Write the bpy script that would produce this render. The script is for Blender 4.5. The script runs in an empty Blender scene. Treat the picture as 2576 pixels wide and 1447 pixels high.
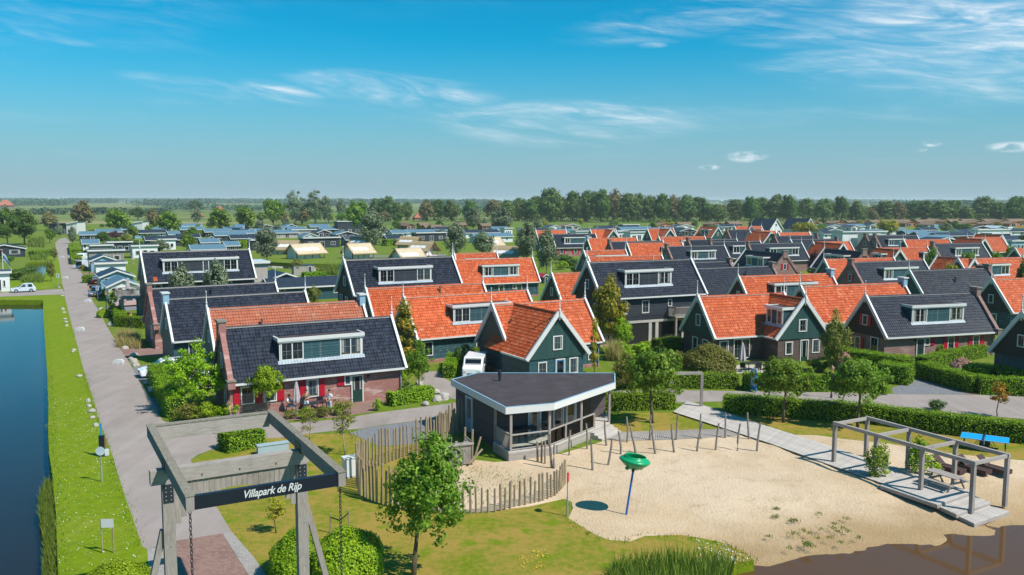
import bpy, bmesh, math, random
import numpy as np
from mathutils import Vector, Matrix
from mathutils.geometry import delaunay_2d_cdt

scene = bpy.context.scene
COL = scene.collection
random.seed(7)
RNG = np.random.default_rng(11)
rad = math.radians
# ------------------------------------------------------------------ camera
CAM_H = 16.0
F_SURVEY, CX, CY, PITCH = 2165.0, 1288.0, 723.5, math.atan(220.5 / 2165.0)
cam = bpy.data.cameras.new('camera')
cam.sensor_width = 36.0
cam.lens = 36.0 * F_SURVEY / 2576.0
cam.clip_start, cam.clip_end = 0.5, 40000.0
cam_o = bpy.data.objects.new('camera', cam)
COL.objects.link(cam_o)
cam_o.location = (0, 0, CAM_H)
cam_o.rotation_euler = (math.pi / 2 - PITCH, rad(-0.10), 0)
scene.camera = cam_o
# ------------------------------------------------------------------ world, sun, exposure
SUN_EL, SUN_AZ = rad(50.0), rad(119.5)
world = bpy.data.worlds.new('World')
scene.world = world
world.use_nodes = True
wn, wl = world.node_tree.nodes, world.node_tree.links
wn.clear()
w_out = wn.new('ShaderNodeOutputWorld')
w_bg = wn.new('ShaderNodeBackground')
w_bg.inputs['Strength'].default_value = 0.092
sky = wn.new('ShaderNodeTexSky')
sky.sky_type = 'NISHITA'
sky.sun_disc = False
sky.sun_elevation = SUN_EL
sky.sun_rotation = SUN_AZ
sky.altitude = 0.0
sky.air_density = 1.0
sky.dust_density = 0.6
sky.ozone_density = 2.5
hs = wn.new('ShaderNodeMix'); hs.data_type = 'RGBA'; hs.blend_type = 'MULTIPLY'
hs.inputs['Factor'].default_value = 1.0
hs.inputs['B'].default_value = (0.03, 0.745, 0.93, 1)
wl.new(sky.outputs['Color'], hs.inputs['A'])
# thin cirrus on a plane high above: direction projected to that plane
tc = wn.new('ShaderNodeTexCoord')
sep = wn.new('ShaderNodeSeparateXYZ')
wl.new(tc.outputs['Generated'], sep.inputs[0])
def wmath(op, a, b=None, c=None):
    n = wn.new('ShaderNodeMath'); n.operation = op
    for i, v in enumerate((a, b, c)):
        if v is None: continue
        if isinstance(v, (int, float)): n.inputs[i].default_value = v
        else: wl.new(v, n.inputs[i])
    return n.outputs[0]
zc = wmath('MAXIMUM', sep.outputs['Z'], 0.0)
zc = wmath('ADD', zc, 0.055)
px_ = wmath('DIVIDE', sep.outputs['X'], zc)
py_ = wmath('DIVIDE', sep.outputs['Y'], zc)
cmb = wn.new('ShaderNodeCombineXYZ')
wl.new(px_, cmb.inputs[0]); wl.new(py_, cmb.inputs[1])
def wnoise(scale, rot, stretch, detail, rough, seed, dist=0.4):
    mp = wn.new('ShaderNodeMapping')
    mp.inputs['Rotation'].default_value = (0, 0, rot)
    mp.inputs['Scale'].default_value = (stretch[0], stretch[1], 1)
    mp.inputs['Location'].default_value = (seed, seed * 0.7, 0)
    wl.new(cmb.outputs[0], mp.inputs['Vector'])
    n = wn.new('ShaderNodeTexNoise')
    n.inputs['Scale'].default_value = scale
    n.inputs['Detail'].default_value = detail
    n.inputs['Roughness'].default_value = rough
    n.inputs['Distortion'].default_value = dist
    wl.new(mp.outputs[0], n.inputs['Vector'])
    return n.outputs['Fac']
def wramp(v, a, b):
    n = wn.new('ShaderNodeMapRange'); n.interpolation_type = 'SMOOTHSTEP'
    n.inputs['From Min'].default_value = a; n.inputs['From Max'].default_value = b
    wl.new(v, n.inputs['Value']); return n.outputs[0]
az = wmath('ARCTAN2', sep.outputs['X'], sep.outputs['Y'])
el = wmath('ARCSINE', sep.outputs['Z'])
def bank(a0, e0, wa, we, slant=0.0):        # a bank of cloud standing in one direction (degrees)
    da = wmath('SUBTRACT', az, rad(a0))
    de = wmath('SUBTRACT', wmath('SUBTRACT', el, rad(e0)), wmath('MULTIPLY', da, slant))
    r2 = wmath('ADD', wmath('POWER', wmath('DIVIDE', da, rad(wa)), 2.0), wmath('POWER', wmath('DIVIDE', de, rad(we)), 2.0))
    return wramp(r2, 1.0, 0.0)
def angnoise(sa, se, slant, detail, rough, seed, dist=0.5):
    cb = wn.new('ShaderNodeCombineXYZ')
    wl.new(wmath('ADD', wmath('MULTIPLY', az, sa), seed), cb.inputs[0])
    wl.new(wmath('MULTIPLY', wmath('SUBTRACT', el, wmath('MULTIPLY', az, slant)), se), cb.inputs[1])
    n = wn.new('ShaderNodeTexNoise'); n.inputs['Scale'].default_value = 1.0
    n.inputs['Detail'].default_value = detail; n.inputs['Roughness'].default_value = rough; n.inputs['Distortion'].default_value = dist
    wl.new(cb.outputs[0], n.inputs['Vector']); return n.outputs['Fac']
wisp = wramp(angnoise(7, 44, -.10, 7, .58, 2.0, 1.3), .30, .86)
fine = wramp(angnoise(20, 150, -.16, 6, .6, 7.0, 1.0), .2, .85)
tex = wmath('MULTIPLY', wisp, wmath('ADD', wmath('MULTIPLY', fine, .8), .25))
banks = None
for q, amp in (((28.5, 9.8, 10.5, 4.6, -.05), 1.55), ((22, 9.0, 10, 3.0, -.12), .9), ((3.6, 4.9, 9.5, 1.8, -.02), 1.6), ((-14.8, 6.7, 3.2, .75, -.16), 1.1), ((-7.5, 7.1, 8, 1.2, -.08), 1.1), ((12, 11.4, 10, 1.5, .10), .75), ((-24.5, 12.2, 4, .6, -.1), .7), ((-28, 9.2, 3, .4, -.1), .6), ((-20, 6.9, 5, .7, -.1), .45), ((9, 9.8, 1.2, .25, 0), .8), ((60, 12, 16, 5, 0), .8), ((-65, 14, 18, 5, 0), .6), ((140, 14, 30, 6, 0), .7), ((-140, 12, 30, 5, 0), .6)):
    b_ = wmath('MULTIPLY', bank(*q), amp)
    banks = b_ if banks is None else wmath('MAXIMUM', banks, b_)
gen = wramp(wnoise(0.42, rad(-20), (1.0, 1.25), 4, 0.5, 8.3, 0.3), 0.47, 0.72)
cl = wmath('ADD', wmath('MULTIPLY', tex, banks), wmath('MULTIPLY', wmath('MULTIPLY', gen, tex), .28))
cl = wmath('ADD', cl, wmath('MULTIPLY', bank(27, 9.5, 12, 4.6, 0), .10))
cum = None
for q in ((15.1, 2.75, 1.5, .42), (29.9, 3.05, 1.6, .36), (25.7, 3.35, .7, .22), (25.1, 3.0, .5, .18), (12.8, 2.1, .8, .22)):
    b_ = bank(*q); cum = b_ if cum is None else wmath('MAXIMUM', cum, b_)
cumn = wramp(angnoise(70, 130, 0, 5, .55, 11.0, .2), .34, .62)
low = wramp(sep.outputs['Z'], 0.015, 0.11)
cl = wmath('MULTIPLY', cl, low)
cl = wmath('ADD', cl, wmath('MULTIPLY', wmath('MULTIPLY', cum, cumn), .75))
cl = wmath('MINIMUM', cl, 0.8)
# horizon air: the whole ring of sky near the ground is greyer and paler
hz = wramp(sep.outputs['Z'], 0.19, -0.015)
hmix = wn.new('ShaderNodeMix'); hmix.data_type = 'RGBA'
hmix.inputs['B'].default_value = (2.75, 3.62, 4.3, 1)
wl.new(wmath('MULTIPLY', hz, 0.92), hmix.inputs['Factor'])
wl.new(hs.outputs['Result'], hmix.inputs['A'])
mix = wn.new('ShaderNodeMix'); mix.data_type = 'RGBA'
mix.inputs['B'].default_value = (6.2, 6.9, 7.4, 1)
wl.new(cl, mix.inputs['Factor'])
wl.new(hmix.outputs['Result'], mix.inputs['A'])
wl.new(mix.outputs['Result'], w_bg.inputs['Color'])
wl.new(w_bg.outputs[0], w_out.inputs['Surface'])

sun = bpy.data.lights.new('sun', 'SUN')
sun.energy = 4.0
sun.angle = rad(0.53)
sun.color = (1.0, 0.955, 0.88)
sun_o = bpy.data.objects.new('sun', sun)
COL.objects.link(sun_o)
sdir = Vector((math.sin(SUN_AZ) * math.cos(SUN_EL), math.cos(SUN_AZ) * math.cos(SUN_EL), math.sin(SUN_EL)))
sun_o.rotation_euler = (-sdir).to_track_quat('-Z', 'Y').to_euler()
sun_o.location = (60, -40, 90)
scene.view_settings.view_transform = 'Standard'
scene.view_settings.look = 'None'
scene.view_settings.exposure = 0.56
scene.view_settings.gamma = 1.0
scene.view_settings.use_curve_mapping = False
scene.render.engine = 'CYCLES'
scene.cycles.max_bounces = 5
scene.cycles.diffuse_bounces = 4
scene.cycles.glossy_bounces = 3
scene.cycles.transmission_bounces = 4
scene.cycles.transparent_max_bounces = 6
scene.cycles.volume_bounces = 1
scene.cycles.use_denoising = True

# ------------------------------------------------------------------ survey: photo point -> place on the level z
def ground_point(x, y, z=0.0):
    dx, dy = (x - CX) / F_SURVEY, -(y - CY) / F_SURVEY
    c, s = math.cos(PITCH), math.sin(PITCH)
    r = (dx, c + dy * s, -s + dy * c)
    t = (z - CAM_H) / r[2]
    return Vector((r[0] * t, r[1] * t, z))
G = ground_point
def to_px(p):
    c, s = math.cos(PITCH), math.sin(PITCH)
    z = p[2] - CAM_H
    d = p[1] * c - z * s
    return CX + F_SURVEY * p[0] / d, CY - F_SURVEY * (p[1] * s + z * c) / d
def crop(x0, y0, sc):
    return lambda cx, cy: (x0 + cx * sc, y0 + cy * sc)
A = [crop(644.0 * i, 465.4, .2504) for i in range(4)]
B = [crop(644.0 * i, 723.2, .2504) for i in range(4)]
C0, C1, C2, C3 = [crop(644.0 * i, 1085.5, .25) for i in range(4)]
D2, D3 = crop(1288, 1006.2, .2504), crop(1932, 1006.2, .2504)
PV = crop(1094.3, 930.8, .17387)
R = [crop(x0, 540.9, .1252) for x0 in (1320.7, 1635.2, 1932., 2254.)]
EC = [crop(0, 540.9, .1252), crop(322, 540.9, .1252), crop(644, 540.9, .1252), crop(966, 540.9, .13823)]

# ------------------------------------------------------------------ tagging
def tag(o, label=None, cat=None, group=None, kind=None):
    if label: o['label'] = label
    if cat: o['category'] = cat
    if group: o['group'] = group
    if kind: o['kind'] = kind
    return o
def empty(name, loc=(0, 0, 0), rz=0.0, label=None, cat=None, group=None):
    o = bpy.data.objects.new(name, None)
    o.empty_display_size = 0.3
    COL.objects.link(o)
    o.location = loc
    o.rotation_euler = (0, 0, rz)
    return tag(o, label, cat, group)
def link(name, me, mat=None, parent=None, loc=None, rot=None, scale=None):
    o = bpy.data.objects.new(name, me)
    COL.objects.link(o)
    if mat is not None:
        if len(me.materials) == 0: me.materials.append(mat)
        if me.materials[0] is not mat:
            o.material_slots[0].link = 'OBJECT'
            o.material_slots[0].material = mat
    if parent: o.parent = parent
    if loc is not None: o.location = loc
    if rot is not None: o.rotation_euler = rot
    if scale is not None: o.scale = scale
    return o
def copy_tree(o, parent=None):
    c = o.copy(); COL.objects.link(c); c.parent = parent
    for ch in o.children: copy_tree(ch, c)
    return c
# ------------------------------------------------------------------ mesh builder
class MB:
    def __init__(s): s.v, s.f = [], []
    def add(s, vs, fs):
        n = len(s.v); s.v += [tuple(v) for v in vs]; s.f += [tuple(i + n for i in f) for f in fs]; return s
    def box(s, x0, x1, y0, y1, z0, z1):
        return s.add([(x0, y0, z0), (x1, y0, z0), (x1, y1, z0), (x0, y1, z0), (x0, y0, z1), (x1, y0, z1), (x1, y1, z1), (x0, y1, z1)],
                     [(3, 2, 1, 0), (4, 5, 6, 7), (0, 1, 5, 4), (1, 2, 6, 5), (2, 3, 7, 6), (3, 0, 4, 7)])
    def bar(s, p, q, w, h, up=(0, 0, 1)):
        p, q, up = Vector(p), Vector(q), Vector(up)
        d = (q - p).normalized()
        sd = d.cross(up)
        if sd.length < 1e-4: sd = d.cross(Vector((1, 0, 0)))
        sd.normalize(); u = sd.cross(d)
        a, b = sd * w / 2, u * h / 2
        return s.add([p - a - b, p + a - b, p + a + b, p - a + b, q - a - b, q + a - b, q + a + b, q - a + b],
                     [(0, 1, 2, 3), (7, 6, 5, 4), (0, 4, 5, 1), (1, 5, 6, 2), (2, 6, 7, 3), (3, 7, 4, 0)])
    def tube(s, pts, rs, n=8, cap=True):
        pts = [Vector(p) for p in pts]
        if not isinstance(rs, (list, tuple)): rs = [rs] * len(pts)
        base = len(s.v)
        for i, p in enumerate(pts):
            d = (pts[min(i + 1, len(pts) - 1)] - pts[max(i - 1, 0)]).normalized()
            a = d.cross(Vector((0, 0, 1)))
            if a.length < 1e-3: a = Vector((1, 0, 0))
            a.normalize(); b = d.cross(a)
            for k in range(n):
                t = 2 * math.pi * k / n
                s.v.append(tuple(p + (a * math.cos(t) + b * math.sin(t)) * rs[i]))
        for i in range(len(pts) - 1):
            for k in range(n):
                k2 = (k + 1) % n
                s.f.append((base + i * n + k, base + i * n + k2, base + (i + 1) * n + k2, base + (i + 1) * n + k))
        if cap:
            s.f.append(tuple(base + k for k in range(n))[::-1])
            e = base + (len(pts) - 1) * n
            s.f.append(tuple(e + k for k in range(n)))
        return s
    def lathe(s, prof, c=(0, 0, 0), n=16):
        base = len(s.v)
        for r, z in prof:
            for k in range(n):
                t = 2 * math.pi * k / n
                s.v.append((c[0] + r * math.cos(t), c[1] + r * math.sin(t), c[2] + z))
        for i in range(len(prof) - 1):
            for k in range(n):
                k2 = (k + 1) % n
                s.f.append((base + i * n + k, base + i * n + k2, base + (i + 1) * n + k2, base + (i + 1) * n + k))
        return s
    def prism(s, poly, z0, z1):
        n = len(poly)
        return s.add([(p[0], p[1], z0) for p in poly] + [(p[0], p[1], z1) for p in poly],
                     [tuple(range(n))[::-1], tuple(range(n, 2 * n))] + [(i, (i + 1) % n, n + (i + 1) % n, n + i) for i in range(n)])
    def extrude_y(s, poly, y0, y1):   # poly in (x, z)
        n = len(poly)
        return s.add([(p[0], y0, p[1]) for p in poly] + [(p[0], y1, p[1]) for p in poly],
                     [tuple(range(n)), tuple(range(n, 2 * n))[::-1]] + [((i + 1) % n, i, n + i, n + (i + 1) % n) for i in range(n)])
    def extrude_x(s, poly, x0, x1):   # poly in (y, z)
        n = len(poly)
        return s.add([(x0, p[0], p[1]) for p in poly] + [(x1, p[0], p[1]) for p in poly],
                     [tuple(range(n))[::-1], tuple(range(n, 2 * n))] + [(i, (i + 1) % n, n + (i + 1) % n, n + i) for i in range(n)])
    def mesh(s, name, mat=None, smooth=False):
        me = bpy.data.meshes.new(name)
        me.from_pydata(s.v, [], s.f)
        if mat: me.materials.append(mat)
        if smooth: me.polygons.foreach_set('use_smooth', [True] * len(me.polygons))
        me.update()
        return me
    def build(s, name, mat=None, parent=None, loc=None, rot=None, smooth=False):
        return link(name, s.mesh(name, mat, smooth), mat, parent, loc, rot)
def np_mesh(name, verts, faces, mat=None, attr=None, smooth=False):
    """verts Nx3, faces MxK (all the same K); attr: per-face float stored as 'tint'."""
    me = bpy.data.meshes.new(name)
    n, (m, k) = len(verts), faces.shape
    me.vertices.add(n); me.vertices.foreach_set('co', np.ascontiguousarray(verts, dtype=np.float32).ravel())
    me.loops.add(m * k); me.loops.foreach_set('vertex_index', np.ascontiguousarray(faces, dtype=np.int32).ravel())
    me.polygons.add(m)
    me.polygons.foreach_set('loop_start', np.arange(0, m * k, k, dtype=np.int32))
    me.polygons.foreach_set('loop_total', np.full(m, k, dtype=np.int32))
    if smooth: me.polygons.foreach_set('use_smooth', np.ones(m, dtype=bool))
    if attr is not None:
        a = me.attributes.new('tint', 'FLOAT', 'FACE'); a.data.foreach_set('value', attr.astype(np.float32))
    me.update(calc_edges=True)
    if mat: me.materials.append(mat)
    return me
MESHES = {}
def cached(key, fn):
    if key not in MESHES: MESHES[key] = fn()
    return MESHES[key]

# ------------------------------------------------------------------ materials
def lin(h):
    h = h.lstrip('#'); out = []
    for i in (0, 2, 4):
        c = int(h[i:i + 2], 16) / 255
        out.append(c / 12.92 if c <= .04045 else ((c + .055) / 1.055) ** 2.4)
    return (*out, 1)
class NT:
    def __init__(s, name):
        s.m = bpy.data.materials.new(name); s.m.use_nodes = True
        s.t = s.m.node_tree; s.n, s.l = s.t.nodes, s.t.links
        s.b = s.n['Principled BSDF']; s.out = s.n['Material Output']
        s._tc = None
    def tc(s, kind='Object'):
        if s._tc is None: s._tc = s.n.new('ShaderNodeTexCoord')
        return s._tc.outputs[kind]
    def set(s, node, i, v):
        if v is None: return
        if hasattr(v, 'is_linked') or hasattr(v, 'links'): s.l.new(v, node.inputs[i])
        else: node.inputs[i].default_value = v
    def math(s, op, a, b=None, c=None):
        n = s.n.new('ShaderNodeMath'); n.operation = op
        for i, v in enumerate((a, b, c)): s.set(n, i, v)
        return n.outputs[0]
    def mapping(s, scale=(1, 1, 1), rot=(0, 0, 0), loc=(0, 0, 0), vec=None):
        n = s.n.new('ShaderNodeMapping')
        n.inputs['Scale'].default_value = scale; n.inputs['Rotation'].default_value = rot; n.inputs['Location'].default_value = loc
        s.l.new(vec if vec is not None else s.tc(), n.inputs['Vector']); return n.outputs[0]
    def noise(s, scale, detail=4, rough=.55, vec=None, dist=0.0, out='Fac'):
        n = s.n.new('ShaderNodeTexNoise')
        n.inputs['Scale'].default_value = scale; n.inputs['Detail'].default_value = detail
        n.inputs['Roughness'].default_value = rough; n.inputs['Distortion'].default_value = dist
        s.l.new(vec if vec is not None else s.tc(), n.inputs['Vector']); return n.outputs[out]
    def voro(s, scale, vec=None, feature='F1', out='Distance', rnd=1.0):
        n = s.n.new('ShaderNodeTexVoronoi'); n.feature = feature
        n.inputs['Scale'].default_value = scale; n.inputs['Randomness'].default_value = rnd
        s.l.new(vec if vec is not None else s.tc(), n.inputs['Vector']); return n.outputs[out]
    def white(s, vec, out='Value'):
        n = s.n.new('ShaderNodeTexWhiteNoise'); n.noise_dimensions = '3D'; s.l.new(vec, n.inputs['Vector']); return n.outputs[out]
    def ramp(s, v, a, b, smooth=True):
        n = s.n.new('ShaderNodeMapRange'); n.interpolation_type = 'SMOOTHSTEP' if smooth else 'LINEAR'
        n.inputs['From Min'].default_value = a; n.inputs['From Max'].default_value = b
        s.l.new(v, n.inputs['Value']); return n.outputs[0]
    def mix(s, f, a, b, blend='MIX'):
        n = s.n.new('ShaderNodeMix'); n.data_type = 'RGBA'; n.blend_type = blend
        for k, v in (('Factor', f), ('A', a), ('B', b)):
            i = {'Factor': 0, 'A': 6, 'B': 7}[k]; s.set(n, i, v)
        return n.outputs[2]
    def bump(s, h, strength=.4, dist=.02):
        n = s.n.new('ShaderNodeBump'); n.inputs['Strength'].default_value = strength; n.inputs['Distance'].default_value = dist
        s.l.new(h, n.inputs['Height']); s.l.new(n.outputs[0], s.b.inputs['Normal'])
    def objrand(s):
        n = s.n.new('ShaderNodeObjectInfo'); return n.outputs['Random']
    def attr(s, name='tint'):
        n = s.n.new('ShaderNodeAttribute'); n.attribute_name = name; return n.outputs['Fac']
    def fin(s, col=None, rough=.7, spec=None, metal=None):
        s.set(s.b, 'Base Color', col); s.set(s.b, 'Roughness', rough)
        if spec is not None: s.b.inputs['Specular IOR Level'].default_value = spec
        if metal is not None: s.b.inputs['Metallic'].default_value = metal
        return s.m
M = {}
def m_paint(name, c, rough=.45, var=.12, scale=1.5, spec=.4, dirt=None):
    t = NT(name); c = lin(c) if isinstance(c, str) else c
    n = t.noise(scale, 6, .6)
    col = t.mix(t.ramp(n, .3, .75), tuple(x * (1 - var) for x in c[:3]) + (1,), c)
    if dirt:
        d = t.ramp(t.noise(scale * 3.1, 8, .65), .56, .74)
        col = t.mix(t.math('MULTIPLY', d, .55), col, lin(dirt))
    M[name] = t.fin(col, rough, spec); return M[name]
def m_grass(name, c1, c2, dry, dry_lo, dry_hi, sc=1.0, third=None):
    t = NT(name)
    big = t.noise(.16 * sc, 5, .6, dist=.4); mid = t.noise(1.6 * sc, 6, .65); fine = t.noise(14 * sc, 3, .7)
    col = t.mix(t.ramp(mid, .3, .7), lin(c1), lin(c2))
    pm = t.ramp(t.math('ADD', t.math('MULTIPLY', big, .6), t.math('MULTIPLY', mid, .4)), dry_lo, dry_hi)
    col = t.mix(pm, col, lin(dry))
    if third: col = t.mix(t.ramp(t.noise(.5 * sc, 5, .6, vec=t.mapping(loc=(31, 7, 0))), .52, .66), col, lin(third))
    mow = t.noise(1.0, 5, .62, vec=t.mapping((1.5, .09, 1), (0, 0, rad(29))))
    col = t.mix(t.math('MULTIPLY', t.ramp(mow, .46, .68), .38), col, lin(dry))
    col = t.mix(t.math('MULTIPLY', t.ramp(fine, .35, .75), .45), col, t.mix(.5, col, lin('#1d2a08')))
    t.bump(t.math('ADD', mid, t.math('MULTIPLY', fine, .8)), .8, .06)
    M[name] = t.fin(col, .9, .15)
m_grass('grass', '#5b7214', '#6a7f20', '#857f42', .50, .66)
m_grass('verge', '#677c04', '#778d08', '#8a8f2c', .52, .74, 1.3)
m_grass('lawn', '#66780a', '#7e8220', '#a0863f', .38, .60, 1.5, '#6d800c')
m_grass('garden_lawn', '#6d8f1c', '#83992a', '#98993f', .5, .7, 1.4)
def m_field():
    t = NT('field')
    v = t.mapping((1 / 420., 1 / 95., 1), (0, 0, rad(24)))
    cell = t.voro(1.0, v, 'F1', 'Color', 0.65)
    sp = t.n.new('ShaderNodeSeparateColor'); t.l.new(cell, sp.inputs[0])
    col = t.mix(t.ramp(sp.outputs[0], .45, .8), lin('#6b743f'), lin('#8f855c'))
    col = t.mix(t.ramp(sp.outputs[1], .6, .9), col, lin('#5c7030'))
    bands = t.noise(1.0, 3, .5, vec=t.mapping((1 / 160., 1 / 9., 1), (0, 0, rad(24))))
    col = t.mix(t.math('MULTIPLY', t.ramp(bands, .35, .7), .5), col, lin('#7f824e'))
    edge = t.voro(1.0, v, 'DISTANCE_TO_EDGE', 'Distance', .65)
    col = t.mix(t.ramp(edge, .05, .015), col, lin('#465d27'))
    fine = t.noise(.35, 6, .65)
    col = t.mix(t.math('MULTIPLY', t.ramp(fine, .4, .7), .4), col, lin('#5f7d29'))
    M['field'] = t.fin(col, .95, .1)
m_field()
def m_asphalt():
    t = NT('asphalt')
    n1, n2 = t.noise(.35, 6, .6), t.noise(40, 2, .5)
    patch = t.noise(1.1, 7, .65, vec=t.mapping((.5, .12, 1), (0, 0, rad(29))))
    col = t.mix(t.ramp(n1, .3, .7), lin('#93877f'), lin('#9d9089'))
    col = t.mix(t.math('MULTIPLY', t.ramp(patch, .5, .68), .5), col, lin('#7f746e'))
    col = t.mix(t.math('MULTIPLY', t.ramp(n2, .5, .7), .35), col, lin('#6d6663'))
    trk = t.noise(.9, 5, .6, vec=t.mapping((1.1, .03, 1), (0, 0, rad(29))))
    col = t.mix(t.math('MULTIPLY', t.ramp(trk, .48, .66), .3), col, lin('#a89c93'))
    blot = t.noise(2.3, 6, .7, vec=t.mapping(loc=(9, 4, 0)))
    col = t.mix(t.math('MULTIPLY', t.ramp(blot, .62, .72), .35), col, lin('#6f6967'))
    t.bump(n2, .5, .01); M['asphalt'] = t.fin(col, .85, .25)
m_asphalt()
def m_gravel(name, a, b):
    t = NT(name); n = t.voro(14, out='Color'); n2 = t.noise(.6, 4)
    sp = t.n.new('ShaderNodeSeparateColor'); t.l.new(n, sp.inputs[0])
    col = t.mix(t.ramp(sp.outputs[0], .1, .9), lin(a), lin(b)); col = t.mix(t.math('MULTIPLY', n2, .5), col, lin(a))
    t.bump(t.voro(14), .8, .03); M[name] = t.fin(col, .9, .2)
m_gravel('gravel', '#6c6c70', '#8b8a8c')
def m_sand():
    t = NT('sand')
    big, mid, fine = t.noise(.13, 5, .6), t.noise(.9, 8, .68, dist=.6), t.noise(9, 5, .65)
    col = t.mix(t.ramp(big, .35, .7), lin('#cdb69b'), lin('#bfa687'))
    col = t.mix(t.ramp(mid, .52, .74), col, lin('#b19876'))
    col = t.mix(t.math('MULTIPLY', t.ramp(fine, .52, .72), .65), col, lin('#a08866'))
    # wet, darker sand low by the water
    sp = t.n.new('ShaderNodeSeparateXYZ'); t.l.new(t.tc(), sp.inputs[0])
    wet = t.ramp(t.math('ADD', sp.outputs[2], t.math('MULTIPLY', mid, .22)), .02, -.42)
    col = t.mix(t.math('MULTIPLY', wet, .8), col, lin('#93764c'))
    tracks = t.noise(7.5, 4, .7, vec=t.mapping((1, .35, 1), (0, 0, rad(25))))
    trod = t.ramp(t.noise(.22, 5, .6, vec=t.mapping((1, .5, 1), (0, 0, rad(-20)), (5, 2, 0)), dist=.8), .5, .68)
    col = t.mix(t.math('MULTIPLY', trod, .45), col, lin('#b79c78'))
    damp = t.ramp(t.noise(.5, 6, .65, vec=t.mapping(loc=(14, 3, 0))), .6, .72)
    col = t.mix(t.math('MULTIPLY', damp, .35), col, lin('#a38a68'))
    t.bump(t.math('ADD', t.math('MULTIPLY', mid, .9), t.math('ADD', t.math('MULTIPLY', fine, .6), t.math('MULTIPLY', tracks, .8))), .75, .09)
    M['sand'] = t.fin(col, .95, .1)
m_sand()
def m_water(name, deep, rough=.03, bump=.06):
    t = NT(name)
    n = t.noise(1.1, 4, .6, vec=t.mapping((1, .55, 1)))
    t.bump(n, bump, .05)
    M[name] = t.fin(lin(deep), rough, .5)
    t.b.inputs['IOR'].default_value = 1.333
m_water('canal_water', '#24211e', .05, .12)
m_water('lake_water', '#5a4026', .06, .05)
m_water('pond_water', '#3a3418', .05, .05)
def m_wood(name, c1, c2, grain=(1.0, 1.0, 14.0), rough=.8, knots=True):
    t = NT(name)
    v = t.mapping(grain)
    n = t.noise(2.2, 8, .65, vec=v, dist=.5)
    col = t.mix(t.ramp(n, .3, .72), lin(c1), lin(c2))
    r = t.objrand()
    col = t.mix(t.math('MULTIPLY', r, .35), col, t.mix(.5, col, lin('#57504a')))
    n2 = t.noise(.8, 5, .6)
    col = t.mix(t.math('MULTIPLY', t.ramp(n2, .5, .75), .4), col, lin('#5e554d'))
    t.bump(n, .35, .01); M[name] = t.fin(col, rough, .2)
m_wood('grey_wood', '#8b8079', '#a59b93', (9, 9, 1.0))       # grain up
m_wood('grey_wood_x', '#958b84', '#b3aaa2', (1.0, 12, 12))    # grain along x
m_wood('deck_wood', '#aaa098', '#cdc5bd', (1.0, 14, 10))
m_wood('deck_wood_y', '#a89e97', '#c9c1b9', (14, 1.0, 10))
m_wood('log_wood', '#85745e', '#ad987b', (10, 10, 1.2))
m_wood('old_post', '#7a716a', '#9c938b', (10, 10, 1.2))
m_wood('bark', '#4f4335', '#7a6b55', (8, 8, 1.5))
m_wood('pale_bark', '#8d8676', '#b5ac9a', (8, 8, 2.5))
m_wood('brown_wood', '#6a4430', '#8a5a3c', (1, 9, 9))
m_wood('beam_top', '#6c6558', '#9a9283', (6, 6, 6))
m_paint('sign_black', '#1c222b', .35, .15)
m_paint('white', '#d2d0cc', .42, .05, .8, .45, '#b9b3a6')
m_paint('white_metal', '#d4d3d0', .35, .06)
m_paint('shutter_red', '#b0122b', .45, .15)
m_paint('steel', '#8d979c', .35, .1)
m_paint('dark_steel', '#2c3036', .4, .1)
m_paint('lead', '#a7b0b8', .5, .3, 5)
m_paint('stone_cap', '#8d857a', .8, .25, 3, .2, '#a88c3c')
m_paint('concrete', '#b3aca4', .85, .2, 1.5, .2, '#7d766e')
m_paint('stone', '#b4aca3', .85, .3, 4, .2, '#7c756c')
m_paint('plastic_white', '#cbc9c7', .5, .06)
m_paint('felt', '#4d4547', .85, .3, .9, .2, '#6e6666')
m_paint('blue_fascia', '#8fb0c4', .4, .12)
m_paint('charcoal', '#4a4346', .75, .15, 2)
m_paint('dish_green', '#159a63', .3, .1)
m_paint('pole_blue', '#0f63b5', .3, .08)
m_paint('table_blue', '#149bd6', .45, .06)
m_paint('wicker', '#4c3631', .8, .3, 14)
m_paint('umbrella_cloth', '#b9adb0', .9, .15, 3)
m_paint('interior', '#1b1a1a', .9, .2)
m_paint('fascia_wood', '#9b6a48', .7, .25, 2)
m_paint('orange_wood', '#b8682c', .7, .25, 2)
m_paint('tent_canvas', '#c4b294', .9, .12, .5)
m_paint('tent_tan', '#a08c6c', .9, .12, .5)
m_paint('tent_white', '#d8d6d4', .9, .08, .7)
m_paint('red_sign', '#c8283c', .4, .08)
m_paint('blue_sign', '#2c86c0', .4, .08)
m_paint('grey_box', '#9fb0b6', .45, .1)
m_paint('lamp_glass', '#d8b15a', .3, .1)
m_paint('lamp_brown', '#7b5d49', .5, .15)
m_paint('tyre', '#17171a', .7, .1)
m_paint('plate_yellow', '#d99a1c', .4, .05)
m_paint('yellow_sticker', '#e6d21c', .5, .05)
m_paint('skin', '#c8906f', .6, .08)
m_paint('hair', '#3a2a20', .8, .2)
m_paint('cloth_white', '#d9dfe6', .85, .1)
m_paint('cloth_brown', '#7d6a58', .85, .15)
m_paint('cloth_blue', '#4d86b8', .85, .15)
m_paint('door_green', '#1d3f36', .4, .1)
for nm, c in (('car_white', '#e6e8ea'), ('car_silver', '#c3ccd4'), ('car_black', '#15171b'), ('car_bluegrey', '#4b6172'), ('car_rose', '#b99a94'), ('car_blue', '#3a86c4')):
    m_paint(nm, c, .18, .03, 1, .6)
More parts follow.
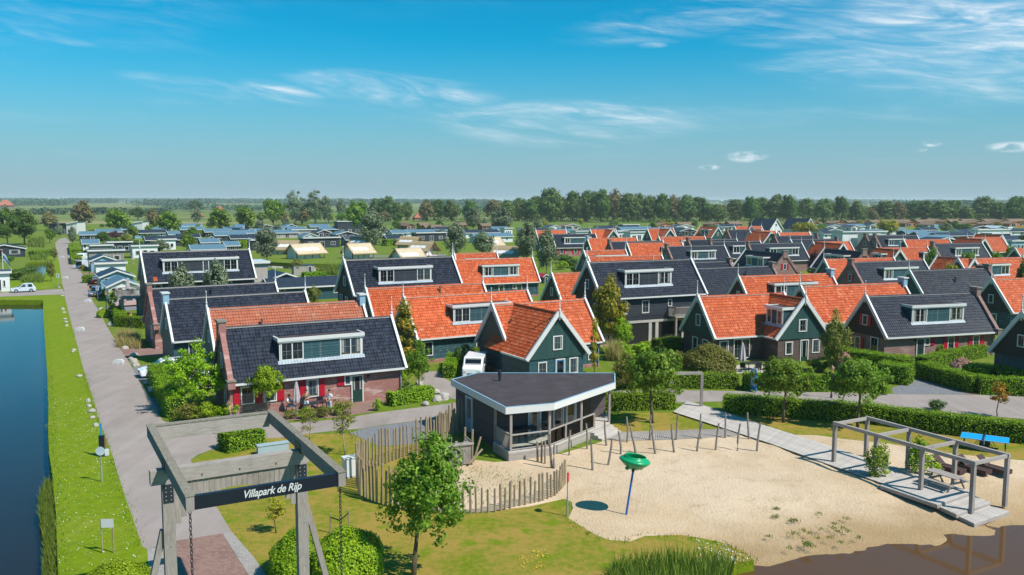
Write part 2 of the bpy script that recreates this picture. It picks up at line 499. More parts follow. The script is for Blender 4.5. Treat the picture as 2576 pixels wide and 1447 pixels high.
def m_tile(name, dark, light, rough, spec=.5, moss=None):
    t = NT(name)
    sp = t.n.new('ShaderNodeSeparateXYZ'); t.l.new(t.tc(), sp.inputs[0])
    cx_ = t.math('FLOOR', t.math('DIVIDE', sp.outputs[0], .2414)); cz_ = t.math('FLOOR', t.math('DIVIDE', sp.outputs[2], .252))
    cb = t.n.new('ShaderNodeCombineXYZ'); t.l.new(cx_, cb.inputs[0]); t.l.new(cz_, cb.inputs[1]); t.l.new(t.objrand(), cb.inputs[2])
    w = t.white(cb.outputs[0])
    n = t.noise(.7, 5, .6)
    col = t.mix(w, lin(dark), lin(light))
    col = t.mix(t.math('MULTIPLY', t.ramp(n, .45, .75), .4), col, lin(moss or light))
    st = t.noise(1.0, 6, .65, vec=t.mapping((2.2, .35, .35)))      # rain streaks running down the slope
    col = t.mix(t.math('MULTIPLY', t.ramp(st, .5, .78), .35), col, t.mix(.5, col, lin('#3a332c')))
    if 'orange' in name or 'faded' in name: col = t.mix(t.math('MULTIPLY', t.ramp(w, .95, .98), .35), col, lin('#cf9478'))
    hv = t.n.new('ShaderNodeHueSaturation'); t.l.new(col, hv.inputs['Color'])
    t.l.new(t.math('ADD', t.math('MULTIPLY', t.objrand(), .22), .89), hv.inputs['Value'])
    t.bump(t.noise(30, 3, .6), .15, .004)
    M[name] = t.fin(hv.outputs[0], rough, spec)
m_tile('tile_black', '#1f222b', '#343844', .34, .38, '#373b45')
m_tile('tile_orange', '#a84723', '#c6663d', .6, .2, '#b8694a')
m_tile('tile_faded', '#a35a42', '#b06a50', .65, .2, '#9d7564')
m_tile('tile_navy', '#1b2029', '#252b35', .42, .3, '#2a303a')
def m_brick(name, a, b, mortar, bloom):
    t = NT(name)
    sp = t.n.new('ShaderNodeSeparateXYZ'); t.l.new(t.tc(), sp.inputs[0])
    cb = t.n.new('ShaderNodeCombineXYZ')
    t.l.new(t.math('ADD', sp.outputs[0], sp.outputs[1]), cb.inputs[0]); t.l.new(sp.outputs[2], cb.inputs[1])
    br = t.n.new('ShaderNodeTexBrick')
    br.inputs['Scale'].default_value = 1.0; br.inputs['Brick Width'].default_value = .22; br.inputs['Row Height'].default_value = .066
    br.inputs['Mortar Size'].default_value = .009; br.inputs['Mortar Smooth'].default_value = .3
    br.inputs['Color1'].default_value = lin(a); br.inputs['Color2'].default_value = lin(b); br.inputs['Mortar'].default_value = lin(mortar)
    t.l.new(cb.outputs[0], br.inputs['Vector'])
    n = t.noise(1.0, 7, .66, vec=t.mapping((.6, .6, 1.8)))
    col = t.mix(t.math('MULTIPLY', t.ramp(n, .48, .72), .75), br.outputs['Color'], lin(bloom))
    t.bump(br.outputs['Fac'], -.5, .006); M[name] = t.fin(col, .9, .15)
m_brick('brick', '#9c5c54', '#84493f', '#a09088', '#c6b2ac')
m_brick('brick_dark', '#5a4440', '#4c3a38', '#6f6560', '#756560')
m_brick('brick_mauve', '#86605a', '#745048', '#978a84', '#a59089')
def m_cobble(name, a, b, j, bw=.21, rh=.105):
    t = NT(name)
    br = t.n.new('ShaderNodeTexBrick'); br.inputs['Scale'].default_value = 1.0
    br.inputs['Brick Width'].default_value = bw; br.inputs['Row Height'].default_value = rh; br.inputs['Mortar Size'].default_value = .008
    br.inputs['Color1'].default_value = lin(a); br.inputs['Color2'].default_value = lin(b); br.inputs['Mortar'].default_value = lin(j)
    t.l.new(t.mapping(rot=(0, 0, rad(29))), br.inputs['Vector'])
    n = t.noise(.5, 5, .6); col = t.mix(t.math('MULTIPLY', t.ramp(n, .4, .7), .5), br.outputs['Color'], lin(a))
    t.bump(br.outputs['Fac'], -.5, .01); M[name] = t.fin(col, .9, .15)
m_cobble('pavers_red', '#94766a', '#7e5f56', '#6f625a')
m_cobble('pavers_grey', '#a39c95', '#8f8983', '#7a746e')
m_cobble('patio', '#b9aea2', '#a89d92', '#8d847b', .5, .5)
def m_boards(name, c1, c2, vertical, peel=0.0, pitch=.18, rough=.55):
    t = NT(name)
    sp = t.n.new('ShaderNodeSeparateXYZ'); t.l.new(t.tc(), sp.inputs[0])
    ax = t.math('ADD', sp.outputs[0], sp.outputs[1]) if vertical else sp.outputs[2]
    q = t.math('DIVIDE', ax, pitch); fl = t.math('FLOOR', q)
    cb = t.n.new('ShaderNodeCombineXYZ'); t.l.new(fl, cb.inputs[0]); t.l.new(t.objrand(), cb.inputs[1])
    w = t.white(cb.outputs[0])
    n = t.noise(2.0, 6, .65, vec=t.mapping((1, 1, .12) if vertical else (.15, .15, 1)))
    col = t.mix(w, lin(c1), lin(c2)); col = t.mix(t.math('MULTIPLY', t.ramp(n, .45, .7), .4), col, lin(c2))
    fr = t.math('FRACT', q)
    if vertical:
        groove = t.ramp(t.math('ABSOLUTE', t.math('SUBTRACT', fr, .5)), .44, .5)
        col = t.mix(t.math('MULTIPLY', groove, .7), col, lin('#0c1012'))
    if peel:
        pn = t.noise(7, 5, .7, vec=t.mapping((.35, .35, 1.6)))
        pk = t.math('MULTIPLY', t.ramp(pn, .60, .66), t.ramp(t.noise(.7, 3, .5), .42, .56))
        col = t.mix(t.math('MULTIPLY', pk, peel), col, lin('#c9c4ba'))
    M[name] = t.fin(col, rough, .35)
m_boards('green_boards', '#26454a', '#2f5258', False, .8)
m_boards('green_boards_clean', '#244349', '#2c4e53', False, 0)
m_boards('green_vertical', '#25423f', '#2d4b47', True, .12)
m_boards('black_boards', '#262930', '#31353c', False, .25)
m_boards('black_vertical', '#1d2224', '#262c2d', True)
m_boards('grey_vertical', '#7d7672', '#9a928d', True)
m_boards('brown_boards', '#4a3f3d', '#575050', False, 0, .2, .75)
m_boards('white_boards', '#dcdad6', '#cfd3d4', False, 0, .2)
m_boards('blue_boards', '#6f97ad', '#82a5b8', False, 0, .2)
m_boards('slate_boards', '#2a3038', '#363d46', True)
m_boards('taupe_boards', '#a0948c', '#aea39b', True)
def m_glass(name, tint='#12181c', rough=.03):
    t = NT(name)
    sp = t.n.new('ShaderNodeSeparateXYZ'); t.l.new(t.tc('Generated'), sp.inputs[0])
    r = t.objrand(); e = t.math('ABSOLUTE', t.math('SUBTRACT', sp.outputs[0], .5))
    col = t.mix(t.ramp(r, .35, 1.0), lin(tint), lin('#3b464d'))  # random panes greyer and bluer: sky reflection put into the glass colour
    fold = t.math('MULTIPLY', t.math('ADD', t.math('SINE', t.math('MULTIPLY', sp.outputs[0], 60.)), 3.0), .25)  # shading of the curtain folds put into the colour as soft stripes
    cur = t.math('MULTIPLY', t.ramp(e, .30, .33), t.math('GREATER_THAN', t.math('FRACT', t.math('MULTIPLY', r, 7.3)), .45))      # drawn-back curtains
    col = t.mix(t.math('MULTIPLY', cur, fold), col, lin('#a8a49c'))
    sill = t.math('MULTIPLY', t.ramp(sp.outputs[2], .16, .12), t.math('GREATER_THAN', t.math('FRACT', t.math('MULTIPLY', r, 3.7)), .6))
    col = t.mix(sill, col, lin('#4d4a44'))
    M[name] = t.fin(col, rough, .8)
m_glass('glass')
m_glass('glass_bright', '#8fa9bd')
def m_clear():
    t = NT('clear_glass'); g = t.n.new('ShaderNodeBsdfGlossy'); g.inputs['Roughness'].default_value = .03
    tr = t.n.new('ShaderNodeBsdfTransparent'); tr.inputs['Color'].default_value = (.86, .9, .88, 1)
    f = t.n.new('ShaderNodeFresnel'); f.inputs['IOR'].default_value = 1.35
    mx = t.n.new('ShaderNodeMixShader'); t.l.new(f.outputs[0], mx.inputs[0]); t.l.new(tr.outputs[0], mx.inputs[1]); t.l.new(g.outputs[0], mx.inputs[2])
    t.l.new(mx.outputs[0], t.out.inputs['Surface']); M['clear_glass'] = t.m
m_clear()
def m_leaf(name, c1, c2, c3, trans=.4, rough=.6):
    t = NT(name)
    a = t.attr()
    col = t.mix(t.ramp(a, 0, .55, False), lin(c1), lin(c2)); col = t.mix(t.ramp(a, .6, 1.0, False), col, lin(c3))
    hv = t.n.new('ShaderNodeHueSaturation'); t.l.new(col, hv.inputs['Color'])
    t.l.new(t.math('ADD', t.math('MULTIPLY', t.objrand(), .3), .85), hv.inputs['Value'])
    t.l.new(t.math('ADD', t.math('MULTIPLY', t.objrand(), .025), .474), hv.inputs['Hue'])
    t.fin(hv.outputs[0], rough, .3)
    tr = t.n.new('ShaderNodeBsdfTranslucent'); t.l.new(hv.outputs[0], tr.inputs['Color'])
    mx = t.n.new('ShaderNodeMixShader'); mx.inputs[0].default_value = trans
    t.l.new(t.b.outputs[0], mx.inputs[1]); t.l.new(tr.outputs[0], mx.inputs[2]); t.l.new(mx.outputs[0], t.out.inputs['Surface'])
    M[name] = t.m
m_leaf('leaf_maple', '#4f7719', '#6f9826', '#9ab846')
m_leaf('leaf_bright', '#688f14', '#8bb41a', '#b4cd30', .35)
m_leaf('leaf_hedge', '#547c0e', '#759f12', '#9fc224', .3)
m_leaf('leaf_dark', '#3d6120', '#54782c', '#6f8f3a')
m_leaf('leaf_willow', '#66795a', '#808f6b', '#9da986')
m_leaf('leaf_olive', '#67732c', '#84893a', '#a49f50')
m_leaf('leaf_belt', '#4a6830', '#5f7a36', '#7d9044', .3)
m_leaf('leaf_brown', '#6b6839', '#827d48', '#9b8f58', .2)
m_leaf('leaf_purple', '#42282c', '#553238', '#6a4046', .2)
m_leaf('leaf_yellow', '#7b8a22', '#a0a02a', '#c4ae34', .35)
m_leaf('leaf_rust', '#7d7a20', '#b08a20', '#c99a2c', .35)
m_leaf('leaf_pink', '#b08a70', '#c8a58a', '#d8bda6', .3)
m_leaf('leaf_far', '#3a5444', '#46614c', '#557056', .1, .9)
m_leaf('blade', '#4c6a1f', '#6b8a2c', '#94a248', .3)
m_leaf('straw', '#8a8a4a', '#a79c5c', '#c2b27a', .3)
m_leaf('petal_lilac', '#b7a9cc', '#c9bcd8', '#ddd4e6', .3)
m_leaf('petal_white', '#dfe2d4', '#eceee4', '#f4f4ee', .3)
m_leaf('petal_yellow', '#d9c21a', '#e6d02c', '#f0e060', .3)
# ================================================================== SETTING: ground, water, roads
def inside(poly, pts):
    poly = np.asarray(poly, float)[:, :2]; pts = np.asarray(pts, float)
    x, y = pts[:, 0], pts[:, 1]; r = np.zeros(len(pts), bool)
    j = len(poly) - 1
    for i in range(len(poly)):
        xi, yi = poly[i]; xj, yj = poly[j]
        c = ((yi > y) != (yj > y)) & (x < (xj - xi) * (y - yi) / (yj - yi + 1e-12) + xi)
        r ^= c; j = i
    return r
def seg_dist(pts, line):
    pts = np.asarray(pts, float)[:, :2]; best = np.full(len(pts), 1e9)
    L = np.asarray([(p[0], p[1]) for p in line])
    for a, b in zip(L[:-1], L[1:]):
        d = b - a; t = np.clip(((pts - a) @ d) / (d @ d + 1e-9), 0, 1)
        best = np.minimum(best, np.hypot(*(pts - (a + t[:, None] * d)).T))
    return best
def fill(poly, holes=(), extra=None):
    loops = [poly] + list(holes); vs, es = [], []
    for lp in loops:
        n = len(vs); vs += [Vector((p[0], p[1])) for p in lp]
        es += [(n + i, n + (i + 1) % len(lp)) for i in range(len(lp))]
    if extra is not None: vs += [Vector((float(a), float(b))) for a, b in extra]
    v, e, f, *_ = delaunay_2d_cdt(vs, es, [], 0, 1e-4)
    V = np.array([(q.x, q.y) for q in v]); Fc = np.array([t for t in f if len(t) == 3])
    c = V[Fc].mean(1)
    k = inside(poly, c)
    for h in holes: k &= ~inside(h, c)
    return V, Fc[k]
def P(px, z=0.0): return [G(x, y, z) for x, y in px]
def sheet(name, poly, z, mat, holes=(), extra=None, zf=None, kind='structure', parent=None):
    V, Fc = fill(poly, holes, extra)
    zz = np.full(len(V), z) if zf is None else zf(V)
    me = np_mesh(name, np.column_stack([V, zz]), Fc, M[mat])
    # triangles from the fill may face down
    me.update(); bm = bmesh.new(); bm.from_mesh(me)
    for f in bm.faces:
        if f.normal.z < 0: f.normal_flip()
    bm.to_mesh(me); bm.free()
    o = link(name, me, M[mat], parent)
    if not parent: o['kind'] = kind
    return o
def skirt(name, line, z0, z1, mat, closed=False):
    mb = MB(); L = list(line) + ([line[0]] if closed else [])
    for a, b in zip(L[:-1], L[1:]):
        mb.add([(a[0], a[1], z0), (b[0], b[1], z0), (b[0], b[1], z1), (a[0], a[1], z1)], [(0, 1, 2, 3)])
    return tag(mb.build(name, M[mat]), kind='structure')

CANAL_EDGE = [(108, 757), (110, 798), (114, 861), (120, 948), (123, 1024), (122, 1085), (125, 1148), (133, 1193), (136, 1241), (143, 1298), (144, 1361), (148, 1447)]
ROAD_L = [(162, 743), (175, 798), (189, 848), (205, 908), (214, 943), (235, 1003), (250, 1060), (263, 1090), (278, 1130), (295, 1185), (315, 1248), (333, 1298), (350, 1348), (360, 1377)]
SAND_GRASS = [(1438, 1261), (1443, 1281), (1431, 1303), (1463, 1323), (1501, 1346), (1533, 1358), (1588, 1362), (1623, 1348), (1714, 1345), (1776, 1355), (1814, 1363), (1864, 1383), (1899, 1408)]
FENCE_IN = [(985, 1265), (1100, 1285), (1200, 1290), (1330, 1275), (1420, 1255)]
SHORE = [(1899, 1408), (1932, 1407), (2007, 1401), (2037, 1391), (2132, 1377), (2195, 1365), (2283, 1357), (2358, 1351), (2383, 1337), (2458, 1334), (2508, 1321), (2577, 1306), (2760, 1270)]
canal_edge_w = P(CANAL_EDGE)
canal_edge_w.append(Vector((canal_edge_w[-1].x + 4.0, 14.0, 0)))
canal_edge_w.append(Vector((canal_edge_w[-1].x + 8.0, -40.0, 0)))
canal_hole = canal_edge_w + [Vector((-240, -40, 0)), Vector((-240, 60, 0)), G(0, 757) + Vector((-18, -8, 0)), G(0, 757)]
shore_w = P(SHORE, -0.45)
lake_left = P([(1838, 1421), (1813, 1446), (1650, 1490), (1300, 1560)])
sand_top = [(1000, 1215), (1010, 1180), (1100, 1165), (1200, 1158), (1244, 1163), (1290, 1160), (1420, 1140), (1528, 1107), (1578, 1109), (1664, 1107), (1764, 1102), (1850, 1090), (1900, 1085), (2000, 1093), (2057, 1094), (2120, 1103), (2232, 1114), (2333, 1131), (2408, 1141), (2576, 1156), (2760, 1172)]
hole_sl = P(FENCE_IN) [:0] + P(sand_top) + [shore_w[-1] + Vector((8, 0, 0)), Vector((60, 0, 0)), Vector((60, -40, 0)), Vector((2, -40, 0)), Vector((1.5, 20, 0))] + lake_left[::-1] + P(SAND_GRASS[::-1]) + P(FENCE_IN[::-1])
pond1 = P([EC[0](*p) for p in ((430, 1310), (520, 1000), (620, 960), (930, 955), (925, 1150), (850, 1300))])
pond2 = P([EC[2](*p) for p in ((-200, 935), (160, 950), (900, 985), (1720, 995), (2300, 1000), (2300, 1060), (1700, 1075), (1400, 1120), (1200, 1215), (1090, 1215), (900, 1110), (500, 1080), (0, 1060))])
village = [Vector(p) for p in ((-330, -40, 0), (60, -40, 0), (300, -40, 0), (460, 200, 0), (430, 520, 0), (-420, 560, 0), (-400, 100, 0))]
sheet('ground', village, 0.0, 'grass', [canal_hole, hole_sl, pond1, pond2])
far = [Vector(p) for p in ((-26000, -9000, 0), (26000, -9000, 0), (26000, 26000, 0), (-26000, 26000, 0))]
sheet('fields', far, 0.0, 'field', [village])
def water(name, poly, z, mat): return sheet(name, poly, z, mat)
water('canal', [Vector((p.x, p.y, 0)) for p in canal_hole], -0.75, 'canal_water')
lake_poly = [G(1560, 1372), G(2000, 1350), G(2800, 1240), Vector((70, 30, 0)), Vector((70, -40, 0)), Vector((-2, -40, 0)), Vector((-1, 24, 0))]
water('lake', lake_poly, -0.50, 'lake_water')
water('pond', pond1, -0.45, 'canal_water')
water('pond', pond2, -0.5, 'pond_water')
skirt('canal_bank', canal_hole, 0.0, -1.1, 'verge', True)
skirt('pond_bank', pond1, 0.0, -.8, 'verge', True)
skirt('pond_bank', pond2, 0.0, -.8, 'verge', True)
skirt('lake_bank', P(SAND_GRASS)[-2:] + lake_left + [Vector((1.5, 20, 0)), Vector((2, -40, 0))], 0.0, -.9, 'verge')
# the beach, sloping into the lake
sand_poly = P(sand_top) + [shore_w[-1] + Vector((9, 1, 0))] + [p + Vector((1.5, -4.5, 0)) for p in shore_w[::-1]] + P(SAND_GRASS[::-1]) + P(FENCE_IN[::-1])
bb = np.array([(p.x, p.y) for p in sand_poly])
gx, gy = np.meshgrid(np.arange(bb[:, 0].min(), bb[:, 0].max(), .55), np.arange(bb[:, 1].min(), bb[:, 1].max(), .55))
gp = np.column_stack([gx.ravel(), gy.ravel()]) + RNG.uniform(-.12, .12, (gx.size, 2))
gp = gp[inside(sand_poly, gp)]
shore_line = [(p.x, p.y) for p in shore_w]
lake_side = [shore_w[0] + Vector((-1, 0, 0))] + shore_w + [shore_w[-1] + Vector((20, 0, 0)), Vector((60, -30, 0)), Vector((1, -30, 0))]
def sand_z(V):
    d = seg_dist(V, shore_line); d[inside(lake_side, V)] *= -1
    s = np.clip(d / 7.5, 0, 1); s = s * s * (3 - 2 * s)
    z = -.46 * (1 - s) + .012
    z[d < 0] = -.46 + .13 * d[d < 0]
    bump_ = (np.sin(V[:, 0] * 1.7 + np.sin(V[:, 1] * .9) * 2) + np.sin(V[:, 1] * 2.3 + V[:, 0] * .8)) * .022 + RNG.normal(0, .014, len(V))
    edge = np.clip(seg_dist(V, list(map(tuple, P(sand_top))) + []) / 1.2, 0, 1)
    return z + bump_ * edge
sheet('beach_sand', sand_poly, 0, 'sand', extra=gp, zf=sand_z)
# roads, drives and paving
verge = canal_edge_w[:12] + P([(375, 1447), (372, 1383)]) + P(ROAD_L[::-1]) + P([(108, 745), (0, 751), (0, 757)])
sheet('grass_verge', P(CANAL_EDGE) + P([(380, 1447), (372, 1383)]) + P(ROAD_L[::-1]) + P([(100, 745.5), (0, 749.5), (0, 756)]), .004, 'verge')
sheet('bank_lawn', P([(0, 735), (120, 728), (157, 716), (150, 666), (144, 641), (122, 648), (115, 700), (60, 708), (0, 712)]), .004, 'verge')
lawn = P([(583, 1338), (550, 1283), (520, 1235), (490, 1190), (481, 1158), (551, 1128), (644, 1104), (769, 1093), (880, 1092), (960, 1125), (1075, 1115), (1150, 1092), (1170, 1120), (1200, 1158), (1100, 1165), (1010, 1180), (1000, 1215)]) + P(FENCE_IN) + P(SAND_GRASS) + lake_left + P([(1000, 1560), (700, 1500), (670, 1447), (644, 1408)])
sheet('lawn', lawn, .004, 'lawn')
sheet('lawn', P([(1490, 1040), (1700, 1037), (1830, 1079), (1764, 1081), (1638, 1085), (1558, 1089), (1525, 1090)]), .004, 'lawn')
sheet('lawn', P([(1720, 1012), (1821, 1038), (1932, 1044), (2182, 1062), (2408, 1092), (2760, 1140), (2760, 1170), (2576, 1155), (2408, 1140), (2333, 1130), (2232, 1113), (2120, 1102), (2057, 1093), (2000, 1092), (1931, 1076), (1814, 1037)]), .004, 'lawn')
road = ([(150, 603), (139, 613), (144, 641), (150, 666), (157, 716), (163, 736)] + ROAD_L + [(372, 1383), (451, 1361), (561, 1344), (583, 1338), (550, 1283), (520, 1235), (490, 1190), (481, 1158), (500, 1145), (526, 1136), (551, 1128), (600, 1115), (644, 1104), (704, 1103), (769, 1093), (840, 1085), (914, 1079), (957, 1071), (1060, 1058), (1140, 1050),
        (1137, 1015), (944, 1040), (857, 1056), (719, 1066), (640, 1073), (560, 1075), (470, 1070), (411, 1061), (381, 1004), (358, 971), (341, 941), (319, 901), (300, 876), (283, 846), (263, 811), (250, 783), (237, 766), (215, 706), (205, 688), (193, 656), (183, 626), (180, 616), (173, 606), (165, 600)])
sheet('road', P(road), .008, 'asphalt')
sheet('road', P([(1137.5, 1015), (1300, 1000), (1548, 983), (1701, 981), (1914, 984), (2092, 986), (2245, 990), (2465, 992), (2760, 1000), (2760, 1072), (2576, 1052), (2307, 1030), (2132, 1022), (1932, 1012), (1821, 1009), (1699, 1012), (1548, 1015), (1300, 1035), (1140.5, 1050)]), .008, 'asphalt')
sheet('side_road', P([(-60, 742), (0, 738.5), (60, 736), (157, 729), (163, 737), (164, 743), (100, 745), (0, 749), (-60, 751.5)]), .012, 'asphalt')
sheet('driveway', P([(1055, 953), (1070, 970), (1102, 986), (1138, 1004), (1180, 1012), (1180, 975), (1142, 966), (1120, 952), (1100, 934), (1070, 936)]), .012, 'asphalt')
sheet('brick_road', P([(451, 1361), (561, 1344), (626, 1447), (700, 1560), (300, 1600), (420, 1447), (436, 1370)]), .012, 'pavers_red')
sheet('paver_strip', P([(561.5, 1344), (583, 1338), (644, 1408), (670, 1447), (745, 1560), (701, 1560), (626.5, 1447)]), .012, 'pavers_grey')
sheet('paver_strip', P([(372, 1383), (435, 1371), (419, 1447), (299, 1600), (260, 1600), (376, 1447)]), .012, 'pavers_grey')
sheet('garden_path', P([(300, 878), (386, 876), (411, 878), (411, 897), (319, 899)]), .013, 'pavers_red')
sheet('parking_bay', P([(335, 927), (341, 941), (352, 962), (420, 962), (480, 950), (480, 915), (400, 913)]), .004, 'gravel')
sheet('parking_bay', P([(381, 1004), (398, 1034), (440, 1036), (470, 1010), (440, 998)]), .004, 'gravel')
sheet('parking_bay', P([(2245, 974), (2290, 960), (2302, 952), (2322, 954), (2440, 991), (2247, 989.5)]), .004, 'gravel')
sheet('garden_path', P([(2303, 951.5), (2310, 948), (2465, 991), (2438, 991)]), .008, 'pavers_red')
sheet('gravel_yard', P([(880, 1091), (914, 1080), (957, 1072), (1060, 1059), (1145, 1051), (1150, 1090), (1075, 1114), (960, 1124)]), .005, 'gravel')
sheet('patio', P([(680, 1037), (860, 1012), (975, 995), (990, 1003), (940, 1036), (860, 1050), (720, 1060), (690, 1052)]), .005, 'pavers_red')
sheet('patio', P([(1556, 850), (1600, 836), (1720, 832), (1720, 852), (1651, 850), (1646, 868), (1601, 871)]), .005, 'patio')
sheet('patio', P([(1850, 918), (1960, 915), (1990, 935), (1850, 938)]), .005, 'patio')
sheet('driveway', P([(262, 775), (300, 768), (345, 768), (350, 780), (268, 790)]), .005, 'gravel')
sheet('driveway', P([(208, 690), (240, 684), (270, 690), (270, 730), (238, 745), (222, 720)]), .005, 'pavers_red')
sheet('camp_path', P([EC[2](2240, 815), EC[2](2700, 820), EC[3](940, 712), EC[3](1130, 712), EC[3](1130, 745), EC[3](640, 760), EC[2](2240, 845)]), .005, 'gravel')
# ================================================================== VEGETATION
def leaf_mesh(name, pts, size, mat, up=.6, jit=.35, tint=None, aspect=.72, base=None):
    n = len(pts)
    nrm = RNG.normal(0, 1, (n, 3))
    if base is None: nrm[:, 2] = np.abs(nrm[:, 2]) + up
    else: nrm = nrm * .55 + base * 1.25; nrm[:, 2] += up * .5
    nrm /= np.linalg.norm(nrm, axis=1)[:, None]
    a = np.cross(nrm, RNG.normal(0, 1, (n, 3))); a /= np.linalg.norm(a, axis=1)[:, None] + 1e-9
    b = np.cross(nrm, a)
    s = (size * RNG.uniform(1 - jit, 1 + jit, n))[:, None] * .5
    # a pointed leaf: four corners of a bent kite
    v = np.stack([pts - a * s, pts - b * s * aspect + nrm * s * .18, pts + a * s * 1.15, pts + b * s * aspect + nrm * s * .18], 1).reshape(-1, 3)
    f = np.arange(4 * n).reshape(n, 4)
    if tint is None: tint = RNG.random(n)
    return np_mesh(name, v, f, M[mat], tint)
def clumps(n_cl, per, rx, rz, cz, cl_r, hollow=.55, squash=.8, top=1.0, seed=0):
    """points of a crown made of leaf clumps inside a lobed ellipsoid; uneven outline and gaps."""
    rg = np.random.default_rng(seed)
    d = rg.normal(0, 1, (n_cl, 3)); d /= np.linalg.norm(d, axis=1)[:, None]
    r = rg.uniform(hollow, 1.0, n_cl) ** .7
    az = np.arctan2(d[:, 1], d[:, 0])
    r *= 1 + .17 * np.sin(3 * az + seed) + .13 * np.sin(5 * az + 4 * d[:, 2] + seed * 2) + rg.normal(0, .07, n_cl)
    c = d * r[:, None] * [rx, rx, rz]; c[:, 2] += cz
    c[:, :2] *= (1 - np.clip((c[:, 2] - cz) / rz, 0, 1) * (1 - top))[:, None]
    rad_ = cl_r * rg.uniform(.5, 1.3, n_cl)
    q = rg.normal(0, 1, (n_cl, per, 3)); q /= np.linalg.norm(q, axis=2)[..., None]
    nr = q.copy()
    q *= (rg.random((n_cl, per, 1)) ** .45)
    p = c[:, None, :] + q * rad_[:, None, None] * [1, 1, squash]
    t = np.clip(.45 + .5 * rg.normal(0, .35, (n_cl, 1)) + rg.normal(0, .2, (n_cl, per)), 0, 1)
    global CLUMP_N
    CLUMP_N = (nr + .5 * d[:, None, :]).reshape(-1, 3)
    return p.reshape(-1, 3), t.ravel(), c
def trunk_mesh(name, h, r, limbs, mat, bend=.1, seed=0):
    rg = random.Random(seed); mb = MB()
    pts = [(0, 0, -.1)]; x = y = 0
    for i in range(1, 5):
        x += rg.uniform(-bend, bend); y += rg.uniform(-bend, bend)
        pts.append((x, y, h * i / 4))
    mb.tube(pts, [r * 1.25, r, r * .85, r * .7, r * .45], 7)
    for c in limbs:
        k = rg.uniform(.42, .95); b = Vector(pts[2]).lerp(Vector(pts[4]), (k - .42) / .53) if k > .5 else Vector(pts[2])
        c = Vector(c); m = b.lerp(c, .5) + Vector((0, 0, (c.z - b.z) * .12))
        mb.tube([b, m, c], [r * .38, r * .24, r * .07], 5, False)
    return mb.mesh(name, M[mat], True)
TREE_T = {}
def tree_template(key, h, cw, trunk_h, leaf, mat, n_cl, per, leaf_s, cl_r, bark='bark', squash=.8, hollow=.5, top=.8, r=None, seed=1, bend=.12, up=.35):
    rz = (h - trunk_h) / 2
    p, t, c = clumps(n_cl, per, cw / 2 - cl_r * .5, rz - cl_r * .4, trunk_h + rz, cl_r, hollow, squash, top, seed)
    TREE_T[key] = (leaf_mesh('crown_' + key, p, leaf_s, mat, tint=t, up=up, base=CLUMP_N), trunk_mesh('trunk_' + key, trunk_h + rz * 1.1, r or h * .022, c[:: max(1, len(c) // 9)], bark, bend, seed), h, cw)
tree_template('maple', 6.3, 4.1, 1.5, 0, 'leaf_maple', 165, 52, .15, .36, seed=3, r=.11, top=.6, hollow=.2, squash=1.0)
tree_template('maple_b', 5.0, 4.6, 1.7, 0, 'leaf_maple', 95, 75, .175, .45, seed=5, r=.10, top=.7, hollow=.2, squash=.9)
tree_template('leafy', 5.4, 6.0, .5, 0, 'leaf_bright', 150, 75, .16, .5, seed=6, r=.12, top=.75, hollow=.25)
tree_template('round', 10, 9, 2.2, 0, 'leaf_dark', 80, 55, .55, 1.3, seed=8, top=.75)
tree_template('round_b', 10, 8, 2.6, 0, 'leaf_maple', 60, 55, .55, 1.25, seed=9, top=.7, hollow=.35)
tree_template('willow', 9, 5.5, 1.4, 0, 'leaf_willow', 75, 60, .40, 1.0, seed=12, squash=1.4, top=.6, bark='bark')
tree_template('olive', 6, 4.2, 1.0, 0, 'leaf_olive', 55, 65, .26, .75, seed=14, top=.7, hollow=.4)
tree_template('belt', 20, 14, 1.2, 0, 'leaf_belt', 130, 40, 1.15, 2.4, seed=21, top=.7)
tree_template('belt_b', 20, 11, 1.5, 0, 'leaf_belt', 110, 40, 1.1, 2.1, seed=22, top=.55, hollow=.4)
tree_template('belt_c', 18, 15, 1.0, 0, 'leaf_dark', 130, 40, 1.15, 2.5, seed=23, top=.8)
tree_template('brown', 18, 13, 2.0, 0, 'leaf_brown', 100, 36, 1.0, 2.1, seed=25, top=.7, hollow=.4)
tree_template('sparse', 22, 11, 4.5, 0, 'leaf_willow', 70, 30, .8, 1.5, seed=27, top=.7, hollow=.15, bark='pale_bark', squash=1.2)
tree_template('yellow', 7, 8, 1.2, 0, 'leaf_yellow', 70, 50, .45, 1.2, seed=31, top=.8)
tree_template('purple', 6, 7, 1.2, 0, 'leaf_purple', 60, 45, .4, 1.1, seed=33, top=.8)
tree_template('column', 6.0, 1.7, .4, 0, 'leaf_bright', 46, 60, .17, .38, seed=35, top=.6, r=.07)
tree_template('conifer', 7.0, 3.4, .6, 0, 'leaf_olive', 75, 70, .22, .55, seed=37, top=.28, squash=1.2, r=.12)
tree_template('birch', 5.0, 2.6, 1.3, 0, 'leaf_olive', 26, 42, .15, .5, seed=39, bark='pale_bark', r=.05, hollow=.3, top=.6)
tree_template('sapling', 3.6, 1.6, 1.1, 0, 'leaf_rust', 24, 40, .14, .32, seed=41, r=.04, top=.4)
tree_template('bush', 2.0, 2.6, .15, 0, 'leaf_bright', 40, 60, .15, .42, seed=43, r=.05, top=.9)
tree_template('bush_dark', 2.0, 2.6, .15, 0, 'leaf_dark', 40, 60, .16, .42, seed=45, r=.05, top=.9)
tree_template('bush_olive', 2.4, 3.0, .15, 0, 'leaf_olive', 46, 60, .17, .46, seed=47, r=.05, top=.9)
tree_template('bush_far', 4, 6, .2, 0, 'leaf_dark', 36, 34, .6, 1.1, seed=49, r=.1, top=.9)
TREE_N = [0]
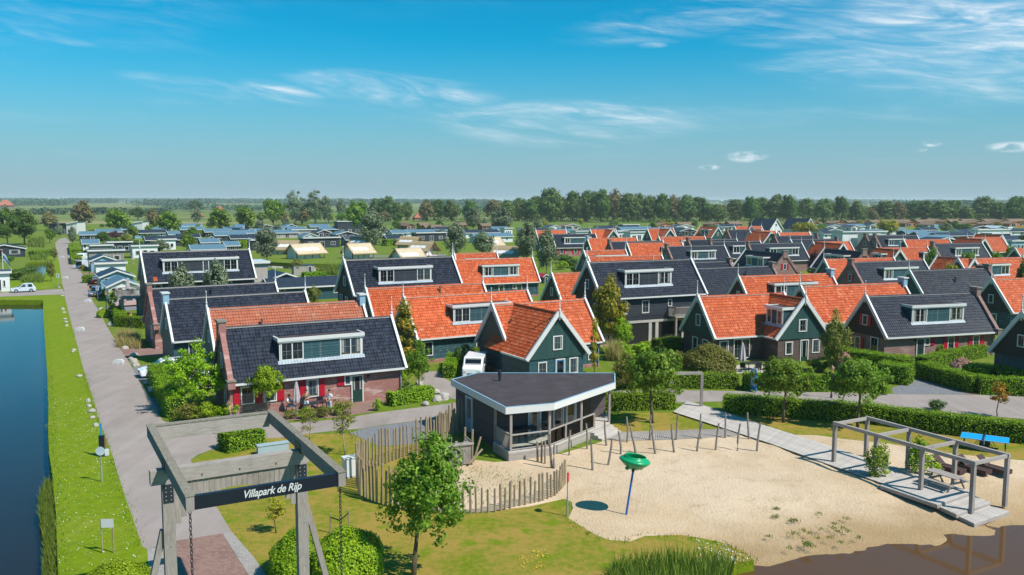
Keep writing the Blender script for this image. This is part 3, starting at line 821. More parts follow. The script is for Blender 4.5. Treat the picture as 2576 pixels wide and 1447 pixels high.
def tree(key, loc, h, w=None, label='', group=None, name='tree', cat='tree', rz=None, crown_mat=None):
    cm, tm, h0, w0 = TREE_T[key]
    TREE_N[0] += 1
    rg = random.Random(TREE_N[0] * 7 + 1)
    sz = h / h0; sx = (w / w0) if w else sz
    e = empty(name, loc, 0, label, cat, group)
    a = rg.uniform(0, 6.28) if rz is None else rz
    link('trunk', tm, tm.materials[0], e, (0, 0, 0), (0, 0, a), (sx, sx, sz))
    link('crown', cm, M[crown_mat] if crown_mat else cm.materials[0], e, (0, 0, 0), (0, 0, a), (sx, sx * rg.uniform(.92, 1.08), sz))
    return e
def tree_px(key, x, yb, yt, wpx=None, label='', z=0.0, **k):
    b = G(x, yb, z); d = b.y * math.cos(PITCH) + (CAM_H - z) * math.sin(PITCH)
    h = (yb - yt) * d / F_SURVEY * 1.02
    return tree(key, b, h, wpx * d / F_SURVEY if wpx else None, label, **k)
def hedge(line, w, h, label, mat='leaf_hedge', leaf=.105, dens=150, core='hedge_core', top_dip=.0, name='hedge', closed=False, group=None):
    """a clipped hedge along a line on the ground: a solid core and leaves all over it."""
    L = [Vector((p[0], p[1], 0)) for p in line]
    pts, tin, nrs = [], [], []; mb = MB()
    for a, b in zip(L[:-1], L[1:]):
        d = b - a; ln = d.length; d.normalize(); s = Vector((-d.y, d.x, 0))
        ph, pw = h, w / 2
        q = [a + s * pw * .86, a - s * pw * .86, b - s * pw * .86, b + s * pw * .86]
        mb.prism([(p.x, p.y) for p in q], 0.0, h * .93)
        for (area, fn) in ((ln * h, 0), (ln * h, 1), (ln * w, 2), (w * h, 3), (w * h, 4)):
            n = max(4, int(area * dens * (1.5 if leaf < .12 else 1) * (1.25 if fn == 2 else 1)))
            u, v = RNG.random(n), RNG.random(n)
            wob = .05 * np.sin(u * ln * 2.1 + a.x) + .04 * np.sin(u * ln * .7 + 1.3)
            j = RNG.normal(0, .065, n)
            if fn < 2:
                sg = 1 if fn else -1; off = sg * (pw + wob * .6 + j); al = u * ln; z = .03 + v * (h - .05)
            elif fn == 2: al = u * ln; off = (v - .5) * w; z = h + wob + j
            else:
                al = (0 if fn == 3 else ln) + j; off = (v - .5) * w; z = .03 + u * (h - .05)
            p = np.array(a)[None, :] + np.outer(al, np.array(d)) + np.outer(off, np.array(s)); p[:, 2] = z
            nv = [-np.array(s), np.array(s), np.array((0, 0, 1.)), -np.array(d), np.array(d)][fn]; nrs.append(np.tile(nv, (n, 1)))
            pts.append(p); tin.append(np.clip(.25 + .55 * (z / h) ** 2 * 1 + RNG.normal(0, .2, n), 0, 1) * 0 + np.clip(.45 + RNG.normal(0, .27, n), 0, 1))
    c = L[0]; e = empty(name, c, 0, label, 'hedge', group)
    P_ = np.concatenate(pts) - np.array(c)
    link('foliage', leaf_mesh('hedge_leaves', P_, leaf, mat, tint=np.concatenate(tin), base=np.concatenate(nrs)), M[mat], e)
    me = mb.mesh('hedge_core', M['leaf_core'])
    for v in me.vertices: v.co -= c
    link('branches', me, M['leaf_core'], e)
    return e
m_paint('leaf_core', '#2c3f14', .95, .3, 3, .1)
def mound(loc, rx, ry, h, label, mat='leaf_hedge', leaf=.14, n=5000, name='shrub', cat='shrub', group=None):
    """a rounded clipped shrub: dome of leaves over a solid core."""
    e = empty(name, loc, 0, label, cat, group)
    d = RNG.normal(0, 1, (n, 3)); d[:, 2] = np.abs(d[:, 2]); d /= np.linalg.norm(d, axis=1)[:, None]
    lump = 1 + .07 * np.sin(d[:, 0] * 5 + 1) * np.cos(d[:, 1] * 6) + .05 * np.sin(d[:, 2] * 9 + d[:, 0] * 4) + RNG.normal(0, .035, n)
    p = np.column_stack([d[:, 0] * rx, d[:, 1] * ry, d[:, 2] ** .8 * h]) * lump[:, None]
    link('foliage', leaf_mesh('mound_leaves', p, leaf, mat, base=d, tint=np.clip(.5 + RNG.normal(0, .25, n), 0, 1)), M[mat], e)
    mb = MB().lathe([(.9, 0), (.9, .25), (.8, .5), (.55, .75), (.25, .88), (.01, .92)], n=14)
    o = mb.build('branches', M['leaf_core'], e); o.scale = (rx, ry, h)
    return e
def blades(name, pts, h, w, mat, lean=.25, parent=None, seed=0):
    n = len(pts); hh = h * RNG.uniform(.55, 1.15, n)
    a = RNG.uniform(0, 2 * math.pi, n); dx, dy = np.cos(a), np.sin(a)
    le = RNG.normal(0, lean, (n, 2)) * hh[:, None]
    p = np.asarray(pts, float)
    s = np.column_stack([dx, dy, np.zeros(n)]) * w * .5
    mid = p + np.column_stack([le * .35, hh * .55]); tip = p + np.column_stack([le, hh])
    v = np.stack([p - s, p + s, mid + s * .8, tip, mid - s * .8], 1).reshape(-1, 3)
    b = np.arange(n)[:, None] * 5
    f = np.concatenate([b + [0, 1, 2, 4], ], 0); f2 = b + [4, 2, 3, 3]
    me = bpy.data.meshes.new(name)
    tri = np.concatenate([b + [0, 1, 2], b + [0, 2, 4], b + [4, 2, 3]], 0)
    me = np_mesh(name, v, tri, M[mat], RNG.random(len(tri)))
    return link(name, me, M[mat], parent)
def scatter_poly(px, n, z=0.0):
    poly = P(px, z); bb_ = np.array([(p.x, p.y) for p in poly]); out = []
    while sum(map(len, out)) < n:
        q = RNG.uniform(bb_.min(0), bb_.max(0), (n * 2, 2)); out.append(q[inside(poly, q)])
    q = np.concatenate(out)[:n]
    return np.column_stack([q, np.full(n, z)])
# ================================================================== VILLAS
TH = math.atan(1.2); TC, TS = math.cos(TH), math.sin(TH)
TW, TR, NROW = .2414, .328, 15
PF = np.array([0, .25, .5, .75, 1.0]); PH = np.array([.02, -.03, -.022, .05, .02])
def tiles_np(ncol, rows, skip=None):
    vs, fs, n = [], [], 0
    for r in rows:
        cols = [c for c in range(ncol) if not (skip and skip(c, r))]
        runs, cur = [], []
        for c in cols:
            if cur and c != cur[-1] + 1: runs.append(cur); cur = []
            cur.append(c)
        if cur: runs.append(cur)
        for run in runs:
            k = len(run)
            x = np.concatenate([(run[0] + np.arange(k))[:, None] * TW + PF[None, :-1] * TW], 0).ravel()
            x = np.append(x, (run[-1] + 1) * TW); h = np.append(np.tile(PH[:-1], k), PH[-1])
            jit = np.repeat(RNG.normal(0, .006, k), 4); jit = np.append(jit, 0)
            s0, s1 = r * TR, (r + 1) * TR + .03
            m = len(x)
            def pt(s, off): return np.column_stack([x, -s * TC - off * TS, -s * TS + off * TC])
            v = np.concatenate([pt(s0, h + .004), pt(s1, h + .055 + jit), pt(s1, h + .055 + jit), pt(s1, h + .004 + jit)])
            i = np.arange(m - 1)
            f = np.concatenate([np.column_stack([i, m + i, m + i + 1, i + 1]), np.column_stack([2 * m + i, 3 * m + i, 3 * m + i + 1, 2 * m + i + 1])])
            vs.append(v); fs.append(f + n); n += 4 * m
    return np.concatenate(vs), np.concatenate(fs)
def slope_mesh(ncol): return cached(('slope', ncol), lambda: np_mesh('roof_tiles', *tiles_np(ncol, range(NROW)), M['tile_black'], smooth=True))
def one_tile(): return cached('tile', lambda: np_mesh('tile', *tiles_np(1, [0]), M['tile_black'], smooth=True))
def frame_mesh(w, h, nx, b=.085, dep=.07, cross=True):
    def mk():
        m = MB(); y0, y1 = -dep, .02
        m.box(-w / 2, w / 2, y0, y1, 0, b).box(-w / 2, w / 2, y0, y1, h - b, h)
        m.box(-w / 2, -w / 2 + b, y0, y1, b, h - b).box(w / 2 - b, w / 2, y0, y1, b, h - b)
        for i in range(1, nx): x = -w / 2 + w * i / nx; m.box(x - b * .5, x + b * .5, y0 + .003, y1, b, h - b)
        return m.mesh('window_frame', M['white'])
    return cached(('fr', round(w, 2), round(h, 2), nx, b), mk)
def pane_mesh(w, h, nx, mu=True):
    def mk():
        m = MB(); m.add([(-w / 2 + .06, -.015, .06), (w / 2 - .06, -.015, .06), (w / 2 - .06, -.015, h - .06), (-w / 2 + .06, -.015, h - .06)], [(0, 1, 2, 3)])
        return m.mesh('pane', M['glass'])
    return cached(('pa', round(w, 2), round(h, 2), nx), mk)
def muntin_mesh(w, h, nx):
    def mk():
        m = MB(); c = w / nx
        for i in range(nx):
            x = -w / 2 + c * (i + .5); m.box(x - .009, x + .009, -.036, -.017, .085, h - .085); m.box(x - c / 2 + .06, x + c / 2 - .06, -.033, -.02, h * .5 - .009, h * .5 + .009)
        return m.mesh('glazing_bar', M['steel'])
    return cached(('mu', round(w, 2), round(h, 2), nx), mk)
def window(par, x, y, z, w, h, rz=0, nx=1, bars=True, flat=False, bright=False):
    """window frame with its pane and glazing bars; flat: par is itself a part, so all three hang on it."""
    f = link('window', frame_mesh(w, h, nx), M['white'], par, (x, y, z), (0, 0, rz))
    p2, lc, rt = (par, (x, y, z), (0, 0, rz)) if flat else (f, None, None)
    link('pane', pane_mesh(w, h, nx), M['glass_bright'] if bright else M['glass'], p2, lc, rt)
    if bars: link('glazing_bar', muntin_mesh(w, h, nx), M['steel'], p2, lc, rt)
    return f
def door(par, x, y, w=1.0, h=2.15, rz=0, mat='door_green', glass=.55):
    f = link('door_frame', cached(('df', w, h), lambda: MB().box(-w / 2, -w / 2 + .09, -.07, .02, 0, h).box(w / 2 - .09, w / 2, -.07, .02, 0, h).box(-w / 2 + .09, w / 2 - .09, -.07, .02, h - .09, h).mesh('door_frame', M['white'])), M['white'], par, (x, y, .02), (0, 0, rz))
    link('door', cached(('dl', w, h), lambda: MB().box(-w / 2 + .09, w / 2 - .09, -.03, .015, .01, h - .09).mesh('door', M['door_green'])), M[mat], f)
    link('pane', cached(('dp', w, h, glass), lambda: MB().add([(-w / 2 + .2, -.034, h * (1 - glass)), (w / 2 - .2, -.034, h * (1 - glass)), (w / 2 - .2, -.034, h - .2), (-w / 2 + .2, -.034, h - .2)], [(0, 1, 2, 3)]).mesh('pane', M['glass'])), M['glass'], f)
    link('handle', cached('handle', lambda: MB().box(.3, .38, -.08, -.031, 1.0, 1.05).mesh('handle', M['steel'])), M['steel'], f)
    return f
def shutter(par, x, y, z, w, h, rz=0):
    def mk():
        m = MB(); m.box(-w / 2, w / 2, -.05, -.005, 0, h)
        for k in (0.06, .5, .86): m.box(-w / 2 + .03, w / 2 - .03, -.065, -.05, h * k, h * k + .07)
        return m.mesh('shutter', M['shutter_red'])
    return link('shutter', cached(('sh', round(w, 2), round(h, 2)), mk), M['shutter_red'], par, (x, y, z), (0, 0, rz))
def finial_mesh():
    return cached('finial', lambda: MB().lathe([(.001, 1.5), (.05, 1.47), (.06, 1.42), (.03, 1.36), (.035, 1.0), (.05, .5), (.1, .42), (.055, .36), (.06, .25), (.12, .18), (.09, .05), (.07, -.75), (.001, -.8)][::-1], n=8).mesh('finial', M['white'], True))
def wall_lamp(par, x, y, z):
    return link('wall_lamp', cached('wlamp', lambda: MB().box(-.03, .03, -.16, 0, .1, .14).lathe([(.03, .2), (.13, .1), (.11, .06), (.07, -.12), (.02, -.16)][::-1], (0, -.2, 0), 8).mesh('wall_lamp', M['dark_steel'])), M['dark_steel'], par, (x, y, z))
def cladding(L, h, z0, y):
    def mk():
        m = MB(); z = z0
        while z < z0 + h - .02:
            zt = min(z + .18, z0 + h)
            m.add([(.1, y - .03, z), (L - .1, y - .03, z), (L - .1, y - .006, zt), (.1, y - .006, zt), (.1, y, z), (L - .1, y, z)], [(0, 1, 2, 3), (4, 5, 1, 0)]); z += .18
        return m.mesh('cladding', M['green_boards'])
    return cached(('cl', round(L, 2), round(h, 2), round(z0, 2), y), mk)
def dormer(par, loc, rz, x0, x1, board='green_boards', yf=2.15, zt=-.98, near=False, nwin=2, ww=None, mid=False):
    W = x1 - x0; zf = -1.2 * yf + .02; yt = -zt / 1.2
    d = MB().extrude_x([(-yf, zf - .3), (-yf, zt), (-yt + .25, zt), (-yt + .25, zt - .3)], x0, x1).build('dormer', M[board if board != 'green_boards' else 'green_boards_clean'], par, loc, (0, 0, rz))
    m = MB(); ov = .16
    m.box(x0 - ov, x1 + ov, -yf - .2, -yf - .05, zt - .02, zt + .24).box(x0 - ov, x0 - .0, -yf - .05, -yt + .1, zt - .02, zt + .24).box(x1, x1 + ov, -yf - .05, -yt + .1, zt - .02, zt + .24)
    m.box(x0 - ov + .03, x1 + ov - .03, -yf - .16, -yf, zt - .10, zt - .02)
    m.build('fascia', M['white'], d)
    MB().box(x0, x1, -yf - .05, -yt + .15, zt + .01, zt + .17).build('dormer_roof', M['felt'], d)
    for xq in (x0 - .02, x1 - .12): MB().box(xq, xq + .14, -yf - .04, -yf + .02, zf, zt - .03).build('corner_post', M['white'], d)
    p = Vector((0, -yf - .02, zf)); q = p + Vector((0, -.28 * TC, -.28 * TS))
    n = int(W / .2414) + 2; lm = MB()
    vs, fs = [], []
    for i in range(n * 2 + 1):
        x = x0 - .15 + (W + .3) * i / (n * 2); o = .05 + (.03 if i % 2 else 0)
        vs += [(x, p.y - o * TS, p.z + o * TC + .03), (x, q.y - o * TS, q.z + o * TC)]
    fs = [(2 * i, 2 * i + 1, 2 * i + 3, 2 * i + 2) for i in range(n * 2)]
    lm.add(vs, fs).build('flashing', M['lead'], d)
    h = zt - zf - .16; ww = ww or min(1.75, W * .3); zs = zf + .06
    xs = [x0 + .1 + ww / 2, x1 - .1 - ww / 2] + ([(x0 + x1) / 2 + .6] if mid else [])
    for i, x in enumerate(xs[:nwin + (1 if mid else 0)]):
        w_ = ww if i < 2 else .8
        window(d, x, -yf, zs, w_, h, 0, 2 if w_ > 1.2 else 1, near, True)
    if nwin == 2:
        a, b = x0 + .12 + ww, x1 - .12 - ww
        k = int(h / .2)
        for j in range(k):
            z = zs + h * j / k
            bm_ = cached(('db', round(b - a, 2), round(h / k, 3)), lambda: MB().add([(0, -.035, 0), (b - a, -.035, 0), (b - a, -.008, h / k), (0, -.008, h / k), (0, 0, 0), (b - a, 0, 0)], [(0, 1, 2, 3), (4, 5, 1, 0)]).mesh('board', M[board]))
            if near: link('board', bm_, M[board], d, (a, -yf, z))
        if not near: link('cladding', cached(('dbj', round(b - a, 2), round(h, 2)), lambda: _joined_boards(b - a, h, k)), M[board], d, (a, -yf, zs))['kind'] = 'stuff'
    return d
def _joined_boards(w, h, k):
    m = MB()
    for j in range(k):
        z = h * j / k; m.add([(0, -.035, z), (w, -.035, z), (w, -.008, z + h / k), (0, -.008, z + h / k), (0, 0, z), (w, 0, z)], [(0, 1, 2, 3), (4, 5, 1, 0)])
    return m.mesh('cladding', M['green_boards'])
def barge(m, p, q, w=.17, h=.36, lift=.02):
    up = Vector((q[0] - p[0], q[1] - p[1], q[2] - p[2])).normalized(); return m.bar(p, q, w, h)
VILLAS = {}
def villa(key, pl, pr, label, roof='orange', wall='green', gl='wood', gr='wood', raised=False, L=None, anchor='l', ang=None,
          dorm=(), front=(), left=(), right=(), wing=None, near=False, vent=None, gable='green', board=None, wing_dorm=None, wing_right=False, zr=None):
    zb = 2.8 if raised else 0.0; zr = zr or 6.2 + zb
    a, b = G(*pl, zr), G(*pr, zr); d = b - a
    if ang is None: ang = math.degrees(math.atan2(d.x, d.y))
    u = Vector((math.sin(rad(ang)), math.cos(rad(ang)), 0))
    if L is None: L = d.length
    ncol = max(8, round(L / TW)); L = ncol * TW
    o = a if anchor == 'l' else b - u * L
    rz = math.atan2(u.y, u.x)
    e = empty('villa', (o.x, o.y, 0), rz, label, 'house', 'holiday villas')
    VILLAS[key] = (e, L, rz)
    tm = M['tile_' + roof]
    zw = zr - 6.2
    WALLM = {'green': 'green_boards', 'brick': 'brick', 'black': 'black_boards', 'dark': 'brick_dark', 'mauve': 'brick_mauve'}
    wm = M[WALLM[wall]]
    MB().extrude_x([(-2.8, 0), (2.8, 0), (2.8, zw + 2.78), (0, zr - .08), (-2.8, zw + 2.78)], .14, L - .14).build('wall', wm, e)
    if wall in ('green', 'black'):
        link('cladding', cladding(L, 2.45, zw + .35, -2.8), wm, e)['kind'] = 'stuff'
        MB().box(.1, L - .1, -2.84, 2.84, 0, .34 if not raised else .2).build('plinth', M['brick'], e)
    # roof
    nind = 0
    ywf = None
    if wing:
        wa = G(*wing, zr); r_ = wa - Vector((o.x, o.y, zr)); c_, s_ = math.cos(-rz), math.sin(-rz)
        wx, wy = r_.x * c_ - r_.y * s_, r_.x * s_ + r_.y * c_
    def in_dormer(c, r):
        x = (c + .5) * TW; s = (r + .5) * TR * TC
        return any(d0 + .1 < x < d1 - .1 and s < 2.1 and s > .9 for d0, d1, *_ in dorm)
    if near:
        k = 0; rows_i = []
        for r in range(NROW - 1, -1, -1):
            if k >= 300: break
            for c in range(ncol):
                if in_dormer(c, r) or k >= 300: continue
                if wing and abs((c + .5) * TW - wx) < (r + .5) * TR * TC: continue
                k += 1; rows_i.append((c, r))
        ind = set(rows_i)
        for c, r in rows_i:
            link('tile', one_tile(), tm, e, (c * TW, -r * TR * TC, zr - r * TR * TS))
        me = np_mesh('roof_tiles', *tiles_np(ncol, range(NROW), lambda c, r: (c, r) in ind), tm, smooth=True)
        link('roof_tiles', me, tm, e, (0, 0, zr))['kind'] = 'stuff'
    else:
        link('roof_tiles', slope_mesh(ncol), tm, e, (0, 0, zr))['kind'] = 'stuff'
    link('roof_tiles', slope_mesh(ncol), tm, e, (L, 0, zr), (0, 0, math.pi))['kind'] = 'stuff'
    def ridge():
        m = MB(); n = int(L / .42)
        for i in range(n):
            x = L * i / n; m.tube([(x, 0, .0), (x + L / n + .03, 0, .012)], [.115, .1], 8, True)
        return m.mesh('ridge_tiles', M['tile_black'])
    link('ridge_tiles', cached(('rdg', ncol), ridge), tm, e, (0, 0, zr + .03))
    MB().box(.1, L - .1, -.13, .13, -.0, .05).build('ridge_mortar', M['concrete'], e, (0, 0, zr - .02))
    ze = zr - 3.78
    MB().box(-.05, L + .05, -3.34, -3.2, ze - .08, ze + .07).box(-.05, L + .05, 3.2, 3.34, ze - .08, ze + .07).build('gutter', M['white'], e)
    MB().box(.05, L - .05, -3.2, -2.79, ze - .1, ze - .04).box(.05, L - .05, 2.79, 3.2, ze - .1, ze - .04).build('soffit', M['white'], e)
    MB().tube([(L - .3, -2.9, ze - .1), (L - .3, -2.9, 0.02)], .05, 6).build('downpipe', M['steel'], e)
    for side, kind in ((0, gl), (1, gr)):
        x = 0 if side == 0 else L; sg = -1 if side == 0 else 1
        if kind in ('wood', 'white', 'cap'):
            m = MB(); xc = x + sg * .03
            for sy in (-1, 1):
                p = Vector((xc, 0, zr + .13)); q = Vector((xc, sy * 3.3, zr - 3.3 * 1.2 + .13))
                m.bar(p, q, .2, .34, (0, sy * TS, TC))
            m.build('bargeboard', M['white'], e)
            gm = {'green': 'green_vertical', 'black': 'black_vertical', 'dark': 'black_vertical'}[gable]
            MB().extrude_x([(-2.9, zw + 2.35), (2.9, zw + 2.35), (2.9, zw + 2.6), (0, zr - .1), (-2.9, zw + 2.6)], *((.05, .13) if side == 0 else (L - .13, L - .05))).build('gable_cladding', M[gm], e)
            if kind == 'cap':
                MB().box(x - .25 * (1 - side) - .3 * side, x + .3 * (1 - side) + .25 * side, -.5, .5, zr - .4, zr + .62).build('chimney', M['blue_fascia'], e)
                MB().box(x - .38, x + .38, -.6, .6, zr + .62, zr + .76).build('chimney_cap', M['white'], e)
            else:
                link('finial', finial_mesh(), M['white'], e, (x + sg * .1, 0, zr + .22))
        else:
            bm_ = M['brick_mauve'] if wall != 'brick' else M['brick']
            m = MB(); xc = x + (-sg) * .06
            for sy in (-1, 1):
                m.bar((xc, sy * .35, zr - .35 * 1.2 + .05), (xc, sy * 3.2, zr - 3.2 * 1.2 + .05), .40, .46, (0, sy * TS, TC))
            m.extrude_x([(-2.83, 0), (2.83, 0), (2.83, zw + 2.7), (0, zr - .05), (-2.83, zw + 2.7)], *((.0, .137) if side == 0 else (L - .137, L)))
            m.build('gable_parapet', bm_, e)
            ch = MB().box(xc - .27, xc + .27, -.5, .5, zr - .75, zr + .55).build('chimney', bm_, e)
            MB().box(xc - .36, xc + .36, -.6, .6, zr + .55, zr + .68).box(xc - .31, xc + .31, -.54, .54, zr + .45, zr + .549).build('chimney_cap', M['stone_cap'], ch)
            for sy in (-1, 1):
                y0, y1 = sorted((sy * 2.85, sy * 3.5))
                MB().box(xc - .26, xc + .26, y0, y1, zr - 4.05, zr - 3.5).build('parapet_foot', bm_, e)
                MB().box(xc - .32, xc + .32, y0 - .06, y1 + .06, zr - 3.5, zr - 3.4).build('coping_stone', M['stone_cap'], e)
    for d in dorm:
        dormer(e, (0, 0, zr), 0, d[0], d[1], board or ('green_boards' if wall != 'black' else 'black_boards'), near=near or o.y < 150, mid=(len(d) > 2 and d[2] == 'mid'))
    for f in front:
        if f[0] == 'w': window(e, f[1], -2.83, zw + f[3], f[2], f[4], 0, f[5] if len(f) > 5 else 1, True)
        elif f[0] == 'd': door(e, f[1], -2.83, f[2] if len(f) > 2 else 1.0, 2.15, 0, f[3] if len(f) > 3 else 'door_green')
        elif f[0] == 's': shutter(e, f[1], -2.83, zw + f[3], f[2], f[4])
        elif f[0] == 'l': wall_lamp(e, f[1], -2.82, zw + 1.95)
    for f in left:
        y = -f[1]
        if f[0] == 'w': window(e, -.0 if gl == 'brick' else .05, y, zw + f[3], f[2], f[4], -math.pi / 2)
        else: shutter(e, -.0 if gl == 'brick' else .05, y, zw + f[3], f[2], f[4], -math.pi / 2)
    for f in right:
        if f[0] == 'w': window(e, L if gr == 'brick' else L - .05, f[1], zw + f[3], f[2], f[4], math.pi / 2)
        else: shutter(e, L if gr == 'brick' else L - .05, f[1], zw + f[3], f[2], f[4], math.pi / 2)
    if vent:
        for vx, vs in vent:
            y = -vs * TC; z = zr - vs * TS
            MB().lathe([(.16, -.2), (.1, .15), (.09, .5), (.12, .52), (.12, .75), (.07, .8), (.001, .82)], (vx, y, z + .05), 8).build('roof_vent', M['lamp_brown' if roof != 'black' else 'dark_steel'], e)
    if wing:
        yf = -wy; n2 = max(6, round(yf / TW)); yf = n2 * TW
        gm = M['green_vertical' if gable == 'green' else 'black_vertical']
        MB().extrude_y([(wx - 2.8, 0), (wx + 2.8, 0), (wx + 2.8, zw + 2.78), (wx, zr - .08), (wx - 2.8, zw + 2.78)], -yf + .32, -2.6).build('wing_wall', wm, e)
        MB().extrude_y([(wx - 2.9, zw + 2.3), (wx + 2.9, zw + 2.3), (wx + 2.9, zw + 2.6), (wx, zr - .1), (wx - 2.9, zw + 2.6)], -yf + .22, -yf + .319).build('wing_gable', gm, e)
        link('wing_roof_tiles', slope_mesh(n2), tm, e, (wx, 0, zr + .01), (0, 0, -math.pi / 2))['kind'] = 'stuff'
        link('wing_roof_tiles', slope_mesh(n2), tm, e, (wx, -yf, zr + .01), (0, 0, math.pi / 2))['kind'] = 'stuff'
        m = MB()
        for i in range(int(yf / .42)): m.tube([(wx, -.42 * i, zr + .05), (wx, -.42 * i - .44, zr + .055)], [.115, .1], 8)
        m.build('wing_ridge_tiles', tm, e)
        m = MB()
        for sx in (-1, 1): m.bar((wx, -yf + .0, zr + .14), (wx + sx * 3.3, -yf + .0, zr - 3.96 + .14), .2, .36, (sx * TS, 0, TC))
        m.build('wing_bargeboard', M['white'], e)
        link('finial', finial_mesh(), M['white'], e, (wx, -yf - .08, zr + .22))
        MB().box(wx - 3.34, wx - 3.2, -yf, -3.3, ze - .08, ze + .07).box(wx + 3.2, wx + 3.34, -yf, -3.3, ze - .08, ze + .07).build('wing_gutter', M['white'], e)
        yw = -yf + .32 - .003
        window(e, wx, yw - .1, zw + 3.0, 1.0, 1.25)
        door(e, wx + .35, yw, 1.0, 2.15, 0, 'blue_sign' if key == 'H11' else 'door_green', .8)
        window(e, wx + 1.75, yw, zw + .75, .95, 1.4); window(e, wx - 1.5, yw, zw + .75, .9, 1.3)
        if wing_dorm:
            if wing_right: dormer(e, (wx, -yf, zr), math.pi / 2, *wing_dorm, near=near, nwin=2)
            else: dormer(e, (wx, 0, zr), -math.pi / 2, *wing_dorm, near=near, nwin=2)
    return e
gw = [('w', 0.0, .75, 3.3, 1.1)]                                   # a small attic window
gw2 = gw + [('w', -1.3, .8, .7, 1.5), ('w', .6, .8, .7, 1.4)]
gs2 = gw + [('s', -.62, .42, 3.3, 1.1), ('s', .62, .42, 3.3, 1.1)]
std = [('w', 1.6, 1.1, .9, 1.35), ('w', 3.8, 1.1, .9, 1.35), ('w', 7.0, .9, .9, 1.35), ('d', 9.6), ('w', 8.8, .55, 1.5, .7), ('l', 10.6)]
brk = [('s', 1.05, .5, .85, 1.4), ('w', 1.9, 1.0, .85, 1.4), ('s', 2.75, .5, .85, 1.4), ('s', 5.4, .5, .85, 1.4), ('w', 6.2, 1.0, .85, 1.4), ('s', 7.0, .5, .85, 1.4), ('d', 9.8), ('w', 8.95, .55, 1.45, .75), ('s', 8.4, .5, 1.45, .75), ('l', 10.8)]
villa('H1', A[0](1415, 690), A[0](2440, 648), 'raised black-boarded villa with long five-window dormer and two orange tiles low on its black roof', 'black', 'black', gable='black', raised=True, ang=58, L=13.9, dorm=[(2.3, 11.9, 'mid')], left=gw,
      front=[('w', 1.5, 1.0, .7, 1.5), ('w', 3.3, 1.0, .7, 1.5), ('w', 8.6, 1.0, .7, 1.5), ('w', 10.4, 1.0, .7, 1.5)])
villa('H2', A[0](1490, 1055), A[1](165, 985), 'black-roofed villa with tall red-brick left gable beside the raised wooden deck', 'black', 'brick', 'brick', 'wood', ang=57, L=13.9, vent=[(6.5, 1.2)], front=[('w', 1.4, 1.0, .8, 1.4)], left=[('w', 1.2, .6, .9, 1.5)])
villa('H3', A[0](1660, 1160), A[1](485, 1075), 'black-roofed green-boarded villa with white capped left gable, third in the left row', 'black', 'green', 'cap', 'wood', ang=58, L=14.0, front=[('w', 2.2, 1.5, .6, 1.6, 2), ('w', 5.0, 1.2, .6, 1.6)], left=gw)
villa('H4', A[0](2090, 1262), A[1](1080, 1175), 'faded-orange-roofed villa directly behind the front brick villa', 'faded', 'green', 'wood', 'cap', ang=61, L=14.2, vent=[(4.4, 2.2)], near=True, left=gw2, board='green_boards')
villa('H5', B[0](2215, 420), B[1](1345, 300), 'front red-brick villa with black roof, white dormer and red shutters beside the terrace people', 'black', 'brick', 'brick', 'wood', ang=61, L=13.8, near=True, dorm=[(3.9, 10.5)],
      front=[('s', .52, .46, .8, 1.35), ('w', 1.3, 1.0, .8, 1.35), ('s', 2.1, .5, .8, 1.35), ('w', 2.95, 1.0, .8, 1.35), ('s', 3.75, .5, .8, 1.35), ('s', 5.45, .5, .8, 1.4), ('w', 6.2, .95, .8, 1.4), ('s', 6.92, .5, .8, 1.4), ('s', 8.45, .55, 1.45, .8), ('w', 9.02, .55, 1.45, .8), ('d', 9.8, 1.0), ('l', 10.7)],
      left=[('w', .2, .7, 3.2, 1.2), ('w', 1.5, .9, .7, 1.5), ('s', .85, .4, .7, 1.5), ('s', 2.15, .4, .7, 1.5)])
villa('H6', EC[2](1770, 925), EC[3](1215, 765), 'raised black villa with peeling dormer boards, in front of the safari tents', 'black', 'black', gable='black', raised=True, ang=60, L=13.8, dorm=[(3.4, 10.0)], left=gw2, front=std)
villa('H7', EC[3](1250, 830), A[2](215, 737), 'orange-roofed green villa joined to the right of the raised black villa near the tents', 'orange', 'green', ang=66, L=14.2, dorm=[(4.4, 10.8)], front=[('w', 4.2, 1.1, .8, 1.4), ('d', 10.6), ('w', 9.7, .6, 1.4, .75), ('l', 11.6), ('w', 7.4, 1.0, .8, 1.4)])
villa('H8', EC[3](1280, 712), EC[3](2070, 695), 'short orange roof with long white dormer edge just below the tents', 'orange', 'green', ang=68, dorm=[(1.6, 7.0)])
villa('H9', A[1](1105, 1050), A[1](2280, 990), 'orange-roofed villa with roof vent, behind the villa with peeling dormer', 'orange', 'green', ang=62, L=14.2, vent=[(8.6, 1.0)], left=gw)
villa('H10', A[1](1490, 1140), A[2](165, 1055), 'orange-roofed green villa with peeling boards, dormer and open driveway', 'orange', 'green', gable='black', ang=60, L=14.2, near=True, dorm=[(4.4, 11.0)], left=gw2, front=[('w', 1.3, 1.0, .7, 1.4), ('d', 7.1), ('w', 8.1, .6, 1.3, .8), ('l', 6.3)])
villa('H11', A[1](2375, 1215), A[2](725, 1150), 'orange-roofed villa with dark green cross gable and blue door behind the beach pavilion', 'orange', 'green', gable='green', near=True, wing=B[2](468, 262), vent=[(2.2, 1.5), (1.2, 2.4)], front=[('w', 9.3, .8, .7, 1.4)], wing_dorm=(3.2, 5.6), wing_right=True)
villa('H12', A[2](400, 895), A[2](900, 878), 'orange-roofed villa with dark left gable, behind the raised black villa on the centre right', 'orange', 'green', gable='black', ang=66, L=14.0, left=gw)
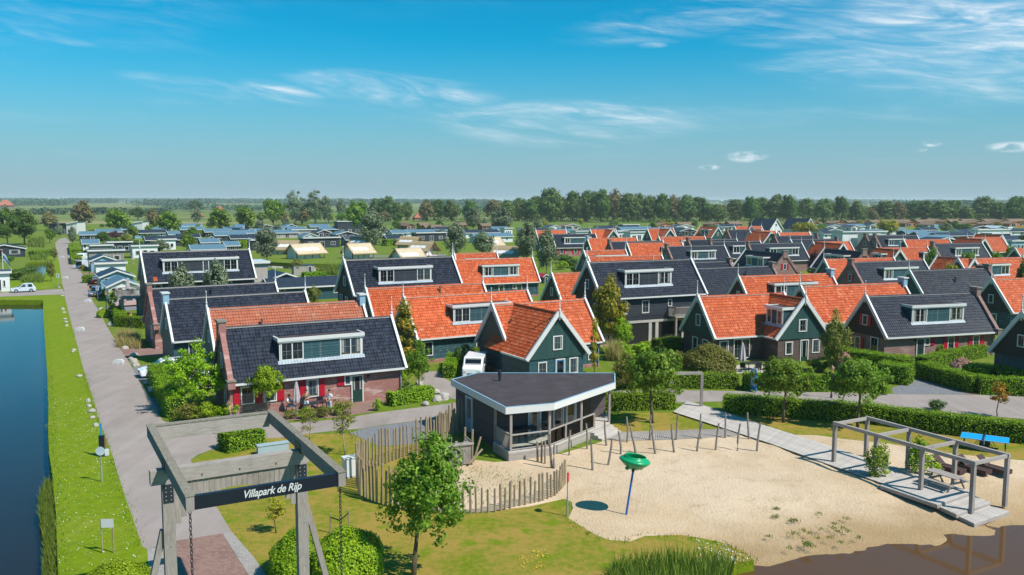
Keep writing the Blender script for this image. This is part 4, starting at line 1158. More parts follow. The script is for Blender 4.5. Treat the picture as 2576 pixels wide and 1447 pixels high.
villa('H13', R[0](1255, 965), R[1](915, 890), 'raised black-boarded villa over an open carport with small wooden balcony', 'black', 'black', gable='black', raised=True, ang=65, L=14.0, dorm=[(3.6, 9.8)], left=gw + [('w', 1.9, .8, .5, 1.4), ('w', -.2, .8, .5, 1.4)],
      front=[('w', 2.9, 1.2, .6, 1.5), ('w', 5.9, .95, .6, 1.45), ('w', 9.2, .55, 1.2, .85)])
villa('H14', R[1](980, 950), R[1](1600, 930), 'black-roofed villa with brick chimney, right behind the raised black villa', 'black', 'mauve', 'wood', 'brick', ang=68, L=14.0, anchor='r')
villa('H14b', R[1](1040, 1080), R[1](2450, 1020), 'wide plain black roof with brick right parapet behind the orange villa with parasol terrace', 'black', 'mauve', 'wood', 'brick', ang=66, L=14.0, anchor='r', vent=[(8.3, 1.6)])
villa('H15', A[2](1870, 1125), A[3](165, 1090), 'orange-roofed villa with green cross gable and parasol terrace', 'orange', 'dark', gable='green', ang=70, L=10.4, near=True, wing=A[3](372, 1150), wing_dorm=(2.4, 5.0), left=[('w', .1, .8, 3.3, 1.2), ('w', 1.5, 1.0, .5, 1.6), ('w', -.4, 1.0, .5, 1.6)], front=[('w', 1.3, 1.1, .5, 1.6), ('w', 3.4, 1.9, .2, 2.0, 2)])
villa('H16', R[1](1780, 1240), R[2](1340, 1175), 'orange-roofed villa with dormer behind the parasol-terrace villa', 'orange', 'green', 'wood', 'cap', gable='black', ang=70, L=14.4, dorm=[(4.0, 10.5)], left=gw)
villa('H17', A[3](330, 1022), A[3](1390, 982), 'orange-roofed villa left of the brick villa with red shutters on the right', 'orange', 'green', 'wood', 'cap', gable='black', ang=71, L=14.4, left=gw, vent=[])
villa('H18', A[3](985, 1120), A[3](2150, 1080), 'black-roofed brick villa with red shutters and dormer behind the clipped garden hedges', 'black', 'mauve', 'wood', 'brick', gable='black', ang=73, L=14.0, near=True, dorm=[(3.9, 10.4)],
      left=gs2 + [('w', 1.5, 1.1, .5, 1.8), ('w', -1.0, .9, .5, 1.5), ('s', -.3, .45, .5, 1.5), ('s', -1.7, .45, .5, 1.5)],
      front=[('l', 3.75), ('d', 4.5), ('w', 5.35, .6, 1.4, .8), ('s', 5.95, .55, 1.4, .8), ('s', 7.6, .5, .8, 1.4), ('w', 8.3, .85, .8, 1.4), ('s', 9.0, .5, .8, 1.4), ('s', 10.8, .5, .8, 1.4), ('w', 11.5, .85, .8, 1.4), ('s', 12.3, .5, .8, 1.4)])
villa('H19', R[3](270, 1115), R[3](2000, 1050), 'black-roofed villa with brick right chimney behind the hedge-garden villa', 'black', 'mauve', 'wood', 'brick', ang=70, L=14.6, vent=[(7.0, 2.2)])
villa('H20', R[3](1930, 1290), R[3](2572, 1265), 'orange-roofed villa with big dark left gable at the right edge', 'orange', 'green', gable='black', ang=71, L=14.0, left=gw2, dorm=[(6.5, 11)])
villa('H21', A[3](2560, 1290), A[3](3100, 1270), 'dark green gable with white bargeboards at the lower right edge', 'orange', 'green', gable='black', ang=73, L=12.0, wing=A[3](2445, 1190), left=gw)
villa('H22', R[2](1660, 950), R[3](640, 895), 'black-roofed villa with dark brick left gable and red shutters, in the right middle rows', 'black', 'dark', 'brick', 'wood', ang=69, L=15.0, dorm=[(4.8, 11.6)], left=gs2)
villa('H23', R[2](1690, 870), R[2](2510, 855), 'narrow strip of orange roof behind the villa with dark brick gable', 'orange', 'green', ang=72, L=14.0, anchor='r')
villa('H24', R[1](1920, 700), R[2](400, 780), 'navy-roofed villa with red-shuttered pink brick gable turned to the viewer', 'navy', 'mauve', 'wood', 'brick', ang=161, L=12.5, dorm=[(3.6, 9.0)], right=gs2)
villa('H25', R[2](1140, 670), R[2](1880, 735), 'navy-roofed villa with shaded dormer and brick chimney, right of the pink brick gable', 'navy', 'mauve', 'wood', 'brick', ang=162, L=11.5, dorm=[(3.0, 8.6)], right=gw)
villa('H26', R[1](1960, 580), R[2](680, 550), 'black-roofed brown-brick villa with wide dormer behind the pink brick gable', 'black', 'mauve', 'brick', 'wood', ang=68, L=15.0, dorm=[(4.5, 12.5)])
villa('H27', R[1](330, 635), R[1](1515, 605), 'black-roofed villa with brick left chimney gable and green dormer in the middle rows', 'black', 'dark', 'brick', 'wood', ang=68, L=14.6, dorm=[(4.6, 10.9)], left=gw)
villa('H28', R[0](2050, 570), R[1](670, 555), 'orange-roofed villa with white framed dormer left of the brick chimney gable', 'orange', 'green', ang=71, L=14.0, dorm=[(8.2, 13.2)], left=gw)
villa('H29', R[0](1690, 540), R[1](255, 520), 'black roof with brick left parapet between two orange roofs', 'black', 'dark', 'brick', 'wood', ang=70, L=14.2, left=gw)
villa('H30', R[0](1250, 475), R[0](2260, 455), 'orange roof with small flat dormer behind the grey-green willow', 'orange', 'green', 'cap', 'wood', ang=68, L=14.2, dorm=[(8.0, 11.0)])
villa('H31', R[0](540, 390), R[0](1400, 380), 'black-roofed brick villa with red shutters, green dormer and satellite dish beside the willows', 'black', 'brick', 'wood', 'wood', ang=71, L=13.4, dorm=[(3.0, 11.2)], front=brk)
villa('H32', R[0](215, 315), R[0](790, 308), 'orange roof half hidden by the tall willow', 'orange', 'green', ang=70, L=10.5)
villa('H33', R[0](1180, 725), R[0](1975, 705), 'short orange-roofed villa with green left gable and long flat dormer strip', 'orange', 'green', ang=67, L=9.2, dorm=[(1.7, 8.2)], left=gw2)
villa('H34', R[0](1270, 850), R[1](255, 815), 'orange roof strip right behind the raised carport villa', 'orange', 'green', ang=70, L=14.2)
villa('H35', R[0](1310, 298), R[0](1900, 290), 'orange-roofed villa with small green cross gable, far middle', 'orange', 'green', ang=68, L=9.5, wing=R[0](1780, 305))
villa('H36', R[0](2460, 280), R[1](450, 275), 'orange-roofed villa with small green cross gable, second of the far pair', 'orange', 'green', ang=70, L=9.8, wing=R[1](408, 290), left=gw)
villa('H37', R[1](1010, 230), R[1](1265, 240), 'orange-roofed villa with shaded left slope, dormer and square-windowed green gable', 'orange', 'green', ang=150, L=9.5, dorm=[(2.5, 7.0)], right=gw)
villa('H38', R[1](1540, 295), R[1](2290, 287), 'black-roofed villa with dark brick left gable behind the far rows', 'black', 'dark', 'brick', 'wood', ang=70, L=13.5, left=gw, vent=[(6.3, 2.0)])
villa('H39', R[1](2010, 322), R[1](2560, 315), 'orange-roofed villa with vented shaded cross roof in the far rows', 'orange', 'green', ang=71, L=9.5, wing=R[1](2438, 345), gable='green')
villa('H40', R[1](1700, 225), R[1](2320, 230), 'farthest orange-roofed villa below the white gabled houses', 'orange', 'green', ang=72, L=11.5, wing=R[1](2035, 225))
villa('H41', R[1](760, 500), R[1](1770, 488), 'black-roofed villa with brick left chimney behind the black dormer villa', 'black', 'dark', 'brick', 'wood', ang=70, L=14.0)
villa('H42', R[1](1205, 540), R[1](2240, 520), 'black-roofed villa with brick chimney and green dormer partly hidden by the navy roof', 'black', 'mauve', 'brick', 'wood', ang=69, L=14.0, dorm=[(5.0, 10.5)])
villa('H43', R[1](700, 435), R[1](1090, 428), 'orange roof strip in front of the square-windowed green gable', 'orange', 'green', ang=70, L=14.0, anchor='r', dorm=[(6.2, 9.2)])
villa('H44', R[2](205, 352), R[2](775, 348), 'thin orange roof strip beside the yellow-green tree', 'orange', 'green', ang=71, L=11.0)
villa('H45', R[2](125, 420), R[2](1010, 405), 'black-roofed villa with chimneys at both ends near the yellow-green tree', 'black', 'dark', 'brick', 'brick', ang=70, L=14.2)
villa('H46', R[2](450, 490), R[2](1440, 478), 'black-roofed villa with right brick chimney behind the orange cross-gabled villa', 'black', 'mauve', 'wood', 'brick', ang=70, L=14.2)
villa('H47', R[2](905, 540), R[2](1640, 525), 'orange-roofed villa with shaded cross roof and dark left gable beside the purple bush', 'orange', 'green', gable='black', ang=71, L=10.5, wing=R[2](1512, 580))
villa('H48', R[2](2140, 410), R[3](730, 433), 'black-roofed villa with dormer behind the red cross roof, brick left gable', 'black', 'dark', 'brick', 'wood', ang=73, L=14.2, dorm=[(3.0, 8.5)], left=gw)
villa('H49', R[2](1955, 402), R[3](490, 398), 'black-roofed villa with dark brick gable left of the glazed white house', 'black', 'dark', 'brick', 'wood', ang=71, L=14.0, left=gw)
villa('H50', R[3](150, 492), R[3](980, 495), 'orange-roofed villa behind the brick chimney of the green-dormer villa', 'orange', 'green', ang=75, L=13.5)
villa('H51', R[2](2190, 660), R[3](470, 660), 'orange-roofed villa with green cross gable and glazed dormers in the right middle rows', 'orange', 'green', ang=73, L=12.5, wing=R[3](84, 700), wing_dorm=(2.0, 4.6), dorm=[(10.0, 12.0)])
villa('H52', R[3](730, 572), R[3](2080, 558), 'black-roofed villa with wide dormer and brick left chimney at the right', 'black', 'dark', 'brick', 'wood', ang=71, L=14.4, dorm=[(4.6, 11.4)])
villa('H53', R[3](1440, 447), R[3](2140, 445), 'orange-roofed villa with small cross gable at the far right', 'orange', 'green', ang=72, L=11.5, wing=R[3](1785, 480))
villa('H54', R[3](1600, 370), R[3](1850, 400), 'dark red roof slope behind the far right cross-gabled villa', 'orange', 'green', ang=160, L=9.0)
villa('H55', R[3](1250, 880), R[3](2260, 850), 'orange-roofed villa with brown left gable right of the shaded red slope', 'orange', 'green', gable='black', ang=71, L=14.2, dorm=[(3.2, 9.0)])
villa('H56', R[3](830, 828), R[3](1225, 858), 'shaded red roof slope with white verge in front of the wide-dormer villa', 'orange', 'green', ang=158, L=7.5)
villa('H57', R[3](2390, 662), R[3](2572, 655), 'orange-roofed villa with green left gable and window at the right frame edge', 'orange', 'green', ang=71, L=13.0, left=gw)
# two stray orange tiles on the far left black roof
e1, L1, r1 = VILLAS['H1']
for c in (4, 5):
    for r in (12, 13): link('tile', one_tile(), M['tile_orange'], e1, (c * TW, -r * TR * TC - .03, 9.0 - r * TR * TS + .025))['label'] = 'orange replacement tile'
# carport, lower storey and balcony of the raised villa on the centre right
e13, L13, r13 = VILLAS['H13']
MB().box(2.4, 6.2, -2.92, -2.803, .05, 2.2).box(7.6, 10.6, -2.92, -2.803, .05, 2.2).build('carport_shade_panel', M['interior'], e13)  # dark panels on the wall stand in for the shade inside the carport
for x in (2.0, 6.3, 7.2, 10.8, 13.4): MB().box(x, x + .4, -3.0, -2.805, 0, 2.35).build('concrete_column', M['concrete'], e13)
MB().box(1.6, 13.8, -3.02, -2.804, 2.352, 2.6).build('concrete_beam', M['concrete'], e13)
door(e13, 10.0, -2.84, 1.0, 2.1)
e13.children[-1].location.z = 3.0
bal = MB().box(9.0, 12.2, -4.3, -2.86, 2.84, 3.0).build('balcony_floor', M['grey_wood_x'], e13)
MB().box(9.05, 9.25, -4.25, -4.05, 0, 2.83).box(11.95, 12.15, -4.25, -4.05, 0, 2.83).build('balcony_post', M['grey_wood'], e13)
m = MB().box(9.0, 12.2, -4.3, -4.22, 3.95, 4.05).box(9.0, 9.08, -4.22, -2.9, 3.95, 4.05).box(12.12, 12.2, -4.22, -2.9, 3.95, 4.05)
for i in range(22): m.box(9.05 + i * .145, 9.1 + i * .145, -4.28, -4.24, 3.0, 3.95)
for i in range(9): m.box(9.02, 9.06, -4.1 + i * .14, -4.05 + i * .14, 3.0, 3.95); m.box(12.14, 12.18, -4.1 + i * .14, -4.05 + i * .14, 3.0, 3.95)
m.build('balcony_railing', M['grey_wood'], e13)
# ================================================================== CHALETS, TENTS, FAR HOUSES
for nm, c, lt, rg in (('roof_teal', '#4b6a7c', '#5a7888', .6), ('roof_navy', '#232a35', '#2e3743', .5), ('roof_slate', '#3a4048', '#474e57', .6), ('roof_brown', '#6d5a48', '#806b56', .85), ('roof_pale', '#a9b6c0', '#b9c4cb', .6)):
    t = NT(nm); n = t.noise(2.0, 6, .6); rows = t.math('FRACT', t.math('MULTIPLY', t.noise(.01, 0), 1.0))
    t.bump(t.noise(18, 3, .6), .4, .02)
    M[nm] = t.fin(t.mix(t.ramp(n, .3, .7), lin(c), lin(lt)), rg, .4)
ORD = ['leftmost', 'second', 'third', 'fourth', 'fifth', 'sixth', 'seventh', 'eighth', 'ninth', 'tenth', 'eleventh', 'twelfth', 'thirteenth', 'fourteenth', 'fifteenth', 'sixteenth', 'seventeenth', 'eighteenth', 'nineteenth', 'twentieth', 'twenty-first', 'twenty-second', 'twenty-third', 'twenty-fourth', 'twenty-fifth', 'twenty-sixth', 'twenty-seventh', 'twenty-eighth', 'twenty-ninth', 'thirtieth']
def ordl(i): return 'leftmost' if i == 0 else ORD[i] + ' from left'
PENDING = []
def place_label(o, x, desc, zone): PENDING.append((zone, x, o, desc))
def flush_labels():
    z = {}
    for q in PENDING: z.setdefault(q[0], []).append(q)
    for zone, qs in z.items():
        for i, (_, x, o, desc) in enumerate(sorted(qs, key=lambda t: t[1])): o['label'] = '%s, %s %s' % (desc, ordl(i), zone)
    PENDING.clear()
WALLS = {'white': 'white_boards', 'navy': 'slate_boards', 'blue': 'blue_boards', 'taupe': 'taupe_boards', 'brown': 'brown_wood', 'orange': 'orange_wood', 'green': 'green_boards_clean', 'grey': 'grey_vertical'}
def chalet(x1, x2, y, roof, wall, kind, zone, zr=3.5, depth=9.0, ang=None, trim='white', desc=None, half=3.0, rise=1.15, cat='chalet', name='chalet', wins=3):
    p = G(x1, y, zr); xc = (x1 + x2) / 2
    dd = p.y * math.cos(PITCH) + (CAM_H - zr) * math.sin(PITCH)
    bear = math.degrees(math.atan2(p.x, p.y))
    if ang is None: ang = 62 + max(-2, min(10, bear * .35 + 3))
    a = rad(ang); u = Vector((math.sin(a), math.cos(a), 0)); v = Vector((-math.cos(a), math.sin(a), 0))
    he = zr - rise
    wm, rm, tm = M[WALLS[wall]], M['roof_' + roof], M[trim]
    rz = math.atan2(u.y, u.x)
    if kind in ('long', 'flat', 'mono'):
        lo, hi = .5, 60.
        for _ in range(40):
            L = (lo + hi) / 2
            if to_px(p + u * L)[0] < x2: lo = L
            else: hi = L
        L = round(L * 2) / 2
        o = p.copy()
    else:
        W = (x2 - x1) * dd / F_SURVEY / max(.5, math.sin(a - rad(bear))); half = W / 2
        o = G(xc, y, zr)
    e = empty(name, (o.x, o.y, 0), rz, None, cat, 'lodges with brown roofs' if roof == 'brown' else 'low chalets of the park')
    # local: x along u, y along v (away)
    if kind == 'long':
        k = rise / half
        MB().extrude_x([(-half + .15, 0), (half - .15, 0), (half - .15, he), (0, zr - .12), (-half + .15, he)], .25, L - .25).build('wall', wm, e)
        MB().extrude_x([(-half - .35, he - .35 * k), (0, zr), (half + .35, he - .35 * k), (half + .35, he - .35 * k - .1), (0, zr - .1), (-half - .35, he - .35 * k - .1)], 0, L).build('roof', rm, e)
        MB().box(-.05, L + .05, -half - .42, -half - .352, he - .35 * k - .2, he - .35 * k + .02).build('fascia', tm, e)
        m = MB()
        for x in (-.09, L): m.extrude_x([(-half - .4, he - .4 * k - .2), (-half - .4, he - .4 * k + .05), (0, zr + .05), (half + .4, he - .4 * k + .05), (half + .4, he - .4 * k - .2), (0, zr - .2)], x, x + .09)
        m.build('verge_board', tm, e)
        yw = -half + .14
        for i in range(wins):
            x = L * (i + .5) / wins
            if i == wins // 2: window(e, x, yw, .1, 1.5, 2.05, 0, 2, False)
            else: window(e, x, yw, .9, .8, 1.15, 0, 1, False)
        window(e, .24, 0, .9, .8, 1.15, -math.pi / 2, 1, False)
    elif kind in ('flat', 'mono'):
        s = .5 if kind == 'flat' else 1.6
        MB().extrude_x([(-2.6, 0), (2.6, 0), (2.6, zr - .25), (-2.6, zr - .25)], .3, L - .3).build('wall', wm, e)
        MB().box(0, L, -3.0, 3.0, zr - .248, zr - .02).build('roof', rm, e)
        MB().box(-.06, L + .06, -3.08, -3.003, zr - .34, zr + .04).box(-.08, -.003, -3.0, 3.0, zr - .34, zr + .04).box(L + .003, L + .08, -3.0, 3.0, zr - .34, zr + .04).build('fascia', tm, e)
        for i in range(wins):
            x = .8 + (L - 1.6) * (i + .5) / wins
            window(e, x, -2.61, .15 if i % 2 else .8, min(1.6, (L - 1.6) / wins * .7), 2.0 if i % 2 else 1.2, 0, 1 if L / wins < 3 else 2, False)
        window(e, .29, 0, .6, 1.0, 1.4, -math.pi / 2, 1, False)
    else:   # gable end towards the viewer
        hw = half - .35; k = rise / half; D = depth
        MB().extrude_y([(-hw, 0), (hw, 0), (hw, he), (0, zr - .12), (-hw, he)], .35, D).build('wall', wm, e)
        MB().extrude_y([(-half, he - .02), (0, zr), (half, he - .02), (half, he - .12), (0, zr - .1), (-half, he - .12)], 0, D + .3).build('roof', rm, e)
        MB().extrude_y([(-half - .04, he - .22), (-half - .04, he + .05), (0, zr + .07), (half + .04, he + .05), (half + .04, he - .22), (0, zr - .2)], -.08, -.003).build('verge_board', tm, e)
        MB().box(-half - .09, -half - .005, 0, D + .3, he - .18, he).box(half + .005, half + .09, 0, D + .3, he - .18, he).build('fascia', tm, e)
        if half > 1.4:
            window(e, -hw * .45, .34, .15, hw * .75, 2.0, 0, 2, False); window(e, hw * .5, .34, .8, hw * .5, 1.2, 0, 1, False)
            window(e, -hw - .0, 3, .8, .9, 1.2, -math.pi / 2, 1, False)
        else: door(e, 0, .34, .8, min(1.9, he - .1))
    RC = {'teal': 'blue-grey', 'navy': 'black', 'slate': 'dark grey', 'brown': 'brown', 'pale': 'pale'}
    WC = {'navy': 'dark', 'taupe': 'tan', 'orange': 'orange-brown', 'blue': 'pale blue'}
    if desc is None:
        desc = '%s %s with %s %s' % (WC.get(wall, wall), cat, RC[roof], {'long': 'pitched roof', 'flat': 'flat roof', 'mono': 'slanted roof', 'front': 'front gable'}[kind])
    place_label(e, xc, desc, zone)
    return e
ZA, ZB, ZC, ZD, ZE = ('in the left camp', 'behind the left villas', 'behind the tents', 'behind the middle villas', 'behind the right villas')
for a in [
    (240, 304, 578, 'teal', 'navy', 'long', ZA), (198, 262, 584, 'teal', 'navy', 'long', ZA), (204, 250, 604, 'teal', 'white', 'long', ZA), (267, 330, 609, 'slate', 'navy', 'flat', ZA),
    (224, 283, 617, 'slate', 'grey', 'flat', ZA), (218, 313, 630, 'slate', 'grey', 'flat', ZA), (228, 293, 645, 'navy', 'blue', 'front', ZA), (234, 313, 661, 'slate', 'white', 'flat', ZA), (253, 337, 682, 'navy', 'blue', 'front', ZA), (271, 352, 704, 'teal', 'white', 'front', ZA),
    (-40, 59, 618, 'navy', 'navy', 'front', 'on the left bank'), (-30, 27, 684, 'slate', 'white', 'flat', 'on the left bank'),
    (335, 417, 580, 'navy', 'blue', 'long', ZB), (362, 480, 596, 'navy', 'navy', 'long', ZB), (327, 394, 618, 'slate', 'white', 'flat', ZB), (475, 565, 617, 'teal', 'white', 'long', ZB), (450, 514, 572, 'teal', 'navy', 'long', ZB), (511, 580, 577, 'teal', 'navy', 'long', ZB),
    (535, 618, 585, 'teal', 'navy', 'long', ZB), (575, 648, 592, 'navy', 'navy', 'long', ZB), (625, 668, 603, 'slate', 'navy', 'flat', ZB), (560, 612, 570, 'teal', 'navy', 'long', ZB), (618, 646, 576, 'navy', 'navy', 'front', ZB), (621, 668, 657, 'pale', 'taupe', 'flat', ZB, 6.0),
    (649, 692, 566, 'teal', 'navy', 'front', ZC), (719, 748, 565, 'teal', 'navy', 'front', ZC), (640, 692, 576, 'teal', 'navy', 'long', ZC), (689, 747, 579, 'teal', 'taupe', 'long', ZC), (721, 768, 572, 'teal', 'navy', 'long', ZC), (728, 796, 578, 'slate', 'taupe', 'flat', ZC), (776, 823, 565, 'teal', 'taupe', 'long', ZC),
    (843, 907, 557, 'slate', 'navy', 'flat', ZC, 6.0), (846, 902, 583, 'teal', 'navy', 'front', ZC), (764, 802, 588, 'teal', 'white', 'front', ZC), (798, 834, 579, 'navy', 'navy', 'front', ZC), (756, 850, 598, 'slate', 'navy', 'flat', ZC), (862, 918, 594, 'slate', 'navy', 'long', ZC),
    (675, 765, 688, 'navy', 'green', 'front', 'by the reed pond'), (664, 866, 702, 'navy', 'green', 'long', 'by the reed pond'),
    (420, 452, 583, 'teal', 'navy', 'long', ZB), (440, 500, 590, 'navy', 'navy', 'long', ZB), (380, 430, 573, 'teal', 'navy', 'long', ZB), (300, 345, 572, 'teal', 'navy', 'long', ZB), (585, 640, 580, 'teal', 'white', 'long', ZB), (500, 548, 601, 'teal', 'navy', 'long', ZB), (590, 626, 565, 'teal', 'navy', 'long', ZB), (455, 505, 564, 'teal', 'white', 'long', ZB), (395, 440, 602, 'slate', 'white', 'flat', ZB), (560, 600, 608, 'teal', 'navy', 'long', ZB),
    (700, 740, 570, 'teal', 'navy', 'long', ZC), (800, 846, 571, 'teal', 'navy', 'long', ZC), (905, 950, 566, 'teal', 'white', 'long', ZC), (925, 975, 576, 'navy', 'white', 'long', ZC), (1090, 1130, 571, 'navy', 'navy', 'long', ZC), (1235, 1275, 570, 'teal', 'white', 'long', ZC),
    (1640, 1690, 572, 'teal', 'white', 'long', ZD), (1390, 1440, 576, 'teal', 'navy', 'long', ZD), (1500, 1548, 568, 'navy', 'white', 'long', ZD), (2225, 2268, 570, 'teal', 'white', 'long', ZE), (2400, 2446, 574, 'navy', 'white', 'long', ZE), (2310, 2350, 570, 'navy', 'navy', 'long', ZE),
    (966, 1012, 592, 'navy', 'navy', 'long', ZC), (980, 1020, 579, 'teal', 'white', 'long', ZC), (1018, 1090, 578, 'teal', 'white', 'long', ZC), (1040, 1117, 585, 'slate', 'navy', 'flat', ZC), (1113, 1148, 578, 'slate', 'white', 'flat', ZC), (1164, 1250, 578, 'navy', 'white', 'long', ZC), (1187, 1282, 587, 'teal', 'white', 'long', ZC), (1262, 1284, 573, 'slate', 'white', 'flat', ZC), (1305, 1332, 573, 'navy', 'white', 'flat', ZC),
    (1345, 1378, 574, 'navy', 'navy', 'long', ZD), (1382, 1413, 566, 'slate', 'white', 'front', ZD), (1421, 1460, 563, 'brown', 'taupe', 'front', ZD), (1440, 1486, 580, 'slate', 'white', 'flat', ZD), (1555, 1636, 570, 'teal', 'blue', 'long', ZD), (1560, 1602, 564, 'slate', 'navy', 'flat', ZD), (1576, 1626, 582, 'slate', 'white', 'flat', ZD), (1546, 1572, 580, 'pale', 'white', 'flat', ZD),
    (1703, 1748, 564, 'slate', 'white', 'front', ZD), (1711, 1757, 574, 'navy', 'navy', 'front', ZD), (1805, 1851, 563, 'navy', 'white', 'long', ZD), (1775, 1812, 572, 'navy', 'navy', 'long', ZD), (1460, 1530, 574, 'slate', 'white', 'long', ZD),
    (2055, 2130, 563, 'slate', 'white', 'long', ZE), (2081, 2121, 564, 'slate', 'white', 'front', ZE), (2110, 2168, 562, 'teal', 'white', 'long', ZE), (2143, 2168, 565, 'slate', 'white', 'front', ZE), (2190, 2222, 560, 'navy', 'white', 'front', ZE), (2060, 2106, 579, 'navy', 'white', 'long', ZE),
    (2077, 2126, 574, 'navy', 'white', 'front', ZE), (2160, 2216, 576, 'teal', 'navy', 'long', ZE), (2268, 2324, 577, 'teal', 'navy', 'long', ZE), (2300, 2384, 581, 'teal', 'navy', 'long', ZE), (2273, 2382, 590, 'teal', 'navy', 'long', ZE), (2347, 2442, 583, 'navy', 'navy', 'long', ZE), (2352, 2416, 596, 'navy', 'navy', 'front', ZE),
    (2447, 2530, 575, 'pale', 'white', 'flat', ZE), (2451, 2494, 566, 'navy', 'navy', 'front', ZE), (2508, 2532, 566, 'pale', 'blue', 'front', ZE), (2490, 2568, 591, 'navy', 'blue', 'long', ZE), (2526, 2566, 602, 'slate', 'blue', 'flat', ZE), (2480, 2530, 584, 'pale', 'navy', 'flat', ZE), (2525, 2590, 573, 'navy', 'white', 'long', ZE)]:
    chalet(*a)
chalet(2105, 2217, 580, 'slate', 'white', 'flat', ZE, zr=6.0, desc='two-storey white glazed house', wins=4, cat='house', name='house')
chalet(2170, 2200, 586, 'slate', 'white', 'flat', ZE, zr=5.4, desc='white box-like house, square window', wins=1, cat='house', name='house')
# brown lodges
ZL, ZR_ = 'near the belt centre', 'in the right lodge rows'
for a in [(1012, 1034, 561, 'orange', 'front'), (1022, 1046, 563, 'brown', 'front'), (1052, 1078, 561, 'brown', 'long'), (1064, 1110, 566, 'brown', 'long'), (1082, 1144, 569, 'brown', 'long'), (1144, 1171, 560, 'brown', 'long'), (1206, 1236, 562, 'brown', 'long')]:
    chalet(a[0], a[1], a[2], 'brown', a[3], a[4], ZL, trim='fascia_wood', cat='lodge', name='lodge', half=3.0, rise=1.2)
for a in [(1654, 1700, 560, 'orange', 'front'), (1701, 1748, 558, 'brown', 'long'), (1790, 1826, 558, 'orange', 'front'), (1828, 1860, 556, 'brown', 'long'), (1890, 1915, 556, 'brown', 'long'), (2047, 2063, 556, 'brown', 'front'), (2078, 2110, 554, 'brown', 'long'), (2098, 2131, 555, 'orange', 'front'), (2126, 2148, 553, 'brown', 'long'), (2165, 2187, 554, 'orange', 'front'), (2185, 2240, 552, 'brown', 'long'),
          (2240, 2285, 551, 'brown', 'long'), (2279, 2309, 555, 'orange', 'front'), (2300, 2342, 551, 'brown', 'long'), (2337, 2375, 558, 'blue', 'front'), (2343, 2374, 554, 'brown', 'front'), (2375, 2392, 551, 'brown', 'front'), (2388, 2424, 554, 'brown', 'long'), (2427, 2466, 557, 'orange', 'front'), (2452, 2480, 552, 'brown', 'front'), (2415, 2450, 549, 'brown', 'long'), (2487, 2523, 556, 'orange', 'front'), (2470, 2505, 549, 'brown', 'long'), (2515, 2537, 551, 'brown', 'front'), (2543, 2578, 555, 'orange', 'front'), (2530, 2570, 548.5, 'brown', 'long'), (2380, 2410, 549, 'brown', 'long'), (2330, 2360, 549, 'brown', 'long')]:
    chalet(a[0], a[1], a[2], 'brown', a[3], a[4], ZR_, trim='fascia_wood', cat='lodge', name='lodge', half=3.2, rise=1.3, wins=2)
flush_labels()
# white-gabled houses with navy roofs, far right of centre
for (ax, ay), wpx, lab in (((1955, 550), 44, 'white-gabled house with steep navy roof, left one of the far pair'), ((2039, 549), 42, 'white-gabled house with steep navy roof, right one of the far pair')):
    o = G(ax, ay, 7.5); dd = o.y; W = wpx * dd / F_SURVEY; hw = W / 2
    e = empty('house', (o.x, o.y, 0), rad(32), lab, 'house', 'white-gabled houses')
    MB().extrude_y([(-hw, 0), (hw, 0), (hw, 3.2), (0, 7.3), (-hw, 3.2)], .4, 13).build('wall', M['white_boards'], e)
    MB().extrude_y([(-hw - .5, 2.75), (0, 7.55), (hw + .5, 2.75), (hw + .5, 2.55), (0, 7.3), (-hw - .5, 2.55)], 0, 13.4).build('roof', M['roof_navy'], e)
    MB().extrude_y([(-hw - .55, 2.4), (-hw - .55, 2.85), (0, 7.7), (hw + .55, 2.85), (hw + .55, 2.4), (0, 7.2)], -.12, -.003).build('verge_board', M['white'], e)
    window(e, 0, .39, 4.2, 1.2, 1.2, 0, 2, False); window(e, -2, .39, .9, 1.6, 1.4, 0, 2, False); window(e, 2, .39, .2, 1.6, 2.1, 0, 2, False)
# white-ended buildings at the far end of the left road
def slant_house(x1, x2, xm, y, yb, label, roofm='roof_navy'):
    b = G((x1 + x2) / 2, yb); dd = b.y; s = dd / F_SURVEY
    W, Wd = (x2 - xm) * s * 1.05, (xm - x1) * s * 1.05; Ht = (yb - y) * s
    e = empty('house', G(xm, yb), rad(4), label, 'house')
    MB().extrude_y([(0, 0), (W, 0), (W, Ht), (0, Ht * .84)], 0, 9).build('wall', M['white'], e)
    MB().box(-Wd, -.01, .3, 8.6, 0, Ht * .8).build('side_wall', M['slate_boards'], e)
    MB().extrude_y([(-Wd - .3, Ht * .8), (-.0, Ht * .84), (W + .5, Ht * 1.0 + .02), (W + .5, Ht + .25), (0, Ht * .84 + .22), (-Wd - .3, Ht * .8 + .2)], -.4, 9.4).build('roof', M[roofm], e)
    MB().extrude_y([(0, Ht * .84 - .2), (W + .55, Ht - .12), (W + .55, Ht + .3), (0, Ht * .84 + .25)], -.5, -.403).build('fascia', M['white'], e)
    window(e, -Wd * .5, .29, Ht * .45, Wd * .3, Ht * .2, 0, 2, False); window(e, -Wd * .2, .29, .2, Wd * .2, 2.1, 0, 1, False)
slant_house(128, 193, 168, 560, 592, 'tall dark building with white slanted end wall closing the left road')
slant_house(326, 357, 332, 559, 584, 'small dark building with bright white slanted end wall in the camp')
